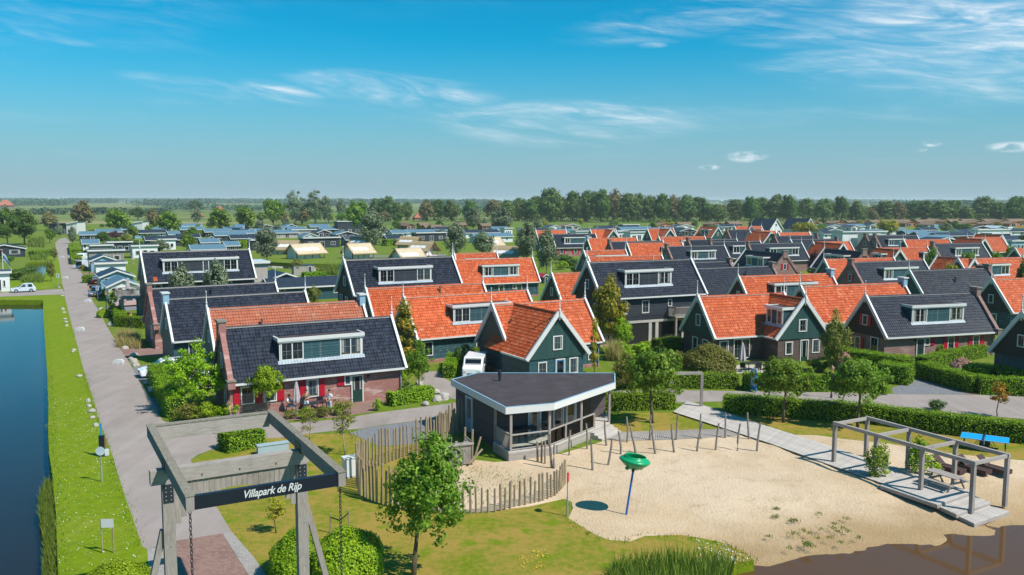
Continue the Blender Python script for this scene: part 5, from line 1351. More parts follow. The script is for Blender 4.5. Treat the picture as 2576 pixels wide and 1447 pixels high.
# garden sheds
def shed(x1, x2, yt, yb, label, wall, roof='roof_slate', front=True):
    b = G((x1 + x2) / 2, yb); s = b.y / F_SURVEY; W = (x2 - x1) * s; H_ = (yb - yt) * s
    e = empty('shed', b, rad(24), label, 'shed')
    MB().extrude_y([(-W / 2 + .15, 0), (W / 2 - .15, 0), (W / 2 - .15, H_ * .72), (0, H_ - .08), (-W / 2 + .15, H_ * .72)], .1, 2.4).build('wall', M[wall], e)
    MB().extrude_y([(-W / 2, H_ * .68), (0, H_), (W / 2, H_ * .68), (W / 2, H_ * .68 - .1), (0, H_ - .1), (-W / 2, H_ * .68 - .1)], -.1, 2.6).build('roof', M[roof], e)
    MB().extrude_y([(-W / 2 - .05, H_ * .64), (-W / 2 - .05, H_ * .7), (0, H_ + .06), (W / 2 + .05, H_ * .7), (W / 2 + .05, H_ * .64), (0, H_ - .16)], -.18, -.103).build('verge_board', M['white'], e)
    door(e, 0, .09, W * .4, H_ * .66)
shed(522, 543, 596, 615, 'tiny dark shed with white trimmed gable and door behind the left dormer villa', 'slate_boards')
shed(1365, 1384, 689, 713, 'little dark shed with bright red roof beside the orange gable', 'slate_boards', 'red_sign')
b = G(766, 693); e = empty('shed', b, rad(26), 'grey plank box shed at the pond edge', 'shed')
MB().box(-2.2, 2.2, 0, 2, 0, 2.0).build('wall', M['white_boards' if 0 else 'grey_wood_x'], e); MB().box(-2.3, 2.3, -.1, 2.1, 2.0, 2.15).build('roof', M['roof_slate'], e); door(e, 1.2, -.01, .8, 1.85)
# ------------------------------------------------------------------ safari tents
def tent(pl, pr, label, L=None, canvas='tent_canvas', zr=4.1, ang=None, half=2.7, gable_front='tent_white'):
    a, b = G(*pl, zr), G(*pr, zr); d = b - a; d.z = 0
    if ang is None: ang = math.degrees(math.atan2(d.x, d.y))
    L = L or d.length; u = Vector((math.sin(rad(ang)), math.cos(rad(ang)), 0))
    e = empty('safari_tent', (a.x, a.y, 0), math.atan2(u.y, u.x), label, 'tent', 'safari tents')
    he = 2.0; n = 5
    vs, fs = [], []; NX = 9
    for i in range(NX):
        x = -.4 + (L + .8) * i / (NX - 1); sag = .05 * math.sin(i * math.pi / (NX - 1) * 4) ** 2
        for j in range(-n, n + 1):
            t = abs(j) / n; y = (half + .7) * j / n; z = zr - (zr - he + .55) * t ** .92 + .16 * math.sin(t * math.pi) * -1 - sag * (1 - t)
            vs.append((x, y, z))
    w = 2 * n + 1
    for i in range(NX - 1):
        for j in range(w - 1): fs.append((i * w + j, (i + 1) * w + j, (i + 1) * w + j + 1, i * w + j + 1))
    MB().add(vs, fs).build('canvas_roof', M[canvas], e, smooth=True)
    m = MB()
    for i in range(NX - 1):
        for jj in (0, w - 1):
            p, q = vs[i * w + jj], vs[(i + 1) * w + jj]; m.add([p, q, (q[0], q[1], q[2] - .28), (p[0], p[1], p[2] - .28)], [(0, 1, 2, 3)])
    m.build('valance', M['tent_tan'], e)
    m = MB()
    for x0 in (-.35, L + .31): m.extrude_x([(-half - .7, he - .6), (-half - .7, he - .5), (0, zr + .03), (half + .7, he - .5), (half + .7, he - .6), (0, zr - .1)], x0, x0 + .05)
    m.build('edge_seam', M['fascia_wood'], e)
    MB().extrude_x([(-half + .5, 0), (half - .5, 0), (half - .5, he + .25), (0, zr - .35), (-half + .5, he + .25)], .3, L - 1.6).build('canvas_wall', M['tent_white'], e)
    for x in [.3 + (L - 1.9) * i / 3 for i in range(4)]:
        MB().box(x - .05, x + .05, -half + .38, -half + .495, 0, he + .2).build('pole', M['brown_wood'], e)
    for y in (-half + .5, half - .5):
        for x in (.15, L - .1): MB().box(x - .06, x + .06, y - .06, y + .06, 0, he + .3).build('pole', M['brown_wood'], e)
    for i in range(3): MB().box(.7 + i * (L - 2.4) / 3, 1.5 + i * (L - 2.4) / 3, -half + .47, -half + .494, .9, 1.6).build('window', M['roof_pale'], e)
    MB().box(L - 1.6, L + .2, -half + .5, half - .5, 0, .15).build('porch_floor', M['deck_wood'], e)
tent(EC[2](705, 590), EC[2](1275, 563), 'safari tent with long cream roof nearest the pond')
tent(EC[2](330, 512), EC[2](815, 514), 'tan safari tent half behind the grey-green willow', 8, 'tent_tan')
tent(EC[2](1840, 578), EC[2](2055, 533), 'cream safari tent with bluish front wall above the raised black roof', 7.0, ang=48)
tent(EC[2](1925, 437), EC[2](2065, 443), 'tan safari tent with dark wooden porch behind the cream one', 7.0, 'tent_tan', ang=100)
tent(EC[3](320, 388), EC[3](530, 407), 'tan safari tent at the back of the group of three', 7.0, 'tent_tan', ang=118)
tent(EC[3](530, 477), EC[3](785, 497), 'tan safari tent with white gable and wooden railing', 7.0, 'tent_tan', ang=118)
tent(EC[3](220, 610), EC[3](470, 571), 'cream safari tent at the front of the group of three', 7.0, ang=50)
tent(EC[3](1820, 402), EC[3](1935, 402), 'pale safari tent hidden behind the loose willow', 6.0, ang=55)
tent(EC[3](2020, 557), EC[3](2290, 567), 'beige safari tent with bright white gable behind the orange roofs', 7.5, 'tent_tan', ang=112)
# ------------------------------------------------------------------ trees near to far
def T(key, x, yb, yt, w, label, **k): return tree_px(key, x, yb, yt, w, label, **k)
mt = T('maple', 1042, 1462, 1086, 235, 'maple tree with dense fresh leaves on the lawn before the palisade')
for ch in mt.children:
    if ch.name.startswith('crown'): ch.location = (.75, .1, .1)
    else: ch.rotation_euler = (0, rad(7), ch.rotation_euler.z * 0)
T('maple_b', 1971, 1062, 886, 165, 'young plane tree on the lawn behind the boardwalk, left of the pergola')
T('maple_b', 2158, 1074, 886, 165, 'young plane tree standing right behind the pergola')
T('maple_b', 1641, 1064, 868, 165, 'young plane tree between pavilion and wooden arch', rz=1.0)
T('maple', 1055, 991, 853, 76, 'slim green tree at the corner of the front brick villa')
T('maple_b', 674, 1046, 911, 92, 'small tree shading the left windows of the front brick villa', crown_mat='leaf_bright')
T('leafy', 492, 1036, 868, 175, 'dense bright tree between parked white cars and front brick villa')
T('birch', 869, 1146, 984, 84, 'thin birch with drooping sparse leaves beside the striped grey cabinet')
T('birch', 779, 1108, 1020, 60, 'spindly young birch behind the wooden gate')
T('column', 1020, 940, 756, 62, 'tall slim tree with orange-yellow top against the orange roof', crown_mat='leaf_yellow')
T('olive', 1532, 884, 698, 108, 'tall olive-green tree before the raised carport villa', crown_mat='leaf_yellow')
T('olive', 1566, 892, 800, 56, 'bright maple bush by the carport patio', crown_mat='leaf_bright')
T('column', 1496, 940, 800, 26, 'narrow columnar hornbeam at the corner of the cross-gable villa', crown_mat='leaf_yellow')
T('conifer', 2098, 938, 775, 74, 'dark yellow-green conical tree between the two right villas')
T('sapling', 2510, 1046, 952, 50, 'little tree with brownish leaves in front of the right road')
T('sapling', 696, 1342, 1245, 62, 'small leaning yellow-green tree behind the gate sign', crown_mat='leaf_yellow')
T('willow', 462, 828, 674, 76, 'grey-green willow bush before the far left villa, left of two')
T('willow', 548, 818, 663, 72, 'grey-green willow bush before the far left villa, right of two')
T('willow', 672, 660, 574, 60, 'grey-green willow at the left end of the tents')
T('willow', 938, 628, 532, 70, 'tall grey-green willow behind the tents')
T('willow', 1148, 650, 563, 56, 'grey-green willow left of the orange roof strip')
T('willow', 1216, 645, 585, 62, 'loose thin willow before the pale tent')
T('willow', 1326, 662, 562, 58, 'large willow in front of the half-hidden orange roof')
T('willow', 1375, 690, 580, 56, 'willow with clear leaning trunk on the mown grass')
T('willow', 1190, 580, 525, 44, 'grey-green willow in front of the tree belt, left')
T('willow', 1262, 586, 524, 58, 'broad grey-green willow in front of the tree belt, right')
T('olive', 748, 692, 652, 40, 'small dark tree on the pond bank')
T('conifer', 790, 768, 716, 34, 'narrow bushy tree by the green hedge behind the orange roofs')
for i, (x, yb, yt, w, k, lab) in enumerate([
    (20, 620, 527, 66, 'round', 'big dark green tree at the left frame edge'), (62, 618, 530, 72, 'round', 'big dark green tree on the left bank, right of the edge tree'), (-6, 612, 540, 50, 'round_b', 'green tree cut by the left frame edge'),
    (126, 582, 536, 46, 'brown', 'brownish tree left of the building closing the road'), (209, 575, 510, 60, 'brown', 'tall brownish bare-looking tree behind the road-end building'), (298, 597, 528, 70, 'round_b', 'broad green tree above the blue-grey camp roofs'), (347, 556, 524, 42, 'round', 'dark round field tree left of the brownish one'),
    (386, 580, 528, 36, 'brown', 'brownish tree among the left camp'), (428, 598, 534, 62, 'round_b', 'open green tree left of the flag poles'), (497, 570, 522, 32, 'sparse', 'thin sparse tree before the distant farmhouse'), (556, 593, 524, 62, 'round_b', 'dark open tree behind the tiny shed'), (619, 590, 519, 56, 'round_b', 'dark green tree left of the tents, above blue roofs'), (491, 532, 507, 44, 'round', 'dark field trees by the distant farm'),
    (126, 614, 577, 30, 'round_b', 'small round tree at the left of the road end'), (149, 598, 568, 20, 'willow', 'small grey-green tree before the road-end building'), (183, 616, 573, 22, 'willow', 'pollard willow on the right of the road end'), (138, 657, 626, 20, 'olive', 'small verge tree beside the road, farther one'), (129, 710, 656, 24, 'olive', 'small verge tree beside the road, nearer one'),
    (288, 607, 583, 32, 'purple', 'purple-leaved tree among the blue-grey roofs'), (260, 616, 585, 34, 'round', 'dark green tree before the long blue-grey roof'), (402, 638, 606, 54, 'willow', 'low willow before the white flat-roofed chalet'),
    (688, 573, 501, 60, 'round_b', 'light green tree left of the bare tall poplars'), (742, 568, 481, 58, 'sparse', 'tall sparse poplar with dark leaves'), (794, 568, 480, 64, 'sparse', 'tall pale sparse poplar, fuller crown'), (822, 566, 494, 36, 'sparse', 'thin poplar right of the pale one'), (858, 560, 499, 28, 'sparse', 'thin grey poplar standing alone'), (760, 566, 520, 44, 'brown', 'low brownish tree under the poplars'), (900, 592, 506, 62, 'round_b', 'dark open tree with visible trunk behind the tents')]):
    T(k, x, yb, yt, w, lab)
BELT = [(950, 499, 44, 'belt'), (975, 494, 46, 'belt_c'), (1000, 507, 34, 'belt_b'), (1024, 507, 28, 'belt'), (1072, 504, 40, 'brown'), (1102, 502, 44, 'belt_c'), (1136, 503, 40, 'belt'), (1184, 504, 40, 'belt_c'), (1243, 503, 50, 'brown'), (1275, 500, 40, 'belt_b'), (1306, 497, 44, 'belt'), (1332, 501, 40, 'belt_c'), (1385, 472, 60, 'belt'), (1350, 490, 40, 'belt_b'), (1440, 480, 42, 'belt_c'), (1415, 497, 40, 'brown'), (1478, 478, 50, 'belt'), (1512, 476, 48, 'belt_c'), (1545, 478, 46, 'brown'), (1580, 482, 50, 'belt_b'), (1604, 485, 44, 'belt'), (1634, 488, 40, 'belt_b'), (1664, 486, 40, 'belt_c'), (1696, 491, 46, 'brown'), (1728, 489, 48, 'belt'), (1760, 494, 44, 'belt_c'), (1780, 508, 34, 'belt_b'), (1806, 512, 40, 'belt'), (1850, 498, 46, 'belt_b'), (1890, 493, 44, 'belt_c'), (1918, 494, 40, 'belt'),
        (1950, 487, 46, 'belt'), (1985, 489, 46, 'belt_c'), (2028, 495, 46, 'belt_b'), (2070, 497, 46, 'belt'), (2116, 492, 42, 'belt_c'), (2154, 501, 36, 'belt_b'), (2196, 527, 24, 'brown'), (2230, 502, 50, 'belt_b'), (2262, 507, 36, 'brown'), (2294, 503, 44, 'belt_c'), (2330, 502, 48, 'belt'), (2366, 500, 46, 'belt_b'), (2396, 501, 44, 'belt_c'), (2430, 514, 36, 'belt_b'), (2474, 491, 58, 'belt'), (2512, 503, 44, 'belt_b'), (2552, 491, 52, 'belt_c'), (2590, 495, 50, 'belt')]
TENS=['','','twenty','thirty','forty','fifty']; UN=['','first','second','third','fourth','fifth','sixth','seventh','eighth','ninth']
ORD2=[(ORD[i] if i<29 and i>0 else 'leftmost' if i==0 else ({30:'thirtieth',40:'fortieth'}.get(i+1) or TENS[(i+1)//10]+'-'+UN[(i+1)%10]))+('' if i==0 else ' from the left') for i in range(49)]
for i, (x, yt, w, k) in enumerate(BELT):
    e = T(k, x, 555 + (i * 7 % 5), yt + 1, w * 1.12, None, group='trees of the tall belt')
    place_label(e, x, 'tall tree', 'in the belt behind the chalets')
for i, (zone, x, o, desc) in enumerate(sorted(PENDING, key=lambda t: t[1])): o['label'] = 'tall belt tree behind the chalets, %s' % (ORD2[i])
PENDING.clear()
for x, yb, yt, w, k, lab in [(1546, 574, 552, 20, 'round_b', 'small bright tree before the dark belt, centre'), (1352, 578, 556, 26, 'willow', 'small grey-green tree before the dark belt near the willows'), (2024, 592, 557, 66, 'yellow', 'yellow-green tree before the white-gabled houses'), (2236, 592, 551, 60, 'yellow', 'yellow-green tree right of the glazed white house'), (2380, 582, 561, 36, 'willow', 'grey-green bush before the brown lodges'), (2426, 586, 561, 52, 'round', 'dark green tree before the brown lodges'),
                             (2047, 698, 632, 32, 'purple', 'purple-leaved bush beside the shaded cross roof'), (2340, 713, 622, 40, 'round_b', 'green tree between brick chimney and red slope'), (2437, 706, 630, 46, 'round_b', 'green tree below the wide dormer'), (2506, 706, 630, 38, 'round_b', 'green tree at the right end of the wide-dormer villa'), (2390, 748, 662, 42, 'yellow', 'brownish-green tree before the red roof slope'), (2574, 762, 648, 40, 'round', 'dark tree at the right frame edge'), (2584, 622, 583, 44, 'round', 'dark tree at the right frame edge farther back'), (2540, 692, 615, 34, 'round_b', 'green bush between right orange roofs'),
                             (1420, 662, 640, 40, 'bush_far', 'garden bush before the satellite-dish villa, upper'), (1440, 674, 650, 44, 'bush_far', 'garden bush before the satellite-dish villa, middle'), (1412, 678, 656, 36, 'bush', 'bright garden bush by the mown grass'), (1452, 690, 664, 40, 'bush_far', 'dark garden bush beside the green gable'),
                             (1686, 574, 556, 26, 'yellow', 'yellowish small tree before the lodges'), (1658, 572, 552, 20, 'willow', 'grey-green small tree left of the yellowish one'), (1738, 576, 566, 30, 'round_b', 'small green tree by the black gabled chalet'), (2170, 556, 520, 30, 'belt_b', 'narrow dark tree between two belt gaps'), (2186, 592, 612, 1, 'bush', '')]:
    if lab: T(k, x, yb, yt, w, lab)
T('bush_far', 2165, 622, 610, 24, 'hedge-like bush before the white box house', name='bush', cat='bush')
fill_trees = []
rgf = random.Random(5)
for i in range(46):
    x = 1270 + i * 29 + rgf.uniform(-8, 8); fill_trees.append((x, 552 + rgf.uniform(0, 3), rgf.uniform(505, 522), rgf.uniform(40, 56), rgf.choice(['belt', 'belt_c', 'brown', 'belt_b', 'belt'])))
for i in range(13):
    x = 655 + i * 29 + rgf.uniform(-8, 8); fill_trees.append((x, 560 + rgf.uniform(0, 3), rgf.uniform(526, 540), rgf.uniform(28, 44), rgf.choice(['round_b', 'round', 'brown'])))
for x, yb, yt, w, k in fill_trees:
    place_label(T(k, x, yb, yt, w, None, group='lower trees of the belt'), x, '', '')
for i, (_, x, o, _d) in enumerate(sorted(PENDING, key=lambda t: t[1])): o['label'] = 'lower tree filling the belt, %s' % ('leftmost' if not i else '%s from the left' % (ORD[i] if i < 29 else {30: 'thirtieth', 40: 'fortieth', 50: 'fiftieth'}.get(i + 1) or TENS[(i + 1) // 10] + '-' + UN[(i + 1) % 10]))
PENDING.clear()
for zone, n, (xa, xb), (ya, yb_), ks in (('among the left camp chalets', 30, (200, 660), (572, 640), ['bush_far', 'round_b', 'bush_far', 'olive']), ('among the chalets behind the tents', 26, (640, 1290), (572, 600), ['bush_far', 'round', 'bush_far', 'willow']), ('among the chalets behind the villas', 28, (1340, 2570), (566, 588), ['bush_far', 'round_b', 'bush_far', 'yellow', 'willow'])):
    for i in range(n):
        x = xa + (xb - xa) * (i + rgf.random()) / n; y = rgf.uniform(ya, yb_); k = rgf.choice(ks); hh = rgf.uniform(1.6, 2.6) if k == 'bush_far' else rgf.uniform(3.5, 6.0)
        b = G(x, y); e = tree(k, b, hh, hh * (1.7 if k == 'bush_far' else .85), None, group='garden greenery', name='bush' if k == 'bush_far' else 'tree', cat='bush' if k == 'bush_far' else 'tree')
        place_label(e, x, 'green garden %s' % ('bush' if k == 'bush_far' else 'tree'), zone)
flush_labels()
# distant rows of trees and the far wood: one mass each
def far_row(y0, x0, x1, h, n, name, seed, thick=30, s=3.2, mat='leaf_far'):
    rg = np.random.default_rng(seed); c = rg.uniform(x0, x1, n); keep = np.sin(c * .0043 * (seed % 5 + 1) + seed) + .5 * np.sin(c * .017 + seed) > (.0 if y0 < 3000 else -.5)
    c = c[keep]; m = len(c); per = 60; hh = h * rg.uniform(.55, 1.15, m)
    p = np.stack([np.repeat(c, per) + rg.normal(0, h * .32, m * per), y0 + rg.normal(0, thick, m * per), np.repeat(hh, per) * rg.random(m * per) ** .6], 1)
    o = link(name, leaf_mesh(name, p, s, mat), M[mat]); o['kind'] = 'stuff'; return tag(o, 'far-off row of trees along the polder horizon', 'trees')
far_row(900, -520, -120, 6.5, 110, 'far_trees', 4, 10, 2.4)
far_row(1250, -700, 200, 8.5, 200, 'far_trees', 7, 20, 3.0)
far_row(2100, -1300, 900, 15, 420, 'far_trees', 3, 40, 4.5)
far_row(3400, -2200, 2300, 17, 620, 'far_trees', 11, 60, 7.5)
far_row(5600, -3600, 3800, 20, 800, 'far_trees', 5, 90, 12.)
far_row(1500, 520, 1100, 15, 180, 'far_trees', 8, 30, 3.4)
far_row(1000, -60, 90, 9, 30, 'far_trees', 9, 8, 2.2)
# distant farmhouses
for x, yb, wpx, lab in ((497, 551, 30, 'distant farmhouse with orange roof panel left of the poplars'), (553, 534, 22, 'distant pyramid-roofed farmhouse in the fields'), (1060, 555, 34, 'large orange-roofed farmhouse behind the tree belt'), (12, 526, 34, 'distant orange-roofed farm at the left horizon'), (2412, 515, 8, 'distant white house between the right belt trees'), (872, 512, 10, 'distant red church roof on the horizon')):
    b = G(x, yb); s = b.y / F_SURVEY; W = wpx * s; e = empty('farmhouse', b, rad(20), lab, 'farmhouse')
    MB().box(-W / 2, W / 2, 0, W * .7, 0, W * .22).build('wall', M['brick_mauve' if wpx > 12 else 'white'], e)
    MB().add([(-W * .55, -W * .05, W * .2), (W * .55, -W * .05, W * .2), (W * .55, W * .75, W * .2), (-W * .55, W * .75, W * .2), (-W * .12, W * .35, W * .62), (W * .12, W * .35, W * .62)], [(0, 1, 5, 4), (1, 2, 5), (2, 3, 4, 5), (3, 0, 4), (3, 2, 1, 0)]).build('roof', M['tile_faded'], e)
    window(e, -W * .2, -.01, W * .05, W * .14, W * .12, 0, 2, False); window(e, W * .2, -.01, W * .05, W * .14, W * .12, 0, 2, False)
# ================================================================== FOREGROUND THINGS
def loc_axes(o, x, y, rz):
    c, s = math.cos(rz), math.sin(rz); return Vector((o[0] + x * c - y * s, o[1] + x * s + y * c, 0))
U_ANG = rad(29.4)          # rotation whose local x runs along the ridges, y away along the road
# ------------------------------------------------------------------ entrance gate in drawbridge form
ft = G(479, 1249, 7.5); Q = 1.88      # built at 1:0.895, so local heights are lifted by Q
gate = empty('entrance_gate', (ft.x, ft.y, 0), U_ANG, 'tall weathered wooden drawbridge-style gate with black name beam', 'gate'); gate.scale = (.895, .895, .895)
GW, GL, PY = 5.06, 10.2, 5.2
for x in (-.13, GW - .13):
    b = MB().box(x, x + .26, 0, GL, 5.98 + Q, 6.47 + Q).build('balance_beam', M['grey_wood_x'] if 0 else M['grey_wood'], gate)
    MB().box(x - .02, x + .28, -.02, GL + .02, 6.472 + Q, 6.51 + Q).build('beam_cap', M['beam_top'], b)
    MB().box(x - .015, x + .275, PY - .45, PY + .45, 5.92 + Q, 6.3 + Q).build('iron_strap', M['dark_steel'], b)
MB().box(.135, GW - .135, GL - .36, GL - .05, 5.84 + Q, 6.44 + Q).build('counterweight_beam', M['grey_wood_x'], gate)
MB().box(.135, GW - .135, GL - .38, GL - .03, 6.442 + Q, 6.49 + Q).build('beam_cap', M['beam_top'], gate)
sb = MB().box(.135, GW - .135, .02, .2, 6.0 + Q, 6.46 + Q).build('name_beam', M['sign_black'], gate)
for x in (-.02, GW - .03):
    p = MB().box(x - .21, x + .21, PY - .2, PY + .2, 0, 5.42 + Q).build('post', M['grey_wood'], gate)
    bl = MB().box(x - .18, x + .18, PY - .225, PY - .203, 4.7 + Q, 5.4 + Q).build('iron_plate', M['dark_steel'], p)
    for k in range(4):
        for sx in (-.09, .09): MB().lathe([(.025, 0), (.02, .015), (.001, .02)], n=6).build('bolt', M['steel'], p, (x + sx, PY - .226, 4.8 + Q + k * .16), (math.pi / 2, 0, 0))
    for k in (1.2, 3.0): MB().lathe([(.03, 0), (.025, .02), (.001, .03)], n=6).build('bolt', M['steel'], p, (x + .05, PY - .201, k + Q), (math.pi / 2, 0, 0))
    sg = -1 if x < 1 else 1
    MB().bar((x + sg * .2, PY + .05, 3.6 + Q), (x + sg * 1.5, PY + .05, 0), .22, .24, (0, 1, 0)).build('brace', M['grey_wood'], gate)
cb = MB().box(-.62, GW + .25, PY - .2, PY + .2, 5.424 + Q, 5.97 + Q).build('cross_beam', M['grey_wood_x'], gate)
for x in (1.2, 2.6, 4.0): MB().lathe([(.04, 0), (.03, .025), (.001, .035)], n=6).build('bolt', M['bark'], cb, (x, PY - .201, 5.6 + Q), (math.pi / 2, 0, 0))
nb = 22
for i in range(nb):
    w = (GW - .5) / nb; x = .21 + i * w; t = (i + .5) / nb * 2 - 1
    d = .5 + 1.25 * abs(t) ** 2.4
    MB().box(x + .006, x + w - .006, PY - .12 + (.008 if i % 3 else 0), PY - .07, 5.42 + Q - d, 5.42 + Q).build('board', M['grey_wood'], gate)
def chain(x, z0, z1):
    m = MB(); n = int((z0 - z1) / .135)
    for i in range(n):
        z = z0 - .135 * (i + .5); a = (i % 2) * math.pi / 2 + .4
        pts = [(.042 * math.sin(t) * math.cos(a), .042 * math.sin(t) * math.sin(a), .085 * math.cos(t)) for t in [2 * math.pi * k / 8 for k in range(8)]]
        for k in range(8):
            p, q = Vector(pts[k]), Vector(pts[(k + 1) % 8]); m.tube([Vector((x, .1, z)) + p, Vector((x, .1, z)) + q], .016, 4, False)
    return m.build('chain', M['dark_steel'], gate)
chain(.0, 5.98 + Q, .1)['kind'] = 'stuff'; chain(GW - .05, 5.98 + Q, .1)['kind'] = 'stuff'
tcv = bpy.data.curves.new('lettering', 'FONT')
tcv.body = 'Villapark de Rijp'; tcv.size = .37; tcv.shear = .32; tcv.extrude = .004; tcv.align_x = 'CENTER'; tcv.align_y = 'CENTER'; tcv.space_character = .95; tcv.offset = .004
to = bpy.data.objects.new('tmp_text', tcv); COL.objects.link(to)
dg = bpy.context.evaluated_depsgraph_get(); tme = bpy.data.meshes.new_from_object(to.evaluated_get(dg)); bpy.data.objects.remove(to)
tme.materials.clear(); tme.materials.append(M['white_metal']); tme.name = 'lettering'
lt = link('lettering', tme, M['white_metal'], sb, (GW * .52, .013, 6.235 + Q), (math.pi / 2, 0, 0)); lt.scale = (.86, 1, 1)
lt['label'] = 'white italic lettering Villapark de Rijp'
# ------------------------------------------------------------------ beach pavilion
ZR = 3.36
rp = [G(x, y, ZR) for x, y in ((1136.9, 956.9), (1202, 939.8), (1547, 940), (1547.5, 963.5), (1393.4, 1016.3), (1273.4, 1026.8))]
pav = empty('beach_pavilion', (rp[5].x, rp[5].y, 0), 0, 'dark brown beach pavilion with angular flat roof and white fascia', 'pavilion')
o_ = Vector((rp[5].x, rp[5].y, 0))
rl = [p - o_ for p in rp]; cen = sum(rl, Vector()) / 6
MB().prism([(p.x, p.y) for p in rl], ZR - .33, ZR - .01).build('roof', M['felt'], pav)
for i in range(6):
    a, b = rl[i], rl[(i + 1) % 6]; d = (b - a); d.z = 0; ln = d.length; d.normalize(); nrm = Vector((d.y, -d.x, 0))
    if nrm.dot(a - cen) < 0: nrm = -nrm
    a2, b2 = a + nrm * .03 - d * .03, b + nrm * .03 + d * .03
    MB().bar((a2.x, a2.y, ZR - .17), (b2.x, b2.y, ZR - .17), .05, .42).build('fascia', M['white'], pav)
    MB().bar((a.x, a.y, ZR + .05), (b.x, b.y, ZR + .05), .1, .035).build('edge_trim', M['blue_fascia'], pav)
MB().lathe([(.16, -.05), (.1, 0), (.09, .3), (.13, .34), (.13, .6), (.1, .62), (.1, .75), (.001, .8)], n=10).build('roof_vent', M['dark_steel'], pav, G(1258, 958, ZR) - o_ + Vector((0, 0, 0)))
def L(x, y, z): q = G(x, y, z) - o_; return q
PZ = 3.03
b2 = L(1251, 1105, .6); body = [rl[0].lerp(cen, .05), b2, L(1352, 1096, .6), L(1474, 1056, .6), rl[3].lerp(rl[2], .7).lerp(cen, .12), rl[1].lerp(cen, .05)]
MB().prism([(p.x, p.y) for p in body], .0, PZ - .01).build('wall', M['brown_boards'], pav)
def on_wall(a, b, t, off=.02):
    d = (b - a); d.z = 0; p = a.lerp(b, t); d.normalize(); n = Vector((d.y, -d.x, 0))
    if n.dot(p - cen) < 0: n = -n
    return p + n * off, math.atan2(d.y, d.x) + (0 if n.dot(Vector((d.y, -d.x, 0))) > 0 else math.pi)
p, r = on_wall(body[0], body[1], .36); f = door(pav, p.x, p.y, 1.0, 2.5, r, 'blue_fascia', .6); f.location.z = .15
p, r = on_wall(body[1], body[2], .93); f = door(pav, p.x, p.y, .9, 2.35, r, 'blue_fascia', .85); f.location.z = .62
for t in (.1, .36, .62):
    p, r = on_wall(body[2], body[3], t + .05); window(pav, p.x, p.y, .64, 1.15, 2.3, r, 1, False)
p, r = on_wall(body[2], body[3], .97); MB().box(-.4, .4, -.25, 0, 0, 2.2).build('grill_cabinet', M['sign_black'], pav, (p.x, p.y, .62), (0, 0, r))
DZ = .6
dk = [L(1242, 1112, DZ), L(1281, 1137.5, DZ), L(1383, 1124, DZ), L(1535, 1062, DZ), L(1530, 1040, DZ), L(1472, 1030, DZ), b2.lerp(cen, .1)]
dk = [Vector((p.x, p.y, 0)) for p in dk]
MB().prism([(p.x, p.y) for p in dk], .42, DZ).build('deck_floor', M['deck_wood'], pav)
for a, b in ((dk[0], dk[1]), (dk[1], dk[2]), (dk[2], dk[3])):
    for k in range(3): MB().bar((a.x, a.y, .08 + k * .175), (b.x, b.y, .08 + k * .175), .05, .168).build('skirt_board', M['grey_wood_x'], pav)
posts = [dk[0] + Vector((.12, .25, 0)), dk[1] + Vector((.12, .2, 0)), dk[2] + Vector((0, .15, 0)), dk[2].lerp(dk[3], .5) + Vector((0, .12, 0)), dk[3] + Vector((-.05, .1, 0))]
for p in posts: MB().box(-.075, .075, -.075, .075, DZ, PZ).build('post', M['grey_wood'], pav, (p.x, p.y, 0), (0, 0, rad(20)))
def rail(a, b, glass=True):
    MB().bar((a.x, a.y, DZ + 1.0), (b.x, b.y, DZ + 1.0), .1, .07).build('handrail', M['grey_wood_x'], pav)
    MB().bar((a.x, a.y, DZ + .08), (b.x, b.y, DZ + .08), .08, .06).build('bottom_rail', M['grey_wood_x'], pav)
    if glass:
        q = MB().bar((a.x, a.y, DZ + .53), (b.x, b.y, DZ + .53), .012, .82).build('glass_panel', M['clear_glass'], pav)
    else:
        n = int((b - a).length / .13)
        for i in range(n):
            c = a.lerp(b, (i + .5) / n); MB().box(-.035, .035, -.012, .012, DZ + .12, DZ + .96).build('slat', M['grey_wood'], pav, (c.x, c.y, 0), (0, 0, math.atan2((b - a).y, (b - a).x)))
rail(posts[0], posts[1], False); rail(posts[1], posts[2]); m1 = posts[2].lerp(posts[3], .5); rail(posts[2], m1); rail(m1, posts[3]); e_ = posts[3].lerp(posts[4], .45); rail(posts[3], e_)
for p in (m1, e_): MB().box(-.06, .06, -.06, .06, DZ, DZ + 1.0).build('rail_post', M['grey_wood'], pav, (p.x, p.y, 0), (0, 0, rad(20)))
d = (dk[3] - dk[2]).normalized(); n = Vector((d.y, -d.x, 0)); s0 = dk[3] - d * 2.6
for k in range(3):
    a, b = s0 + n * (.3 * k), dk[3] + n * (.3 * k)
    MB().prism([(q.x, q.y) for q in (a, b, b + n * .32, a + n * .32)], 0, .45 - .15 * k).build('step', M['deck_wood'], pav)
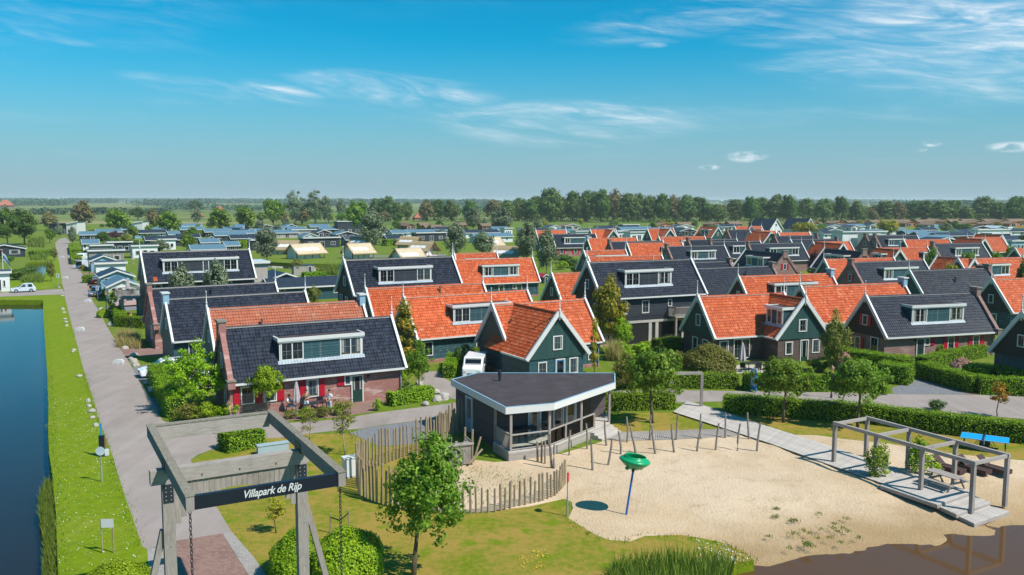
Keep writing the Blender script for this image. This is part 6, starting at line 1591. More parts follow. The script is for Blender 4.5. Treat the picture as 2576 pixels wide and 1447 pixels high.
# table and chairs under the pavilion roof
def chair(loc, rz, label, mat='dark_steel', group='terrace chairs'):
    e = empty('chair', loc, rz, label, 'chair', group)
    MB().box(-.24, .24, -.24, .24, .43, .47).build('seat', M[mat], e); MB().box(-.24, .24, .2, .25, .47, .92).build('backrest', M[mat], e)
    for sx in (-.21, .21):
        for sy in (-.21, .21): MB().box(sx - .02, sx + .02, sy - .02, sy + .02, 0, .43).build('leg', M[mat], e)
    for sx in (-.25, .25): MB().box(sx - .02, sx + .02, -.2, .22, .64, .67).build('armrest', M[mat], e)
def table(loc, rz, label, L=1.6, W=.9, mat='dark_steel'):
    e = empty('table', loc, rz, label, 'table')
    MB().box(-L / 2, L / 2, -W / 2, W / 2, .7, .74).build('tabletop', M[mat], e)
    for sx in (-1, 1):
        for sy in (-1, 1): MB().box(sx * (L / 2 - .1) - .03, sx * (L / 2 - .1) + .03, sy * (W / 2 - .1) - .03, sy * (W / 2 - .1) + .03, 0, .7).build('leg', M[mat], e)
tp = G(1318, 1104, .6); table(tp, rad(12), 'dark table on the shaded pavilion terrace'); chair(tp + Vector((1.5, .6, 0)), rad(100), 'dark chair beside the pavilion terrace table')
# ------------------------------------------------------------------ palisade of round poles
def pole_mesh(): return cached('pole', lambda: MB().tube([(0, 0, -.05), (0, 0, .5), (0, 0, .97), (0, 0, 1)], [.066, .064, .062, .045], 8).mesh('pole', M['log_wood'], False))
def palisade(px, label, hf, step=.31, name='palisade'):
    w = P(px); e = empty(name, w[0], 0, label, 'fence'); i = 0; carry = 0.0
    tot = sum((b - a).length for a, b in zip(w[:-1], w[1:])); run = 0
    for a, b in zip(w[:-1], w[1:]):
        ln = (b - a).length; t = carry
        while t < ln:
            p = a.lerp(b, t / ln) - w[0]; f = (run + t) / tot
            h = hf(f) * random.uniform(.86, 1.12); s = random.uniform(.85, 1.15)
            link('pole', pole_mesh(), M['log_wood'], e, p, (random.uniform(-.03, .03), random.uniform(-.03, .03), random.uniform(0, 6)), (s, s, h))
            t += step * random.uniform(.85, 1.2)
        carry = t - ln; run += ln
    return e
palisade([(904, 1238), (908, 1246), (930, 1257), (946, 1264), (979, 1275), (1010, 1282), (1060, 1289), (1120, 1293), (1189, 1292), (1250, 1288), (1294, 1277), (1335, 1268), (1376, 1255), (1400, 1245), (1411, 1234), (1419, 1222), (1423, 1213)], 'front arc of the round-pole palisade, dipping low towards the right', lambda f: 2.1 if f < .2 else (2.1 - (f - .2) * 4.2 if f < .38 else 1.35))
palisade([(902, 1230), (899, 1210), (908, 1194), (930, 1181), (969, 1168), (1016, 1150), (1075, 1139), (1110, 1122), (1135, 1102), (1152, 1090), (1185, 1087)], 'tall back arc of the round-pole palisade beside the gravel', lambda f: 2.15, .30)
palisade([D2(262, 622), D2(300, 628), D2(330, 634), D2(357, 642)], 'short row of thin poles at the pavilion deck corner', lambda f: 1.25, .3)
# ------------------------------------------------------------------ single leaning posts in the sand
def stick(bpx, tpx, label):
    b = G(*D2(*bpx)); dd = b.y; tx, ty = D2(*tpx); bx, by = D2(*bpx)
    h = (by - ty) * dd / F_SURVEY * 1.02; lean = (tx - bx) * dd / F_SURVEY
    bend = random.uniform(-.05, .05)
    e = MB().tube([(0, 0, -.08), (lean * .3 + bend, 0, h * .33), (lean * .7 + bend, .02, h * .68), (lean, 0, h)], [.075, .07, .065, .055], 8).build('wooden_post', M['old_post'], None, b + Vector((0, 0, .0)))
    tag(e, label, 'post', 'leaning posts in the sand')
back = [((1160, 425), (1152, 162)), ((1393, 405), (1394, 142)), ((1653, 400), (1661, 136)), ((1900, 390), (1895, 130)), ((2147, 380), (2142, 120)), ((2385, 390), (2362, 120))]
frontr = [((580, 555), (588, 297)), ((757, 497), (746, 230)), ((955, 457), (932, 195)), ((815, 702), (795, 385)), ((968, 656), (1006, 376)), ((1098, 545), (1070, 306)), ((1248, 525), (1190, 266)), ((1447, 542), (1405, 250)), ((1635, 522), (1600, 230)), ((1863, 515), (1912, 222)), ((2050, 506), (2076, 224)), ((2270, 502), (2291, 226)), ((2465, 510), (2494, 216)), ((405, 680), (382, 330)), ((430, 686), (430, 440))]
for i, (b, t) in enumerate(back): stick(b, t, 'grey post in the back row along the curved slat path, %s of six' % ordl(i))
for i, (b, t) in enumerate(sorted(frontr, key=lambda q: q[0][0])): stick(b, t, 'weathered leaning post standing in the sand, %s in the front ring' % ordl(i))
# ------------------------------------------------------------------ spinning dish on a tilted pole
sb_ = G(1576, 1294); sp = empty('spinner_dish', sb_, 0, 'green plastic spinner dish on a tilted blue pole in the sand', 'playground')
ax = Vector((.34, .08, 2.25)); q = ax.to_track_quat('Z', 'Y').to_euler()
MB().tube([(0, 0, -.1), ax * 1.0], .055, 10).build('pole', M['pole_blue'], sp)
MB().tube([ax * .99, ax * 1.07], [.075, .09], 10).build('hub', M['dark_steel'], sp)
prof = [(.1, .02), (.28, .06), (.5, .2), (.68, .36), (.79, .47), (.80, .52), (.74, .58), (.60, .63), (.57, .70), (.56, .74), (.535, .75), (.52, .73), (.53, .66), (.60, .55), (.62, .45), (.5, .26), (.28, .11), (.1, .07)]
m = MB().lathe(prof, n=40)
hole = set()
keep = []
for f in m.f:
    vs = [m.v[i] for i in f]; cx_, cy_, cz_ = (sum(v[k] for v in vs) / len(vs) for k in range(3)); r_ = math.hypot(cx_, cy_); a_ = math.atan2(cy_, cx_)
    if .28 < r_ < .5 and cz_ < .3 and (abs(((a_ - 2.6 + math.pi) % (2 * math.pi)) - math.pi) < .32): continue
    keep.append(f)
m.f = keep
m.build('dish', M['dish_green'], sp, ax * 1.03, q, True)
for i in range(3):
    a = i * 2.1 + 3.7; MB().lathe([(.001, -.05), (.09, -.03), (.12, .06), (.05, .12)], n=10).build('bumper', M['dish_green'], sp, ax * 1.03 + Vector((.4 * math.cos(a), .4 * math.sin(a), .12)))
# ------------------------------------------------------------------ pergola, decks, boardwalk
pA, pD, pB = G(2102.2, 1063.8, 2.5), G(2451.5, 1162.7, 2.5), G(2184.9, 1050, 2.5)
dx = (pD - pA); PLn = dx.length; prz = math.atan2(dx.y, dx.x); PWd = 2.85
pg = empty('pergola', (pA.x, pA.y, 0), prz, 'long grey wooden pergola frame over the beach deck', 'pergola')
FL = [0.15, 0.15, 0.15, -.22]
for i in range(4):
    x = PLn * i / 3
    for y in (0, PWd): MB().box(x - .1, x + .1, y - .1, y + .1, FL[i] - .1, 2.40).build('post', M['grey_wood'], pg)
    MB().box(x - .07, x + .07, .09, PWd - .09, 2.38 + .001, 2.56).build('cross_beam', M['grey_wood_x'], pg)
for y in (0, PWd): MB().box(-.12, PLn + .12, y - .085, y + .085, 2.401, 2.60).build('long_beam', M['grey_wood_x'], pg)
lw = P([(1694, 1039), (1815, 1078), (1931, 1116), (2107, 1179), (2215, 1217), (2320, 1247), (2362, 1270)]); rw = P([(1731, 1011), (1814, 1035), (1931, 1075), (2120, 1134), (2200, 1164), (2290, 1190), (2443, 1237)])
def walk(name, lw, rw, z, step, mat, label_, gap=.03, th=.05, jit=.03):
    e = empty(name, (lw[0].x, lw[0].y, 0)); e['kind'] = 'structure'; o = lw[0]
    def samp(w):
        ds = [0]
        for a, b in zip(w[:-1], w[1:]): ds.append(ds[-1] + (b - a).length)
        def f(t):
            d = t * ds[-1]
            for i in range(len(w) - 1):
                if d <= ds[i + 1] or i == len(w) - 2: return w[i].lerp(w[i + 1], (d - ds[i]) / (ds[i + 1] - ds[i]))
        return f, ds[-1]
    fl, l1 = samp(lw); fr, l2 = samp(rw); n = int(max(l1, l2) / step)
    for i in range(n):
        t0, t1 = i / n, (i + 1) / n
        a, b, c, d = fl(t0), fr(t0), fr(t1), fl(t1)
        s = (d - a).normalized() * gap / 2; s2 = (c - b).normalized() * gap / 2; ac = (b - a).normalized()
        j0, j1 = random.uniform(0, jit), random.uniform(0, jit)
        q = [a + s + ac * j0, b + s2 - ac * j1, c - s2 - ac * j1, d - s + ac * j0]; mid = sum(q, Vector()) / 4; ang = math.atan2(ac.y, ac.x)
        q = [(p - mid) for p in q]; cs, sn = math.cos(-ang), math.sin(-ang)
        MB().prism([(p.x * cs - p.y * sn, p.x * sn + p.y * cs) for p in q], z - th, z + random.uniform(-.004, .004)).build('plank', M[mat], e, (mid.x - o.x, mid.y - o.y, 0), (0, 0, ang))
    return e
walk('boardwalk', lw, rw, .12, .17, 'deck_wood', '')
def deck(px, z, name, skirt_=.22):
    w = P(px, z); e = empty(name, (w[0].x, w[0].y, 0)); e['kind'] = 'structure'
    a, b, c, d = w; n = int((d - a).length / .15); o = w[0]
    for i in range(n):
        t0, t1 = i / n, (i + 1) / n; q = [a.lerp(d, t0), b.lerp(c, t0), b.lerp(c, t1 - .2 / n), a.lerp(d, t1 - .2 / n)]; mid = sum(q, Vector()) / 4
        ac = (b - a).normalized(); ang = math.atan2(ac.y, ac.x); cs, sn = math.cos(-ang), math.sin(-ang)
        MB().prism([((p - mid).x * cs - (p - mid).y * sn, (p - mid).x * sn + (p - mid).y * cs) for p in q], z - .05, z).build('plank', M['deck_wood'], e, (mid.x - o.x, mid.y - o.y, 0), (0, 0, ang))
    MB().prism([((p - o).x, (p - o).y) for p in (a.lerp(c, .004), b.lerp(d, .004), c.lerp(a, .004), d.lerp(b, .004))], z - skirt_, z - .052).build('deck_frame', M['grey_wood_x'], e)
deck([(2262, 1203), (2443, 1237), (2420, 1250), (2358, 1266)][:0] or [(2215, 1219), (2320, 1190), (2443, 1238), (2360, 1268)], .16, 'wooden_deck')
deck([(2360, 1270), (2438, 1239), (2494, 1262), (2408, 1292)], -.02, 'wooden_deck')
deck([(2408, 1294), (2480, 1268), (2543, 1284), (2453, 1315)], -.20, 'wooden_deck')
walk('slat_path', P([D2(960, 402), D2(1160, 411), D2(1500, 405), D2(1900, 385), D2(2300, 358)]), P([D2(1080, 328), D2(1250, 322), D2(1500, 312), D2(1900, 300), D2(2130, 294)]), .06, .16, 'grey_wood_x', '')
# climbing wisteria on two pergola posts
def wisteria(i, h, w, flower, label, lean=0):
    x = PLn * i[0] / 3; b = loc_axes((pA.x, pA.y), x + .1, i[1], prz); e = empty('wisteria', b, 0, label, 'plant')
    p, t, c = clumps(34, 60, w / 2, h * .42, h * .45, .32, .3, 1.1, .8, 60 + int(i[0] * 4)); link('foliage', leaf_mesh('wisteria_leaves', p, .13, 'leaf_bright', tint=t), M['leaf_bright'], e)
    q = p[RNG.choice(len(p), 420)] * [1.12, 1.12, 1.0]; q[:, 2] -= .15; link('flowers', leaf_mesh('wisteria_flowers', q, .09, flower), M[flower], e)['kind'] = 'stuff'
    MB().tube([(0, 0, 0), (.05, .03, h * .4), (-.03, .06, h * .8)], [.05, .04, .02], 6).build('stem', M['bark'], e)
wisteria((1, 0.0), 1.95, 1.5, 'petal_lilac', 'wisteria with lilac flowers climbing the front pergola post')
wisteria((1.25, PWd), 2.3, 1.5, 'petal_white', 'wisteria with white flowers on the back pergola post')
def lounger(px, label):
    b = G(*px); e = empty('sun_lounger', b, prz + rad(4), label, 'sun lounger', 'brown wicker sun loungers')
    m = MB().box(-1.0, 1.0, -.36, -.28, .06, .3).box(-1.0, 1.0, .28, .36, .06, .3).box(-1.0, -.92, -.28, .28, .06, .3).box(.92, 1.0, -.28, .28, .06, .3)
    f = m.build('frame', M['wicker'], e)
    for i in range(9): MB().box(-.22 + i * .128, -.105 + i * .128, -.28, .28, .25, .285).build('slat', M['wicker'], e)
    MB().bar((-.25, 0, .29), (-.82, 0, .78), .56, .05).build('backrest', M['wicker'], e)
    for sx in (-.9, .9):
        for sy in (-.3, .3): MB().box(sx - .04, sx + .04, sy - .04, sy + .04, 0, .06).build('leg', M['wicker'], e)
lounger(D3(1800, 700), 'brown wicker sun lounger, left of three behind the pergola'); lounger(D3(2055, 705), 'brown wicker sun lounger, middle of three'); lounger(D3(2255, 705), 'brown wicker sun lounger, right of three')
pt = loc_axes((pA.x, pA.y), PLn * .70, PWd * .56, prz); pt.z = .16
e = empty('picnic_table', pt, prz, 'weathered wooden picnic table on the pergola deck', 'picnic table')
for i in range(5): MB().box(-.95, .95, -.38 + i * .155, -.24 + i * .155, .72, .765).build('top_plank', M['grey_wood_x'], e)
for sy in (-1, 1):
    MB().box(-.95, .95, sy * .78 - .13, sy * .78 + .13, .42, .46).build('bench', M['grey_wood_x'], e)
for sx in (-.65, .65):
    MB().box(sx - .04, sx + .04, -.85, .85, .33, .42).build('bearer', M['grey_wood'], e)
    for sy in (-1, 1): MB().bar((sx + .06, sy * .25, .72), (sx + .06, sy * .72, .0), .05, .1, (1, 0, 0)).build('leg', M['grey_wood'], e)
b = G(2477, 1128); e = empty('table_tennis_table', b, rad(-31.5), 'bright blue outdoor table tennis table before the long hedge', 'table tennis')
for s in (-1, 1):
    x0, x1 = sorted((s * .02, s * 1.37)); t = MB().box(x0, x1, -.76, .76, .73, .77).build('table_half', M['table_blue'], e)
    MB().box(x0, x1, -.765, -.735, .771, .775).box(x0, x1, .735, .765, .771, .775).build('white_line', M['white_metal'], t)
    for sy in (-.6, .6):
        MB().tube([(s * 1.15, sy, .73), (s * 1.2, sy, 0)], .025, 6).build('leg', M['dark_steel'], e); MB().tube([(s * .25, sy, .73), (s * .6, sy, .12)], .02, 6).build('strut', M['dark_steel'], e)
MB().box(-.015, .015, -.85, .85, .78, .93).build('net', M['dark_steel'], e); MB().box(-.3, .3, -.55, .55, .05, .4).build('undercarriage', M['dark_steel'], e)
MB().tube([(0, -.87, .5), (0, -.87, 1.0)], .025, 6).build('net_post', M['steel'], e)
# wooden arch at the start of the boardwalk
ra, rb = G(1765, 1025), G(1688, 1026); e = empty('wooden_arch', ra, 0, 'tall square wooden arch over the start of the boardwalk', 'arch'); d = rb - ra
for p in (Vector(), d): MB().box(-.1, .1, -.1, .1, 0, 2.62).build('post', M['grey_wood'], e, p)
MB().bar((0, 0, 2.72), (d.x, d.y, 2.72), .2, .2).build('lintel', M['grey_wood_x'], e)
# planter edge beside the arch
# ------------------------------------------------------------------ signs, cabinets, lamps
def sign_pole(px, h, label, disc='steel', face=0.0, r=.25):
    b = G(*px); e = empty('road_sign', b, face, label, 'sign')
    MB().tube([(0, 0, 0), (0, 0, h * .45)], .045, 8).build('pole_sleeve', M['steel'], e); MB().tube([(0, 0, h * .45), (0, 0, h)], .03, 8).build('pole', M['steel'], e)
    s = MB().lathe([(.001, 0), (r, 0), (r, .02), (.001, .02)], n=20).build('sign_disc', M[disc], e, (0, -.04, h - r), (math.pi / 2, 0, 0)); return e
sign_pole((258, 1214), 2.05, 'round grey traffic sign seen from behind on the grass verge', 'roof_pale', rad(10))
sign_pole((1428.5, 1299), 2.3, 'thin steel sign pole with red round sign seen edge-on in the lawn corner', 'red_sign', rad(78))
b = G(273, 1393); e = empty('notice_board', b, rad(2), 'blank white notice board on two wooden posts in the verge', 'sign')
for x in (-.25, .26): MB().tube([(x, .02, 0), (x, .02, 1.6)], .035, 8).build('post', M['log_wood'], e)
MB().box(-.24, .32, -.03, -.018, 1.2, 1.6).build('board', M['white_metal'], e)
b = G(259, 1150); e = empty('help_point', b, rad(12), 'dark help-point box with reddish and white panels and blue post at the road edge', 'sign')
MB().box(-.16, .16, -.1, .1, 0, 1.35).build('cabinet', M['sign_black'], e); MB().box(.165, .25, -.06, .06, .6, 1.15).build('red_panel', M['fascia_wood'], e); MB().box(.165, .38, -.09, .09, .05, .44).build('white_panel', M['white_metal'], e); MB().box(-.07, .03, -.04, .04, 1.35, 2.1).build('blue_post', M['blue_sign'], e)
b = G(1896, 984); e = empty('info_sign', b, rad(-80), 'slim blue information panel by the road', 'sign')
MB().box(-.5, .5, -.04, .04, .12, 1.9).build('frame', M['blue_sign'], e); MB().box(-.42, .42, -.052, -.041, .5, 1.8).build('panel', M['roof_pale'], e); MB().box(-.46, -.38, -.03, .03, 0, .12).box(.38, .46, -.03, .03, 0, .12).build('foot', M['blue_sign'], e)
for px, h, lab in (((147.5, 720), 2.2, 'small blue and white road sign left of the road'), ((247, 757), 2.3, 'blue and white sign pole beside the parked blue-grey car')):
    b = G(*px); e = empty('road_sign', b, 0, lab, 'sign'); MB().tube([(0, 0, 0), (0, 0, h)], .035, 6).build('pole', M['steel'], e); MB().box(-.25, .25, -.06, -.035, h - .75, h).build('plate', M['white_metal'], e); MB().box(-.1, .1, -.066, -.061, h - .62, h - .12).build('symbol', M['blue_sign'], e)
def cabinet(px, w, d, h, label, mat='grey_box'):
    b = G(*px); e = empty('utility_cabinet', b, U_ANG, label, 'cabinet'); MB().box(-w / 2, w / 2, 0, d, 0, h - .06).build('body', M[mat], e); MB().box(-w / 2 - .04, w / 2 + .04, -.04, d + .04, h - .06, h).build('lid', M[mat], e)
    MB().box(-w / 2 - .02, w / 2 + .02, -.02, d + .02, 0, .1).build('plinth', M['concrete'], e)
cabinet((670, 1145), .95, .45, .62, 'grey utility cabinet behind the gate beam, left of two'); cabinet((708, 1139), 1.0, .45, .6, 'grey utility cabinet behind the gate beam, right of two')
cabinet((886, 1203), .8, .55, 1.2, 'pale metal cabinet striped by shadows beside the palisade', 'white_metal')
def lamp_post(px, h, label, head=True):
    b = G(*px); e = empty('lamp_post', b, 0, label, 'street lamp', 'street lamps')
    MB().lathe([(.09, 0), (.09, .3), (.05, .36), (.04, h - .45), (.06, h - .42)], n=8).build('post', M['dark_steel'], e)
    MB().lathe([(.10, h - .42), (.17, h - .06)], n=6).build('lantern_glass', M['lamp_glass'], e); MB().lathe([(.22, h - .06), (.18, h + .02), (.08, h + .14), (.03, h + .2), (.001, h + .3)], n=6).build('lantern_cap', M['lamp_brown'], e)
lamp_post((579, 1100), 2.3, 'brown-capped lantern post seen over the gate beam'); lamp_post((412, 900), 2.2, 'lantern post before the green left villa'); lamp_post((331, 840), 2.5, 'black lantern post on the left garden lawn'); lamp_post((268, 777), 2.4, 'slender black lamp post by the raised deck'); lamp_post((2092, 1000), 2.5, 'lantern post among the right hedges'); lamp_post((226, 690), 2.4, 'black lamp post beside the van with open boot')
# white road narrowing blocks
for i, (x, y) in enumerate([(299, 917), (202, 834), (221, 762), (165, 703), (190, 674), (157, 650), (183, 641)]):
    b = G(x, y)
    m = MB().extrude_y([(-.5, 0), (-.32, 0), (-.28, .08), (-.2, .08), (-.16, 0), (.16, 0), (.2, .08), (.28, .08), (.32, 0), (.5, 0), (.5, .22), (.44, .34), (.3, .42), (0, .45), (-.3, .42), (-.44, .34), (-.5, .22)], -.2, .2)
    o = m.build('road_block', M['plastic_white'], None, b, (0, 0, rad(4)))
    tag(o, 'white plastic road-narrowing block, %s' % ['nearest one, right side', 'second nearest, left side', 'third nearest, right side', 'left side beside the side road junction', 'right side near the open-boot van', 'farthest one on the left side', 'farthest one on the right side'][i], 'road block', 'white road-narrowing blocks')
# boulders
def rock_mesh(k):
    def mk():
        bm = bmesh.new(); bmesh.ops.create_icosphere(bm, subdivisions=2, radius=1.0); rg = random.Random(k)
        o = [rg.uniform(0, 9) for _ in range(3)]
        for v in bm.verts:
            c = v.co; f = 1 + .22 * math.sin(c.x * 2.1 + o[0]) + .18 * math.sin(c.y * 3.1 + o[1]) + .12 * math.sin(c.z * 4 + o[2]); v.co = Vector((c.x * f, c.y * f * .8, max(c.z * f * .62, -.25)))
        me = bpy.data.meshes.new('boulder'); bm.to_mesh(me); bm.free(); me.materials.append(M['stone']); return me
    return cached(('rock', k), mk)
rocks_l = [B[0](*p) for p in ((645, 232), (660, 264), (670, 332), (675, 364), (685, 397), (757, 642), (750, 662), (815, 908), (905, 1155), (915, 1206), (940, 1260), (955, 1325), (985, 1402), (605, 14), (640, 98))]
rocks_r = [B[0](*p) for p in ((1100, 365), (1010, 234), (1105, 395), (1330, 700), (1305, 735), (1330, 763), (1355, 797), (1465, 975), (1490, 1024), (1515, 1046), (1247, 624), (1348, 618))]
rocks_h = [B[1](*p) for p in ((1640, 985), (1812, 1068), (1890, 1124), (1912, 1100), (1830, 1138), (1710, 1188))]
for i, px in enumerate(sorted(rocks_l, key=lambda q: -q[1])):
    o = link('boulder', rock_mesh(i % 4), M['stone'], None, G(*px) + Vector((-.15, 0, .06)), (0, 0, i * 1.3), [random.uniform(.2, .34)] * 3); tag(o, 'grey stone on the left road edge, %s counted from the gate' % (ORD[i] if i else 'first'), 'stone', 'stones along the road')
for i, px in enumerate(sorted(rocks_r, key=lambda q: -q[1])):
    o = link('boulder', rock_mesh(i % 4), M['stone'], None, G(*px) + Vector((.15, 0, .08)), (0, 0, i * 1.7), [random.uniform(.22, .5)] * 3); tag(o, 'grey stone on the right road edge, %s counted from the gate' % (ORD[i] if i else 'first'), 'stone', 'stones along the road')
for i, px in enumerate(sorted(rocks_h)):
    o = link('boulder', rock_mesh(i % 4), M['stone'], None, G(*px) + Vector((0, 0, .1)), (0, 0, i * 2.1), [random.uniform(.35, .55)] * 3); tag(o, 'pale boulder by the brick villa drive, %s of six' % ordl(i), 'stone', 'stones by the drive')
# wooden play hut behind the maple
b = G(1130, 1165); e = empty('play_hut', b, rad(20), 'small grey plank play hut with crooked poles behind the maple', 'play hut')
for i in range(14): MB().box(-1.2 + i * .17, -1.05 + i * .17, -.9, -.86, .1, 1.5 + random.uniform(-.08, .08)).build('plank', M['grey_wood'], e)
for i in range(10): MB().box(-1.24, -1.2, -.85 + i * .17, -.7 + i * .17, .1, 1.5 + random.uniform(-.08, .08)).build('plank', M['grey_wood'], e)
MB().box(-1.3, 1.3, -1.0, -.9, 1.3, 1.42).build('rail', M['grey_wood_x'], e); MB().box(-1.15, 1.15, -.85, .8, .75, .85).build('floor', M['deck_wood'], e)
for p in ((-1.2, -.9, 2.0), (1.2, -.9, 2.2), (1.25, .8, 1.9), (-1.2, .8, 1.8)): MB().tube([(p[0], p[1], 0), (p[0] + .05, p[1], p[2])], .07, 7).build('corner_pole', M['log_wood'], e)
MB().bar((1.3, -.9, .2), (1.9, -.5, 1.6), .08, .08).build('slanting_pole', M['log_wood'], e); MB().bar((1.9, -.8, .9), (.9, -1.2, .2), .07, .1).build('slanting_pole', M['log_wood'], e)
for i in range(6): MB().box(1.24, 1.28, -.7, .7, .3 + i * .2, .42 + i * .2).build('side_slat', M['grey_wood_x'], e)
# tree stakes
b = G(856, 1342); e = empty('tree_stakes', b, 0, 'three bare wooden tree stakes with straps above the bright shrub', 'stakes')
ps = [(-.45, 0, 1.55), (.08, -.25, 1.5), (.42, .2, 1.7)]
for p in ps: MB().tube([(p[0], p[1], 0), (p[0] * .95, p[1], p[2] * .62)], .035, 7).build('stake', M['log_wood'], e)
MB().bar((ps[0][0], ps[0][1], .8), (ps[1][0], ps[1][1], .72), .03, .05).bar((ps[1][0], ps[1][1], .72), (ps[2][0], ps[2][1], .95), .03, .05).build('strap', M['tyre'], e)
# flag on the left bank
b = G(9.5, 703); e = empty('flag_pole', b, rad(-10), 'white flag pole with red top and blue-white flag on the left bank', 'flag')
MB().tube([(0, 0, 0), (0, 0, 5.4)], .07, 8).build('pole', M['white_metal'], e); MB().lathe([(.001, 5.75), (.09, 5.7), (.1, 5.5), (.07, 5.4)][::-1], n=8).build('top', M['red_sign'], e)
vs = []; fs = []
for i in range(9):
    for j in range(7): t = i / 8; vs.append((.1 + t * 1.5, .12 * math.sin(t * 6 + j * .5), 5.1 - j * .26 * (1 - t * .15) - t * t * 1.9))
fs = [(i * 7 + j, (i + 1) * 7 + j, (i + 1) * 7 + j + 1, i * 7 + j + 1) for i in range(8) for j in range(6)]
fl = MB().add(vs, fs).build('flag_cloth', M['cloth_white'], e, smooth=True); MB().add([(v[0], v[1] - .015, v[2]) for v in vs], [f for k, f in enumerate(fs) if k % 6 in (2, 3)]).build('flag_stripe', M['cloth_blue'], fl, smooth=True)
# raised timber deck left of the far villa
dk_ = G(297, 752, 2.9); e = empty('raised_deck', (dk_.x, dk_.y, 0), U_ANG, 'raised grey timber deck on concrete legs with parasol', 'deck')
MB().box(0, 3.9, 0, 4.2, 2.7, 2.9).build('floor', M['grey_wood_x'], e)
for x in (.4, 2.6):
    for y in (.4, 3.4): MB().box(x, x + .35, y, y + .35, 0, 2.7).build('leg', M['concrete'], e)
for (a, b_) in (((0, 0), (3.9, 0)), ((0, 0), (0, 4.2)), ((0, 4.2), (3.9, 4.2))):
    MB().bar((*a, 3.9), (*b_, 3.9), .1, .08).build('handrail', M['grey_wood_x'], e)
    n = int(math.dist(a, b_) / .15); m = MB()
    for i in range(n):
        t = (i + .5) / n; x, y = a[0] + (b_[0] - a[0]) * t, a[1] + (b_[1] - a[1]) * t; m.box(x - .03, x + .03, y - .02, y + .02, 2.9, 3.87)
    m.build('balusters', M['grey_wood'], e)['kind'] = 'stuff'
def parasol(loc, h, label, r=.22):
    e = empty('closed_parasol', loc, 0, label, 'parasol', 'closed parasols'); MB().tube([(0, 0, 0), (0, 0, h + .12)], .03, 6).build('pole', M['steel'], e)
    m = MB(); n = 14; prof = [(.9, .35), (1.0, .42), (.8, .62), (.5, .85), (.28, .97), (.05, 1.0)]
    base = len(m.v)
    for rr, zz in prof:
        for k in range(n): t = 2 * math.pi * k / n; q = r * rr * (1 if k % 2 else .72); m.v.append((q * math.cos(t), q * math.sin(t), h * zz))
    for i in range(len(prof) - 1):
        for k in range(n): k2 = (k + 1) % n; m.f.append((i * n + k, i * n + k2, (i + 1) * n + k2, (i + 1) * n + k))
    m.build('canopy', M['umbrella_cloth'], e); MB().box(-.25, .25, -.25, .25, 0, .07).build('base', M['concrete'], e)
parasol(G(748, 1040), 2.4, 'closed grey parasol on the terrace of the front brick villa', .3); parasol(G(1867, 932), 2.7, 'closed striped grey parasol on the right terrace', .38); parasol(loc_axes((dk_.x, dk_.y), 1.4, 1.6, U_ANG) + Vector((0, 0, 2.9)), 2.5, 'closed parasol on the raised timber deck', .35); parasol(EC[1] and G(*EC[1](108, 985)), 2.5, 'closed grey parasol in the gardens left of the far dormer villa', .35); parasol(G(*EC[1](1438, 500)), 2.5, 'dark closed parasol in the far gardens by the tiny shed', .35); parasol(G(*EC[1](2082, 580)), 2.5, 'pale closed parasol before the long hedge in the far gardens', .35)
# terrace furniture
tb = G(797, 1037); table(tb, U_ANG + rad(8), 'long dark table on the terrace of the front brick villa', 2.2, .95)
chair(G(729, 1038), rad(-80), 'dark chair under the seated person'); chair(G(768, 1030), rad(20), 'dark chair behind the standing person in brown'); chair(G(806, 1029), rad(10), 'dark chair between the two standing people')
tb = G(1893, 930); table(tb, U_ANG, 'dark table beside the striped parasol', 1.8); chair(tb + Vector((-1.1, -.9, 0)), rad(150), 'dark terrace chair left of the parasol table'); chair(tb + Vector((.2, -1.0, 0)), rad(185), 'dark terrace chair in front of the parasol table'); chair(tb + Vector((1.2, .2, 0)), rad(-80), 'dark terrace chair right of the parasol table')
tb = G(1612, 850); table(tb, rad(10), 'dark table on the carport patio', 1.5); chair(tb + Vector((-1.1, -.2, 0)), rad(95), 'dark chair left of the patio table'); chair(tb + Vector((.3, -.9, 0)), rad(190), 'dark chair in front of the patio table'); chair(tb + Vector((1.2, -.2, 0)), rad(-85), 'dark chair right of the patio table'); chair(tb + Vector((.1, .9, 0)), rad(0), 'dark chair behind the patio table')
b = G(2306, 938); e = empty('garden_bench', b, rad(-15), 'dark garden bench by the hedge gap of the right brick villa', 'bench'); MB().box(-.6, .6, -.2, .2, .4, .45).build('seat', M['dark_steel'], e); MB().box(-.6, .6, .2, .25, .45, .85).build('backrest', M['dark_steel'], e)
for x in (-.5, .5): MB().box(x - .03, x + .03, -.18, .2, 0, .4).build('leg', M['dark_steel'], e)
e11 = VILLAS['H11'][0]
b = G(1420, 655); 
# satellite dish before the far brick villa
b = G(1424, 638); e = empty('satellite_dish', b, rad(30), 'white satellite dish on a pole before the far brick villa', 'satellite dish'); MB().tube([(0, 0, 0), (0, 0, 1.6)], .04, 6).build('pole', M['dark_steel'], e); MB().lathe([(.001, .12), (.35, .08), (.6, 0), (.62, .02)], n=14).build('dish', M['white_metal'], e, (0, -.1, 1.7), (rad(-70), 0, 0))
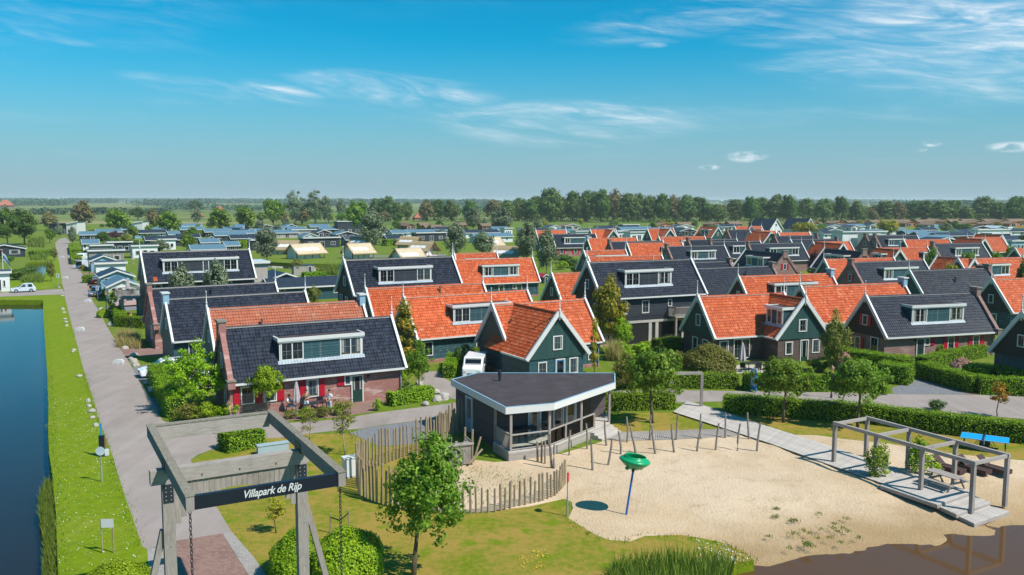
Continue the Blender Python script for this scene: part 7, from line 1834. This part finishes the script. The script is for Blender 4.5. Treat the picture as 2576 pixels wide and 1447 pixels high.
# ================================================================== HEDGES, SHRUBS, REEDS
def hl(px, dy=.65): return [p + Vector((0, dy, 0)) for p in P(px)]
hedge(hl([(1828, 1039), (1932, 1046), (2045, 1055), (2182, 1064), (2300, 1079), (2408, 1094), (2576, 1114), (2690, 1128)]), 1.4, 1.25, 'long clipped green hedge along the right road behind the pergola', dens=130)
hedge(hl([(1478, 1033), (1600, 1033), (1697, 1030)]), 1.4, 1.2, 'clipped hedge between pavilion and wooden arch', dens=130)
hedge(hl([(1550, 976), (1700, 977), (1860, 979)]), 1.3, 1.2, 'clipped hedge on the far side of the road behind the wooden arch', dens=120)
hedge(hl([(1875, 980), (1990, 984), (2085, 985)]), 1.3, 1.25, 'clipped hedge behind the two lawn trees', dens=120)
hedge(hl([(2120, 915), (2200, 928), (2292, 944)]), 1.8, 1.5, 'tall garden hedge left of the right brick villa door', dens=110)
hedge(hl([(2108, 984), (2180, 980), (2225, 976)]), 1.3, 1.3, 'clipped hedge right of the lantern post', dens=120)
hedge(hl([(2222, 958), (2300, 968)]), 2.2, 1.6, 'thick hedge block beside the gravel parking bay', dens=110)
hedge(hl([(2328, 950), (2400, 971), (2470, 990), (2590, 996)]), 1.5, 1.35, 'clipped garden hedge sweeping along the right parking bay', dens=120)
hedge(hl([(2325, 932), (2390, 916), (2478, 897)]), 1.3, 1.2, 'clipped hedge before the windows of the right brick villa', dens=110)
hedge(hl([(2440, 952), (2510, 962), (2590, 966)]), 2.4, 1.3, 'wide loose hedge before the dark right gable', dens=90)
hedge(hl([(390, 962), (412, 1006), (440, 1056)], .5), 1.4, 1.5, 'clipped hedge beside the left road by the parked cars', dens=130)
hedge(hl([(556, 1142), (600, 1133), (648, 1122)], .5), 1.6, 1.05, 'low clipped hedge on the grass island behind the gate', dens=150)
hedge(hl([(978, 1024), (1030, 1016), (1083, 1004)], .4), 1.1, .95, 'low leafy hedge at the right corner of the front brick villa', dens=130, mat='leaf_bright')
hedge(hl([(1130, 952), (1140, 916)], 0), 1.0, 1.1, 'narrow hedge beside the driveway of the peeling green villa', dens=120)
hedge(hl([(1652, 893), (1718, 885)]), 1.5, 1.5, 'dark hedge at the left corner of the parasol villa', dens=110)
hedge(hl([(292, 824), (362, 829)]), 1.3, 1.3, 'clipped hedge in the left garden behind the lantern', dens=110)
hedge(hl([(292, 800), (300, 822)]), 1.3, 1.4, 'short hedge edging the left garden', dens=110)
hedge(hl([(694, 747), (770, 744), (856, 739)]), 1.6, 1.7, 'hedge behind the row of orange roofs in front of the long dark chalet', leaf=.2, dens=60)
hedge(hl([(565, 629), (625, 623)]), 2.0, 2.2, 'tall hedge behind the far dormer villa', leaf=.3, dens=26)
hedge(hl([(465, 597), (517, 594)]), 2.0, 2.2, 'dark hedge in the far left gardens', leaf=.3, dens=22)
hedge(hl([(76, 650), (128, 645)]), 2.0, 1.6, 'bright hedge on the left bank above the reeds', leaf=.25, dens=40)
hedge(hl([(190, 668), (186, 652)]), 2.2, 1.5, 'hedge beside the road near the open-boot van', leaf=.25, dens=40)
hedge(hl([(185, 644), (181, 626)]), 2.2, 1.5, 'hedge beside the far end of the road', leaf=.25, dens=36)
hedge(hl([(212, 648), (240, 645)]), 2.2, 1.6, 'hedge between the grey flat chalets', leaf=.25, dens=36)
hedge(hl([(214, 715), (236, 708)]), 1.6, 1.3, 'small clipped hedge behind the dark parked car', leaf=.2, dens=60)
hedge(hl([(258, 752), (285, 750)]), 1.8, 1.3, 'clipped hedge left of the raised deck', leaf=.18, dens=80)
hedge(hl([(760, 704), (818, 701)]), 1.6, 1.3, 'bright hedge behind the long dark chalet', leaf=.22, dens=50)
hedge(hl([(966, 620), (988, 618)]), 2.0, 2.2, 'green hedge beside the arched dark chalet', leaf=.3, dens=26)
mound(G(876, 1452), 1.52, 1.6, 1.95, 'bright green rounded shrub at the foot of the gate', 'leaf_bright', .10, 17000)
mound(G(748, 1446), 1.12, 1.3, 1.75, 'olive-green rounded shrub beside the right gate post', 'leaf_hedge', .09, 13000)
mound(G(300, 1490), 1.3, 1.1, 1.15, 'bright low shrub at the bottom of the left verge', 'leaf_bright', .09, 9000)
mound(G(2421, 938), 1.1, 1.0, 1.35, 'pinkish rounded shrub behind the sweeping hedge', 'leaf_pink', .13, 3500)
mound(G(2124, 940), .8, .8, 1.9, 'pale pink shrub right of the conical tree', 'leaf_pink', .13, 2500)
mound(G(1784, 938), 2.5, 1.8, 2.5, 'large grey-green shrub before the parasol terrace', 'leaf_olive', .16, 8000)
mound(G(262, 800), .9, .9, 1.1, 'bright shrub at the left garden corner', 'leaf_bright', .16, 2200)
def bush_px(key, x, yb, yt, w, label, **k): T(key, x, yb, yt, w, label, name='bush', cat='bush', **k)
for a in [('bush_olive', 1583, 978, 890, 90, 'yellow-green shrub left of the lawn tree behind the pavilion'), ('bush_dark', 1652, 940, 872, 90, 'dark shrub behind the lawn tree'), ('bush', 1605, 905, 862, 70, 'bright shrub below the carport patio'), ('bush_olive', 1690, 930, 880, 70, 'olive shrub left of the large grey-green shrub'), ('bush', 1555, 900, 858, 60, 'bright shrub right of the columnar hornbeam'), ('bush', 1632, 880, 858, 60, 'low bright shrub beyond the patio'),
          ('bush', 2368, 908, 864, 30, 'small leafy bush beside the red shutters at right'), ('bush_dark', 2357, 1030, 1001, 46, 'dark round bush on the grass by the right road'), ('bush_dark', 1163, 926, 862, 48, 'dark rounded bush before the peeling green villa door'), ('bush', 1199, 908, 872, 30, 'bright bush between peeling villa and dark gable'), ('bush_olive', 1185, 942, 912, 60, 'yellowish bush before the white van'),
          ('bush_olive', 732, 1054, 1030, 40, 'yellow-green bush at the left end of the terrace border'), ('bush', 772, 1056, 1024, 44, 'green bush in the terrace border before the person in brown'), ('bush_olive', 812, 1050, 1020, 44, 'olive bush in the terrace border between the people'), ('bush', 848, 1044, 1016, 44, 'green bush before the standing person in white'), ('bush', 950, 1034, 1002, 28, 'small bright bush right of the door path'), ('bush_dark', 1024, 1008, 960, 40, 'dark shrub against the right corner of the brick villa'),
          ('bush', 577, 1046, 1010, 62, 'green shrub at the left corner of the front brick villa'), ('bush_olive', 470, 1060, 1014, 70, 'yellowish shrub at the corner of the left road hedge'), ('bush', 520, 1056, 1010, 64, 'green shrub left of the front brick villa'), ('bush', 1022, 945, 890, 44, 'dense green shrub below the slim orange-topped tree'), ('bush', 1010, 968, 930, 40, 'green shrub on the right of the brick villa gable'), ('column', 284, 796, 733, 26, 'young bushy tree beside the black lamp post'), ('bush', 312, 812, 784, 40, 'bright shrub under the raised deck edge'), ('bush', 340, 812, 790, 40, 'green shrub at the raised deck legs'),
          ('bush_dark', 2060, 932, 896, 60, 'dark shrub between conical tree and green gable'), ('bush_dark', 2140, 912, 880, 30, 'dark shrub at the villa corner behind the hedge'), ('bush', 2272, 905, 888, 60, 'bright hedge shrub before the right brick wall'), ('bush', 1010, 600, 585, 20, 'bright bush behind the tents'), ('bush_far', 884, 612, 598, 40, 'green bush behind the cream tent'), ('bush_far', 1002, 618, 602, 40, 'round bush beside the group of three tents'), ('bush_olive', 800, 610, 596, 26, 'yellow-green bush by the black cabin'), ('bush_far', 2160, 682, 676, 30, 'green garden bush below the pink brick gable'), ('bush_far', 2050, 690, 674, 50, 'green garden hedge bush right of the pink brick gable'), ('bush_far', 1310, 625, 600, 30, 'dark green bush right of the willow row'), ('bush_far', 20, 660, 646, 40, 'green bush before the navy chalet'), ('bush_far', 40, 706, 680, 46, 'olive shrub beside the flag cabin'), ('bush_far', 66, 700, 676, 44, 'low bright shrub by the bank pond'), ('bush_olive', 210, 683, 668, 20, 'small yellow bush behind the open-boot van')]:
    bush_px(*a)
# understorey of the belt: a far-off mass
pts = np.column_stack([RNG.uniform(-330, 420, 9000), 648 + RNG.normal(0, 7, 9000), RNG.random(9000) ** 1.4 * 6.5]); pts[:, 1] += np.abs(pts[:, 0]) * .02
pts = pts[(pts[:, 0] > -70)]
o = link('undergrowth', leaf_mesh('undergrowth', pts, 1.3, 'leaf_belt'), M['leaf_belt']); o['kind'] = 'stuff'; tag(o, 'dark undergrowth below the tall tree belt', 'undergrowth')
# reeds and grasses
def reeds(px, n, h, w, mat, z=-.4, lean=.22, name='reeds'): return tag(blades(name, scatter_poly(px, n, z), h, w, mat, lean), name + ' at the water edge', 'reeds', kind='stuff')
reeds([(98, 1262), (118, 1215), (133, 1228), (142, 1300), (146, 1361), (150, 1470), (108, 1480), (112, 1380), (100, 1300)], 2600, .55, .03, 'blade')
reeds([(126, 1000), (121, 960), (124, 940), (127, 1000), (128, 1090), (134, 1190), (129, 1192), (121, 1090)], 900, .35, .03, 'blade')
reeds([(1520, 1500), (1545, 1450), (1690, 1428), (1800, 1436), (1850, 1440), (1810, 1500), (1650, 1530)], 2600, 1.25, .045, 'blade', -.3, .16)
reeds([EC[0](600, 960), EC[0](640, 830), EC[0](960, 800), EC[0](970, 900), EC[0](930, 965)], 900, 1.8, .16, 'blade')
reeds([EC[0](430, 1420), EC[0](450, 1310), EC[0](860, 1300), EC[0](860, 1420)], 900, 1.7, .14, 'blade')
reeds([EC[0](560, 660), EC[0](600, 560), EC[0](880, 540), EC[0](900, 680)], 700, 2.2, .2, 'blade', 0)
reeds([EC[2](1190, 1230), EC[2](1290, 1150), EC[2](1690, 1110), EC[2](1690, 1255), EC[2](1250, 1262)], 1200, 1.9, .18, 'blade')
o = blades('ornamental_grass', scatter_poly([B[0](1170, 610), B[0](1200, 500), B[0](1330, 480), B[0](1420, 560), B[0](1410, 630)], 1800, 0), 1.1, .05, 'straw', .35); tag(o, 'pale ornamental grass clump at the drive corner', 'grass', kind='stuff')
o = blades('ornamental_grass', scatter_poly([B[2](960, 740), B[2](990, 690), B[2](1110, 690), B[2](1090, 745)], 900, 0), 1.9, .05, 'straw', .25); tag(o, 'tall pale plume grass behind the cross-gable villa', 'grass', kind='stuff')
# tufts and daisies
def dots(name, px, n, size, mat, label):
    p = scatter_poly(px, n, .05); o = link(name, leaf_mesh(name, p, size, mat, up=2.5), M[mat]); tag(o, label, 'flowers', kind='stuff')
VG = [(128, 1000), (232, 1000), (262, 1095), (330, 1295), (362, 1400), (372, 1447), (152, 1447), (146, 1361), (137, 1241), (126, 1100)]
dots('daisies', VG, 700, .06, 'petal_white', 'white daisies in the left verge'); dots('buttercups', VG, 160, .065, 'petal_yellow', 'yellow flowers in the left verge')
dots('daisies', [C2(1850, 1080), C2(2150, 1130), C2(2400, 1280), C2(2200, 1330), C2(1900, 1300)], 160, .08, 'petal_white', 'white flowers in the grass by the lake'); dots('buttercups', [C2(50, 1200), C2(350, 1180), C2(400, 1340), C2(100, 1420)], 90, .08, 'petal_yellow', 'yellow flowers in the front lawn')
o = blades('grass_tufts', scatter_poly([(1000, 1215), (1060, 1180), (1240, 1172), (1340, 1190), (1350, 1240), (1200, 1275), (1040, 1270)], 1500, 0), .12, .03, 'blade', .5); tag(o, 'sparse grass tufts in the fenced sand', 'grass', kind='stuff')
o = blades('grass_tufts', np.concatenate([scatter_poly([C3(0, 800), C3(300, 700), C3(900, 900), C3(1000, 1100), C3(300, 1200), C3(0, 1150)], 30, -.15)[:, :] .repeat(30, 0) + np.column_stack([RNG.normal(0, .09, 900), RNG.normal(0, .12, 900), np.zeros(900)])]), .12, .03, 'blade', .5); tag(o, 'green weed tufts on the beach slope', 'grass', kind='stuff')
gp_ = []
for line, off in ((ROAD_L, -.12), (SAND_GRASS, -.25), (CANAL_EDGE, .25), (SAND_GRASS[-3:] + [(1838, 1421), (1813, 1446), (1650, 1490)], 0), ([(1890, 1409), (1838, 1422), (1813, 1447), (1650, 1491)], 0), ([(1890, 1410), (1838, 1423), (1813, 1448), (1650, 1492)], 0)):
    w = P(line)
    for a, b in zip(w[:-1], w[1:]):
        n = int((b - a).length * (14 if a.y < 80 else 3)); t = RNG.random(n)
        q = np.array(a)[None] * (1 - t[:, None]) + np.array(b)[None] * t[:, None]; q[:, 0] += off + RNG.normal(0, .16, n); q[:, 1] += RNG.normal(0, .2, n); gp_.append(q)
o = blades('edge_grass', np.concatenate(gp_), .16, .035, 'blade', .4); tag(o, 'rough grass along road, canal and beach edges', 'grass', kind='stuff')
# ================================================================== VEHICLES
def wheel(par, x, y, r=.31):
    w = MB().lathe([(.19, -.1), (r, -.09), (r, .09), (.19, .1)], n=18).build('wheel', M['tyre'], par, (x, y, r), (math.pi / 2, 0, 0))
    MB().lathe([(.001, .07), (.06, .09), (.19, .085), (.2, -.085), (.001, -.08)], n=10).build('rim', M['steel'], w)
def car(loc, rz, label, paint, L=4.0, H=1.5, W=1.72, van=False, boot=False, cat='car'):
    e = empty('parked_' + cat, loc, rz, label, cat, 'parked vehicles'); h = L / 2; hb = H * .58; pm = M[paint]
    if van: prof = [(-h, .25), (-h, H * .62), (-h + .1, H * .95), (-h + .3, H), (h - 1.35, H), (h - .75, H * .66), (h - .05, H * .55), (h, .4), (h - .05, .22)]
    else: prof = [(-h, .3), (-h + .02, hb * .9), (-h + .12, hb), (h - 1.15, hb), (h - .35, hb * .88), (h - .06, hb * .72), (h, .42), (h - .06, .2), (-h + .1, .2)]
    bm = bmesh.new(); n = len(prof); f = W / 2
    rows = [[bm.verts.new((p[0] * k, s * f * q, p[1])) for p in prof] for s, q, k in ((-1, .93, .97), (-1, 1, 1), (1, 1, 1), (1, .93, .97))]
    for i in range(4):
        for v in rows[i]:
            if i in (1, 2): v.co.y *= .97 if v.co.z > .5 else 1.0; v.co.y += 0
    for i, (a, b) in enumerate(zip(rows[:-1], rows[1:])):
        for k in range(n): bm.faces.new((a[k], b[k], b[(k + 1) % n], a[(k + 1) % n]))
    rows[0][0].co.y = rows[0][0].co.y
    for i in (0, 3): 
        for v in rows[i]: v.co.y = (-1 if i == 0 else 1) * f * 1.0; 
    for i in (1, 2):
        for v in rows[i]: v.co.y = (-1 if i == 1 else 1) * f * .86
    bm.faces.new(rows[0]); bm.faces.new(rows[3][::-1]); bmesh.ops.recalc_face_normals(bm, faces=bm.faces)
    me = bpy.data.meshes.new('body'); bm.to_mesh(me); bm.free(); me.materials.append(pm); body = link('body', me, pm, e)
    md = body.modifiers.new('bevel', 'BEVEL'); md.width = .06; md.segments = 2; md.limit_method = 'ANGLE'
    if not van:
        cb = [(-h + .14, hb - .01), (-h + .5, H - .03), (-h + .75, H), (h - 1.95, H), (h - 1.1, hb - .01)]
        bm = bmesh.new(); lo, hi = f * .93, f * .72
        def yy(z): return lo + (hi - lo) * (z - hb) / (H - hb)
        ra = [bm.verts.new((p[0], -yy(p[1]), p[1])) for p in cb]; rb_ = [bm.verts.new((p[0], yy(p[1]), p[1])) for p in cb]
        for k in range(5): bm.faces.new((ra[k], rb_[k], rb_[(k + 1) % 5], ra[(k + 1) % 5]))
        bm.faces.new(ra[::-1]); bm.faces.new(rb_); bmesh.ops.recalc_face_normals(bm, faces=bm.faces)
        me = bpy.data.meshes.new('cabin'); bm.to_mesh(me); bm.free(); me.materials.append(pm); cabn = link('cabin', me, pm, e)
        md = cabn.modifiers.new('bevel', 'BEVEL'); md.width = .05; md.segments = 2
        z0, z1 = hb + .05, H - .1
        for s in (-1, 1):
            def P3(x, z): return (x, s * (yy(z) + .012), z)
            MB().add([P3(-h + .42, z0), P3(-h + 1.35, z0), P3(-h + 1.35, z1), P3(-h + .62, z1)], [(0, 1, 2, 3)]).build('side_window', M['glass'], cabn)
            MB().add([P3(-h + 1.43, z0), P3(h - 1.32, z0), P3(h - 1.95, z1), P3(-h + 1.43, z1)], [(0, 1, 2, 3)]).build('side_window', M['glass'], cabn)
        MB().add([(h - 1.16, -lo * .88, z0), (h - 1.16, lo * .88, z0), (h - 1.86, hi * .9, z1), (h - 1.86, -hi * .9, z1)], [(0, 1, 2, 3)]).build('windscreen', M['glass'], cabn, (.03, 0, .03))
        MB().add([(-h + .2, -lo * .85, z0 + .05), (-h + .2, lo * .85, z0 + .05), (-h + .46, hi * .88, z1), (-h + .46, -hi * .88, z1)], [(0, 1, 2, 3)]).build('rear_window', M['glass'], cabn, (-.035, 0, .03))
    else:
        for s in (-1, 1): MB().add([(h - 2.3, s * (f + .008), H * .62), (h - 1.0, s * (f + .008), H * .62), (h - 1.4, s * (f + .008), H * .92), (h - 2.3, s * (f + .008), H * .92)], [(0, 1, 2, 3)]).build('side_window', M['glass'], e)
        MB().add([(h - .82, -f * .8, H * .67), (h - .82, f * .8, H * .67), (h - 1.3, f * .8, H * .95), (h - 1.3, -f * .8, H * .95)], [(0, 1, 2, 3)]).build('windscreen', M['glass'], e, (.05, 0, .02))
        MB().add([(-h + .05, -f * .75, H * .62), (-h + .05, f * .75, H * .62), (-h + .1, f * .75, H * .9), (-h + .1, -f * .75, H * .9)], [(0, 1, 2, 3)]).build('rear_window', M['glass'], e, (-.06, 0, 0))
    for x in (-h + .75, h - .8):
        for s in (-1, 1): wheel(e, x, s * (f - .06))
    for s in (-1, 1):
        MB().box(h - .2, h - .0, s * f * .72 - .16, s * f * .72 + .16, hb * .62, hb * .8).build('headlight', M['white_metal'], e); MB().box(-h - .01, -h + .12, s * f * .78 - .1, s * f * .78 + .1, hb * .7, hb * .95).build('tail_light', M['shutter_red'], e)
        MB().box(h - 1.5, h - 1.35, s * (f + .06) - .07, s * (f + .06) + .07, hb + .02, hb + .14).build('mirror', pm, e)
    MB().box(-h - .02, -h + .02, -.25, .25, hb * .45, hb * .45 + .11).build('number_plate', M['plate_yellow'], e); MB().box(h - .02, h + .02, -.25, .25, .38, .49).build('number_plate', M['plate_yellow'], e)
    MB().box(h - .05, h + .015, -.4, .4, .5, .62).build('grille', M['dark_steel'], e)
    if boot: MB().box(-h - .04, -h - .0, -f * .8, f * .8, .5, H * .9).build('open_boot', M['interior'], e); MB().bar((-h, 0, H * .98), (-h - .9, 0, H * 1.12), W * .9, .05).build('tailgate', pm, e); MB().box(-h - .12, -h - .041, -.6, .5, .5, .75).build('luggage', M['table_blue'], e)
    return e
car(G(60, 737), U_ANG + math.pi, 'silver hatchback parked across the canal head on the left', 'car_silver', 3.8)
car(G(241, 716), rad(118), 'black car parked tail-on beside the slate-blue chalet', 'car_black', 4.3, 1.6)
car(G(243, 746), rad(-66), 'blue-grey car facing the viewer by the sign pole', 'car_bluegrey', 4.4, 1.5)
car(G(217, 676), rad(80), 'silver van with open boot and blue luggage', 'car_silver', 4.9, 1.9, 1.85, True, True, 'van')
car(G(210, 656), rad(100), 'white pickup-like van parked before the open-boot van', 'car_white', 4.8, 1.8, 1.8, True, cat='van')
car(G(325, 772), U_ANG + math.pi + rad(6), 'rose-beige car under the raised deck', 'car_rose', 4.2, 1.5)
car(G(414, 945), U_ANG + math.pi + rad(2), 'white car with dark roof windows parked at the left road', 'car_white', 4.3, 1.5)
car(G(495, 982), U_ANG + math.pi + rad(2), 'white car half hidden by the bright tree', 'car_white', 4.3, 1.6)
car(G(1196, 944), rad(-95), 'white van parked behind the pavilion roof', 'car_white', 4.6, 1.85, 1.8, True, cat='van')
car(G(1711, 594), rad(20), 'dark car before the black gabled chalet', 'car_black', 4.3)
car(G(2543, 580), rad(10), 'distant white van among the right lodges', 'car_white', 5.2, 2.3, 1.9, True, cat='van')
# ================================================================== PEOPLE
def skin_obj(name, chains, mat, par, sub=2, root=0):
    vs, es, rs = [], [], []; idx = {}
    for ch in chains:
        prev = None
        for key, p, r in ch:
            if key not in idx: idx[key] = len(vs); vs.append(p); rs.append(r)
            if prev is not None: es.append((prev, idx[key]))
            prev = idx[key]
    me = bpy.data.meshes.new(name); me.from_pydata(vs, es, []); me.materials.append(mat)
    o = link(name, me, mat, par); o.modifiers.new('skin', 'SKIN').use_smooth_shade = True
    for v, r in zip(me.skin_vertices[0].data, rs): v.radius = (r, r) if not isinstance(r, tuple) else r; v.use_root = False
    me.skin_vertices[0].data[root].use_root = True
    s = o.modifiers.new('subsurf', 'SUBSURF'); s.levels = s.render_levels = sub
    return o
def hand(par, w, d, mat):
    w, d = Vector(w), Vector(d).normalized(); sd = d.cross(Vector((0, 1, .2))); sd.normalize(); m = MB()
    m.tube([w, w + d * .05, w + d * .09], [.026, .036, .034], 8)
    for k, ln in zip((-1.4, -.5, .4, 1.3), (.06, .075, .08, .07)):
        a = w + d * .085 + sd * (.018 * k); m.tube([a, a + d * ln * .55, a + d * ln + Vector((0, -.012, -.004))], [.009, .008, .006], 5)
    t = w + d * .03 + sd * -.03; m.tube([t, t + d * .03 - sd * .025, t + d * .06 - sd * .03], [.011, .01, .007], 5)
    return m.build('hand', mat, par, smooth=True)
def person(loc, rz, label, J, shirt, trousers, bare=False, hair='hair', shorts=False):
    e = empty('person', loc, rz, label, 'person')
    sk = M['skin']; g = lambda k: J[k]
    body = skin_obj('body', [[('pel', g('pel'), .11), ('wai', g('wai'), .105), ('che', g('che'), (.15, .11)), ('neb', g('nek'), .052), ('hd1', g('hd1'), .07), ('hd2', g('hd2'), (.078, .095)), ('hd3', g('hd3'), .05)],
                             *[[('che', g('che'), .1), ('sh' + s, g('sh' + s), .055), ('el' + s, g('el' + s), .04), ('wr' + s, g('wr' + s), .028)] for s in 'lr'],
                             *[[('pel', g('pel'), .1), ('hp' + s, g('hp' + s), .085), ('kn' + s, g('kn' + s), .056), ('an' + s, g('an' + s), .036), ('to' + s, g('to' + s), .032)] for s in 'lr']], sk, e)
    for s in 'lr': hand(e, g('wr' + s), Vector(g('wr' + s)) - Vector(g('el' + s)), sk)
    if not bare:
        hv = lambda a, b, t: tuple(Vector(g(a)).lerp(Vector(g(b)), t))
        skin_obj('shirt', [[('pel', g('pel'), .125), ('wai', g('wai'), .125), ('che', g('che'), (.175, .13)), ('n', hv('che', 'nek', .75), .06)], *[[('che', g('che'), .12), ('sh' + s, g('sh' + s), .07), ('e' + s, hv('sh' + s, 'el' + s, .75), .06)] for s in 'lr']], M[shirt], e)
    lv = (lambda s: [('hp' + s, g('hp' + s), .1), ('kn' + s, g('kn' + s), .075)] + ([] if shorts else [('an' + s, g('an' + s), .06)]))
    skin_obj('trousers', [[('wai2', tuple(Vector(g('pel')).lerp(Vector(g('wai')), .3)), .118), ('pel', g('pel'), .125)] + lv('l'), [('pel', g('pel'), .125)] + lv('r')], M[trousers], e)
    h = Vector(g('hd2')); MB().lathe([(.098, -.02), (.103, .03), (.09, .085), (.05, .12), (.001, .13)], n=12).build('hair', M[hair], e, h + Vector((0, .018, .015)), (rad(-14), 0, 0), True)
    MB().bar(h + Vector((0, -.085, -.03)), h + Vector((0, -.112, -.045)), .02, .035).build('nose', sk, e)
    for s in (-1, 1):
        MB().lathe([(.001, -.01), (.011, 0), (.001, .01)], n=6).build('eye', M['interior'], e, h + Vector((s * .032, -.088, .0))); MB().lathe([(.001, -.03), (.02, 0), (.001, .03)], n=6).build('ear', sk, e, h + Vector((s * .085, 0, -.01)))
        a, t = Vector(g('an' + 'lr'[s > 0])), Vector(g('to' + 'lr'[s > 0])); MB().bar(a + Vector((0, .05, -.045)), t + Vector((0, -.04, -.01)), .085, .07).build('shoe', M['cloth_white'], e)
    MB().bar(h + Vector((-.025, -.088, -.07)), h + Vector((.025, -.088, -.07)), .008, .01).build('mouth', M['shutter_red'], e)
    return e
STAND = dict(pel=(0, 0, .95), wai=(0, 0, 1.12), che=(0, .01, 1.34), nek=(0, .01, 1.52), hd1=(0, 0, 1.6), hd2=(0, -.01, 1.68), hd3=(0, -.005, 1.77), shl=(-.19, .01, 1.43), shr=(.19, .01, 1.43), ell=(-.25, .03, 1.16), elr=(.25, .03, 1.16), wrl=(-.2, -.12, .96), wrr=(.2, -.12, .96), hpl=(-.1, 0, .88), hpr=(.1, 0, .88), knl=(-.11, -.02, .48), knr=(.11, 0, .48), anl=(-.12, .03, .08), anr=(.13, .03, .08), tol=(-.13, -.13, .035), tor=(.15, -.13, .035))
J2 = dict(STAND); J2.update(ell=(-.3, -.04, 1.2), wrl=(-.1, -.2, 1.42), elr=(.28, -.05, 1.17), wrr=(.08, -.24, 1.15))
J3 = dict(STAND); J3.update(wrl=(-.08, -.25, 1.08), wrr=(.1, -.26, 1.02), elr=(.27, 0, 1.18), ell=(-.27, 0, 1.18))
J1 = dict(pel=(0, 0, .52), wai=(0, .05, .7), che=(0, .1, .92), nek=(0, .08, 1.1), hd1=(0, .04, 1.18), hd2=(0, .02, 1.26), hd3=(0, .03, 1.35), shl=(-.19, .1, 1.01), shr=(.19, .1, 1.01), ell=(-.26, -.02, .78), elr=(.26, -.02, .78), wrl=(-.16, -.26, .72), wrr=(.16, -.28, .72), hpl=(-.1, -.05, .5), hpr=(.1, -.05, .5), knl=(-.13, -.45, .5), knr=(.14, -.45, .5), anl=(-.13, -.5, .08), anr=(.15, -.42, .08), tol=(-.14, -.66, .035), tor=(.16, -.58, .035))
person(G(730, 1038), rad(78), 'seated person in white shirt and shorts at the terrace table', J1, 'cloth_white', 'cloth_white', shorts=True)
person(G(772, 1040), rad(10), 'standing person in brown shirt and white trousers drinking at the terrace', J2, 'cloth_brown', 'cloth_white')
person(G(830, 1040), rad(-25), 'standing person in white shirt and light blue jeans at the terrace', J3, 'cloth_white', 'roof_pale')
person(G(224, 745), rad(100), 'bare-chested person in blue shorts beside the blue-grey car', STAND, 'skin', 'cloth_blue', bare=True, shorts=True)
# ================================================================== HAZE: the pale air over the polder
t = NT('haze_air'); t.n.remove(t.b)
pv = t.n.new('ShaderNodeVolumePrincipled')
pv.inputs['Color'].default_value = (0.80, 0.91, 1.0, 1)
pv.inputs['Density'].default_value = 0.00012
pv.inputs['Anisotropy'].default_value = 0.1
t.l.new(pv.outputs[0], t.out.inputs['Volume'])
hz_o = MB().box(-27000, 27000, -9500, 27000, -2.6, 30.0).build('haze', t.m)
hz_o['kind'] = 'stuff'; tag(hz_o, 'pale summer haze over the flat polder', 'haze')
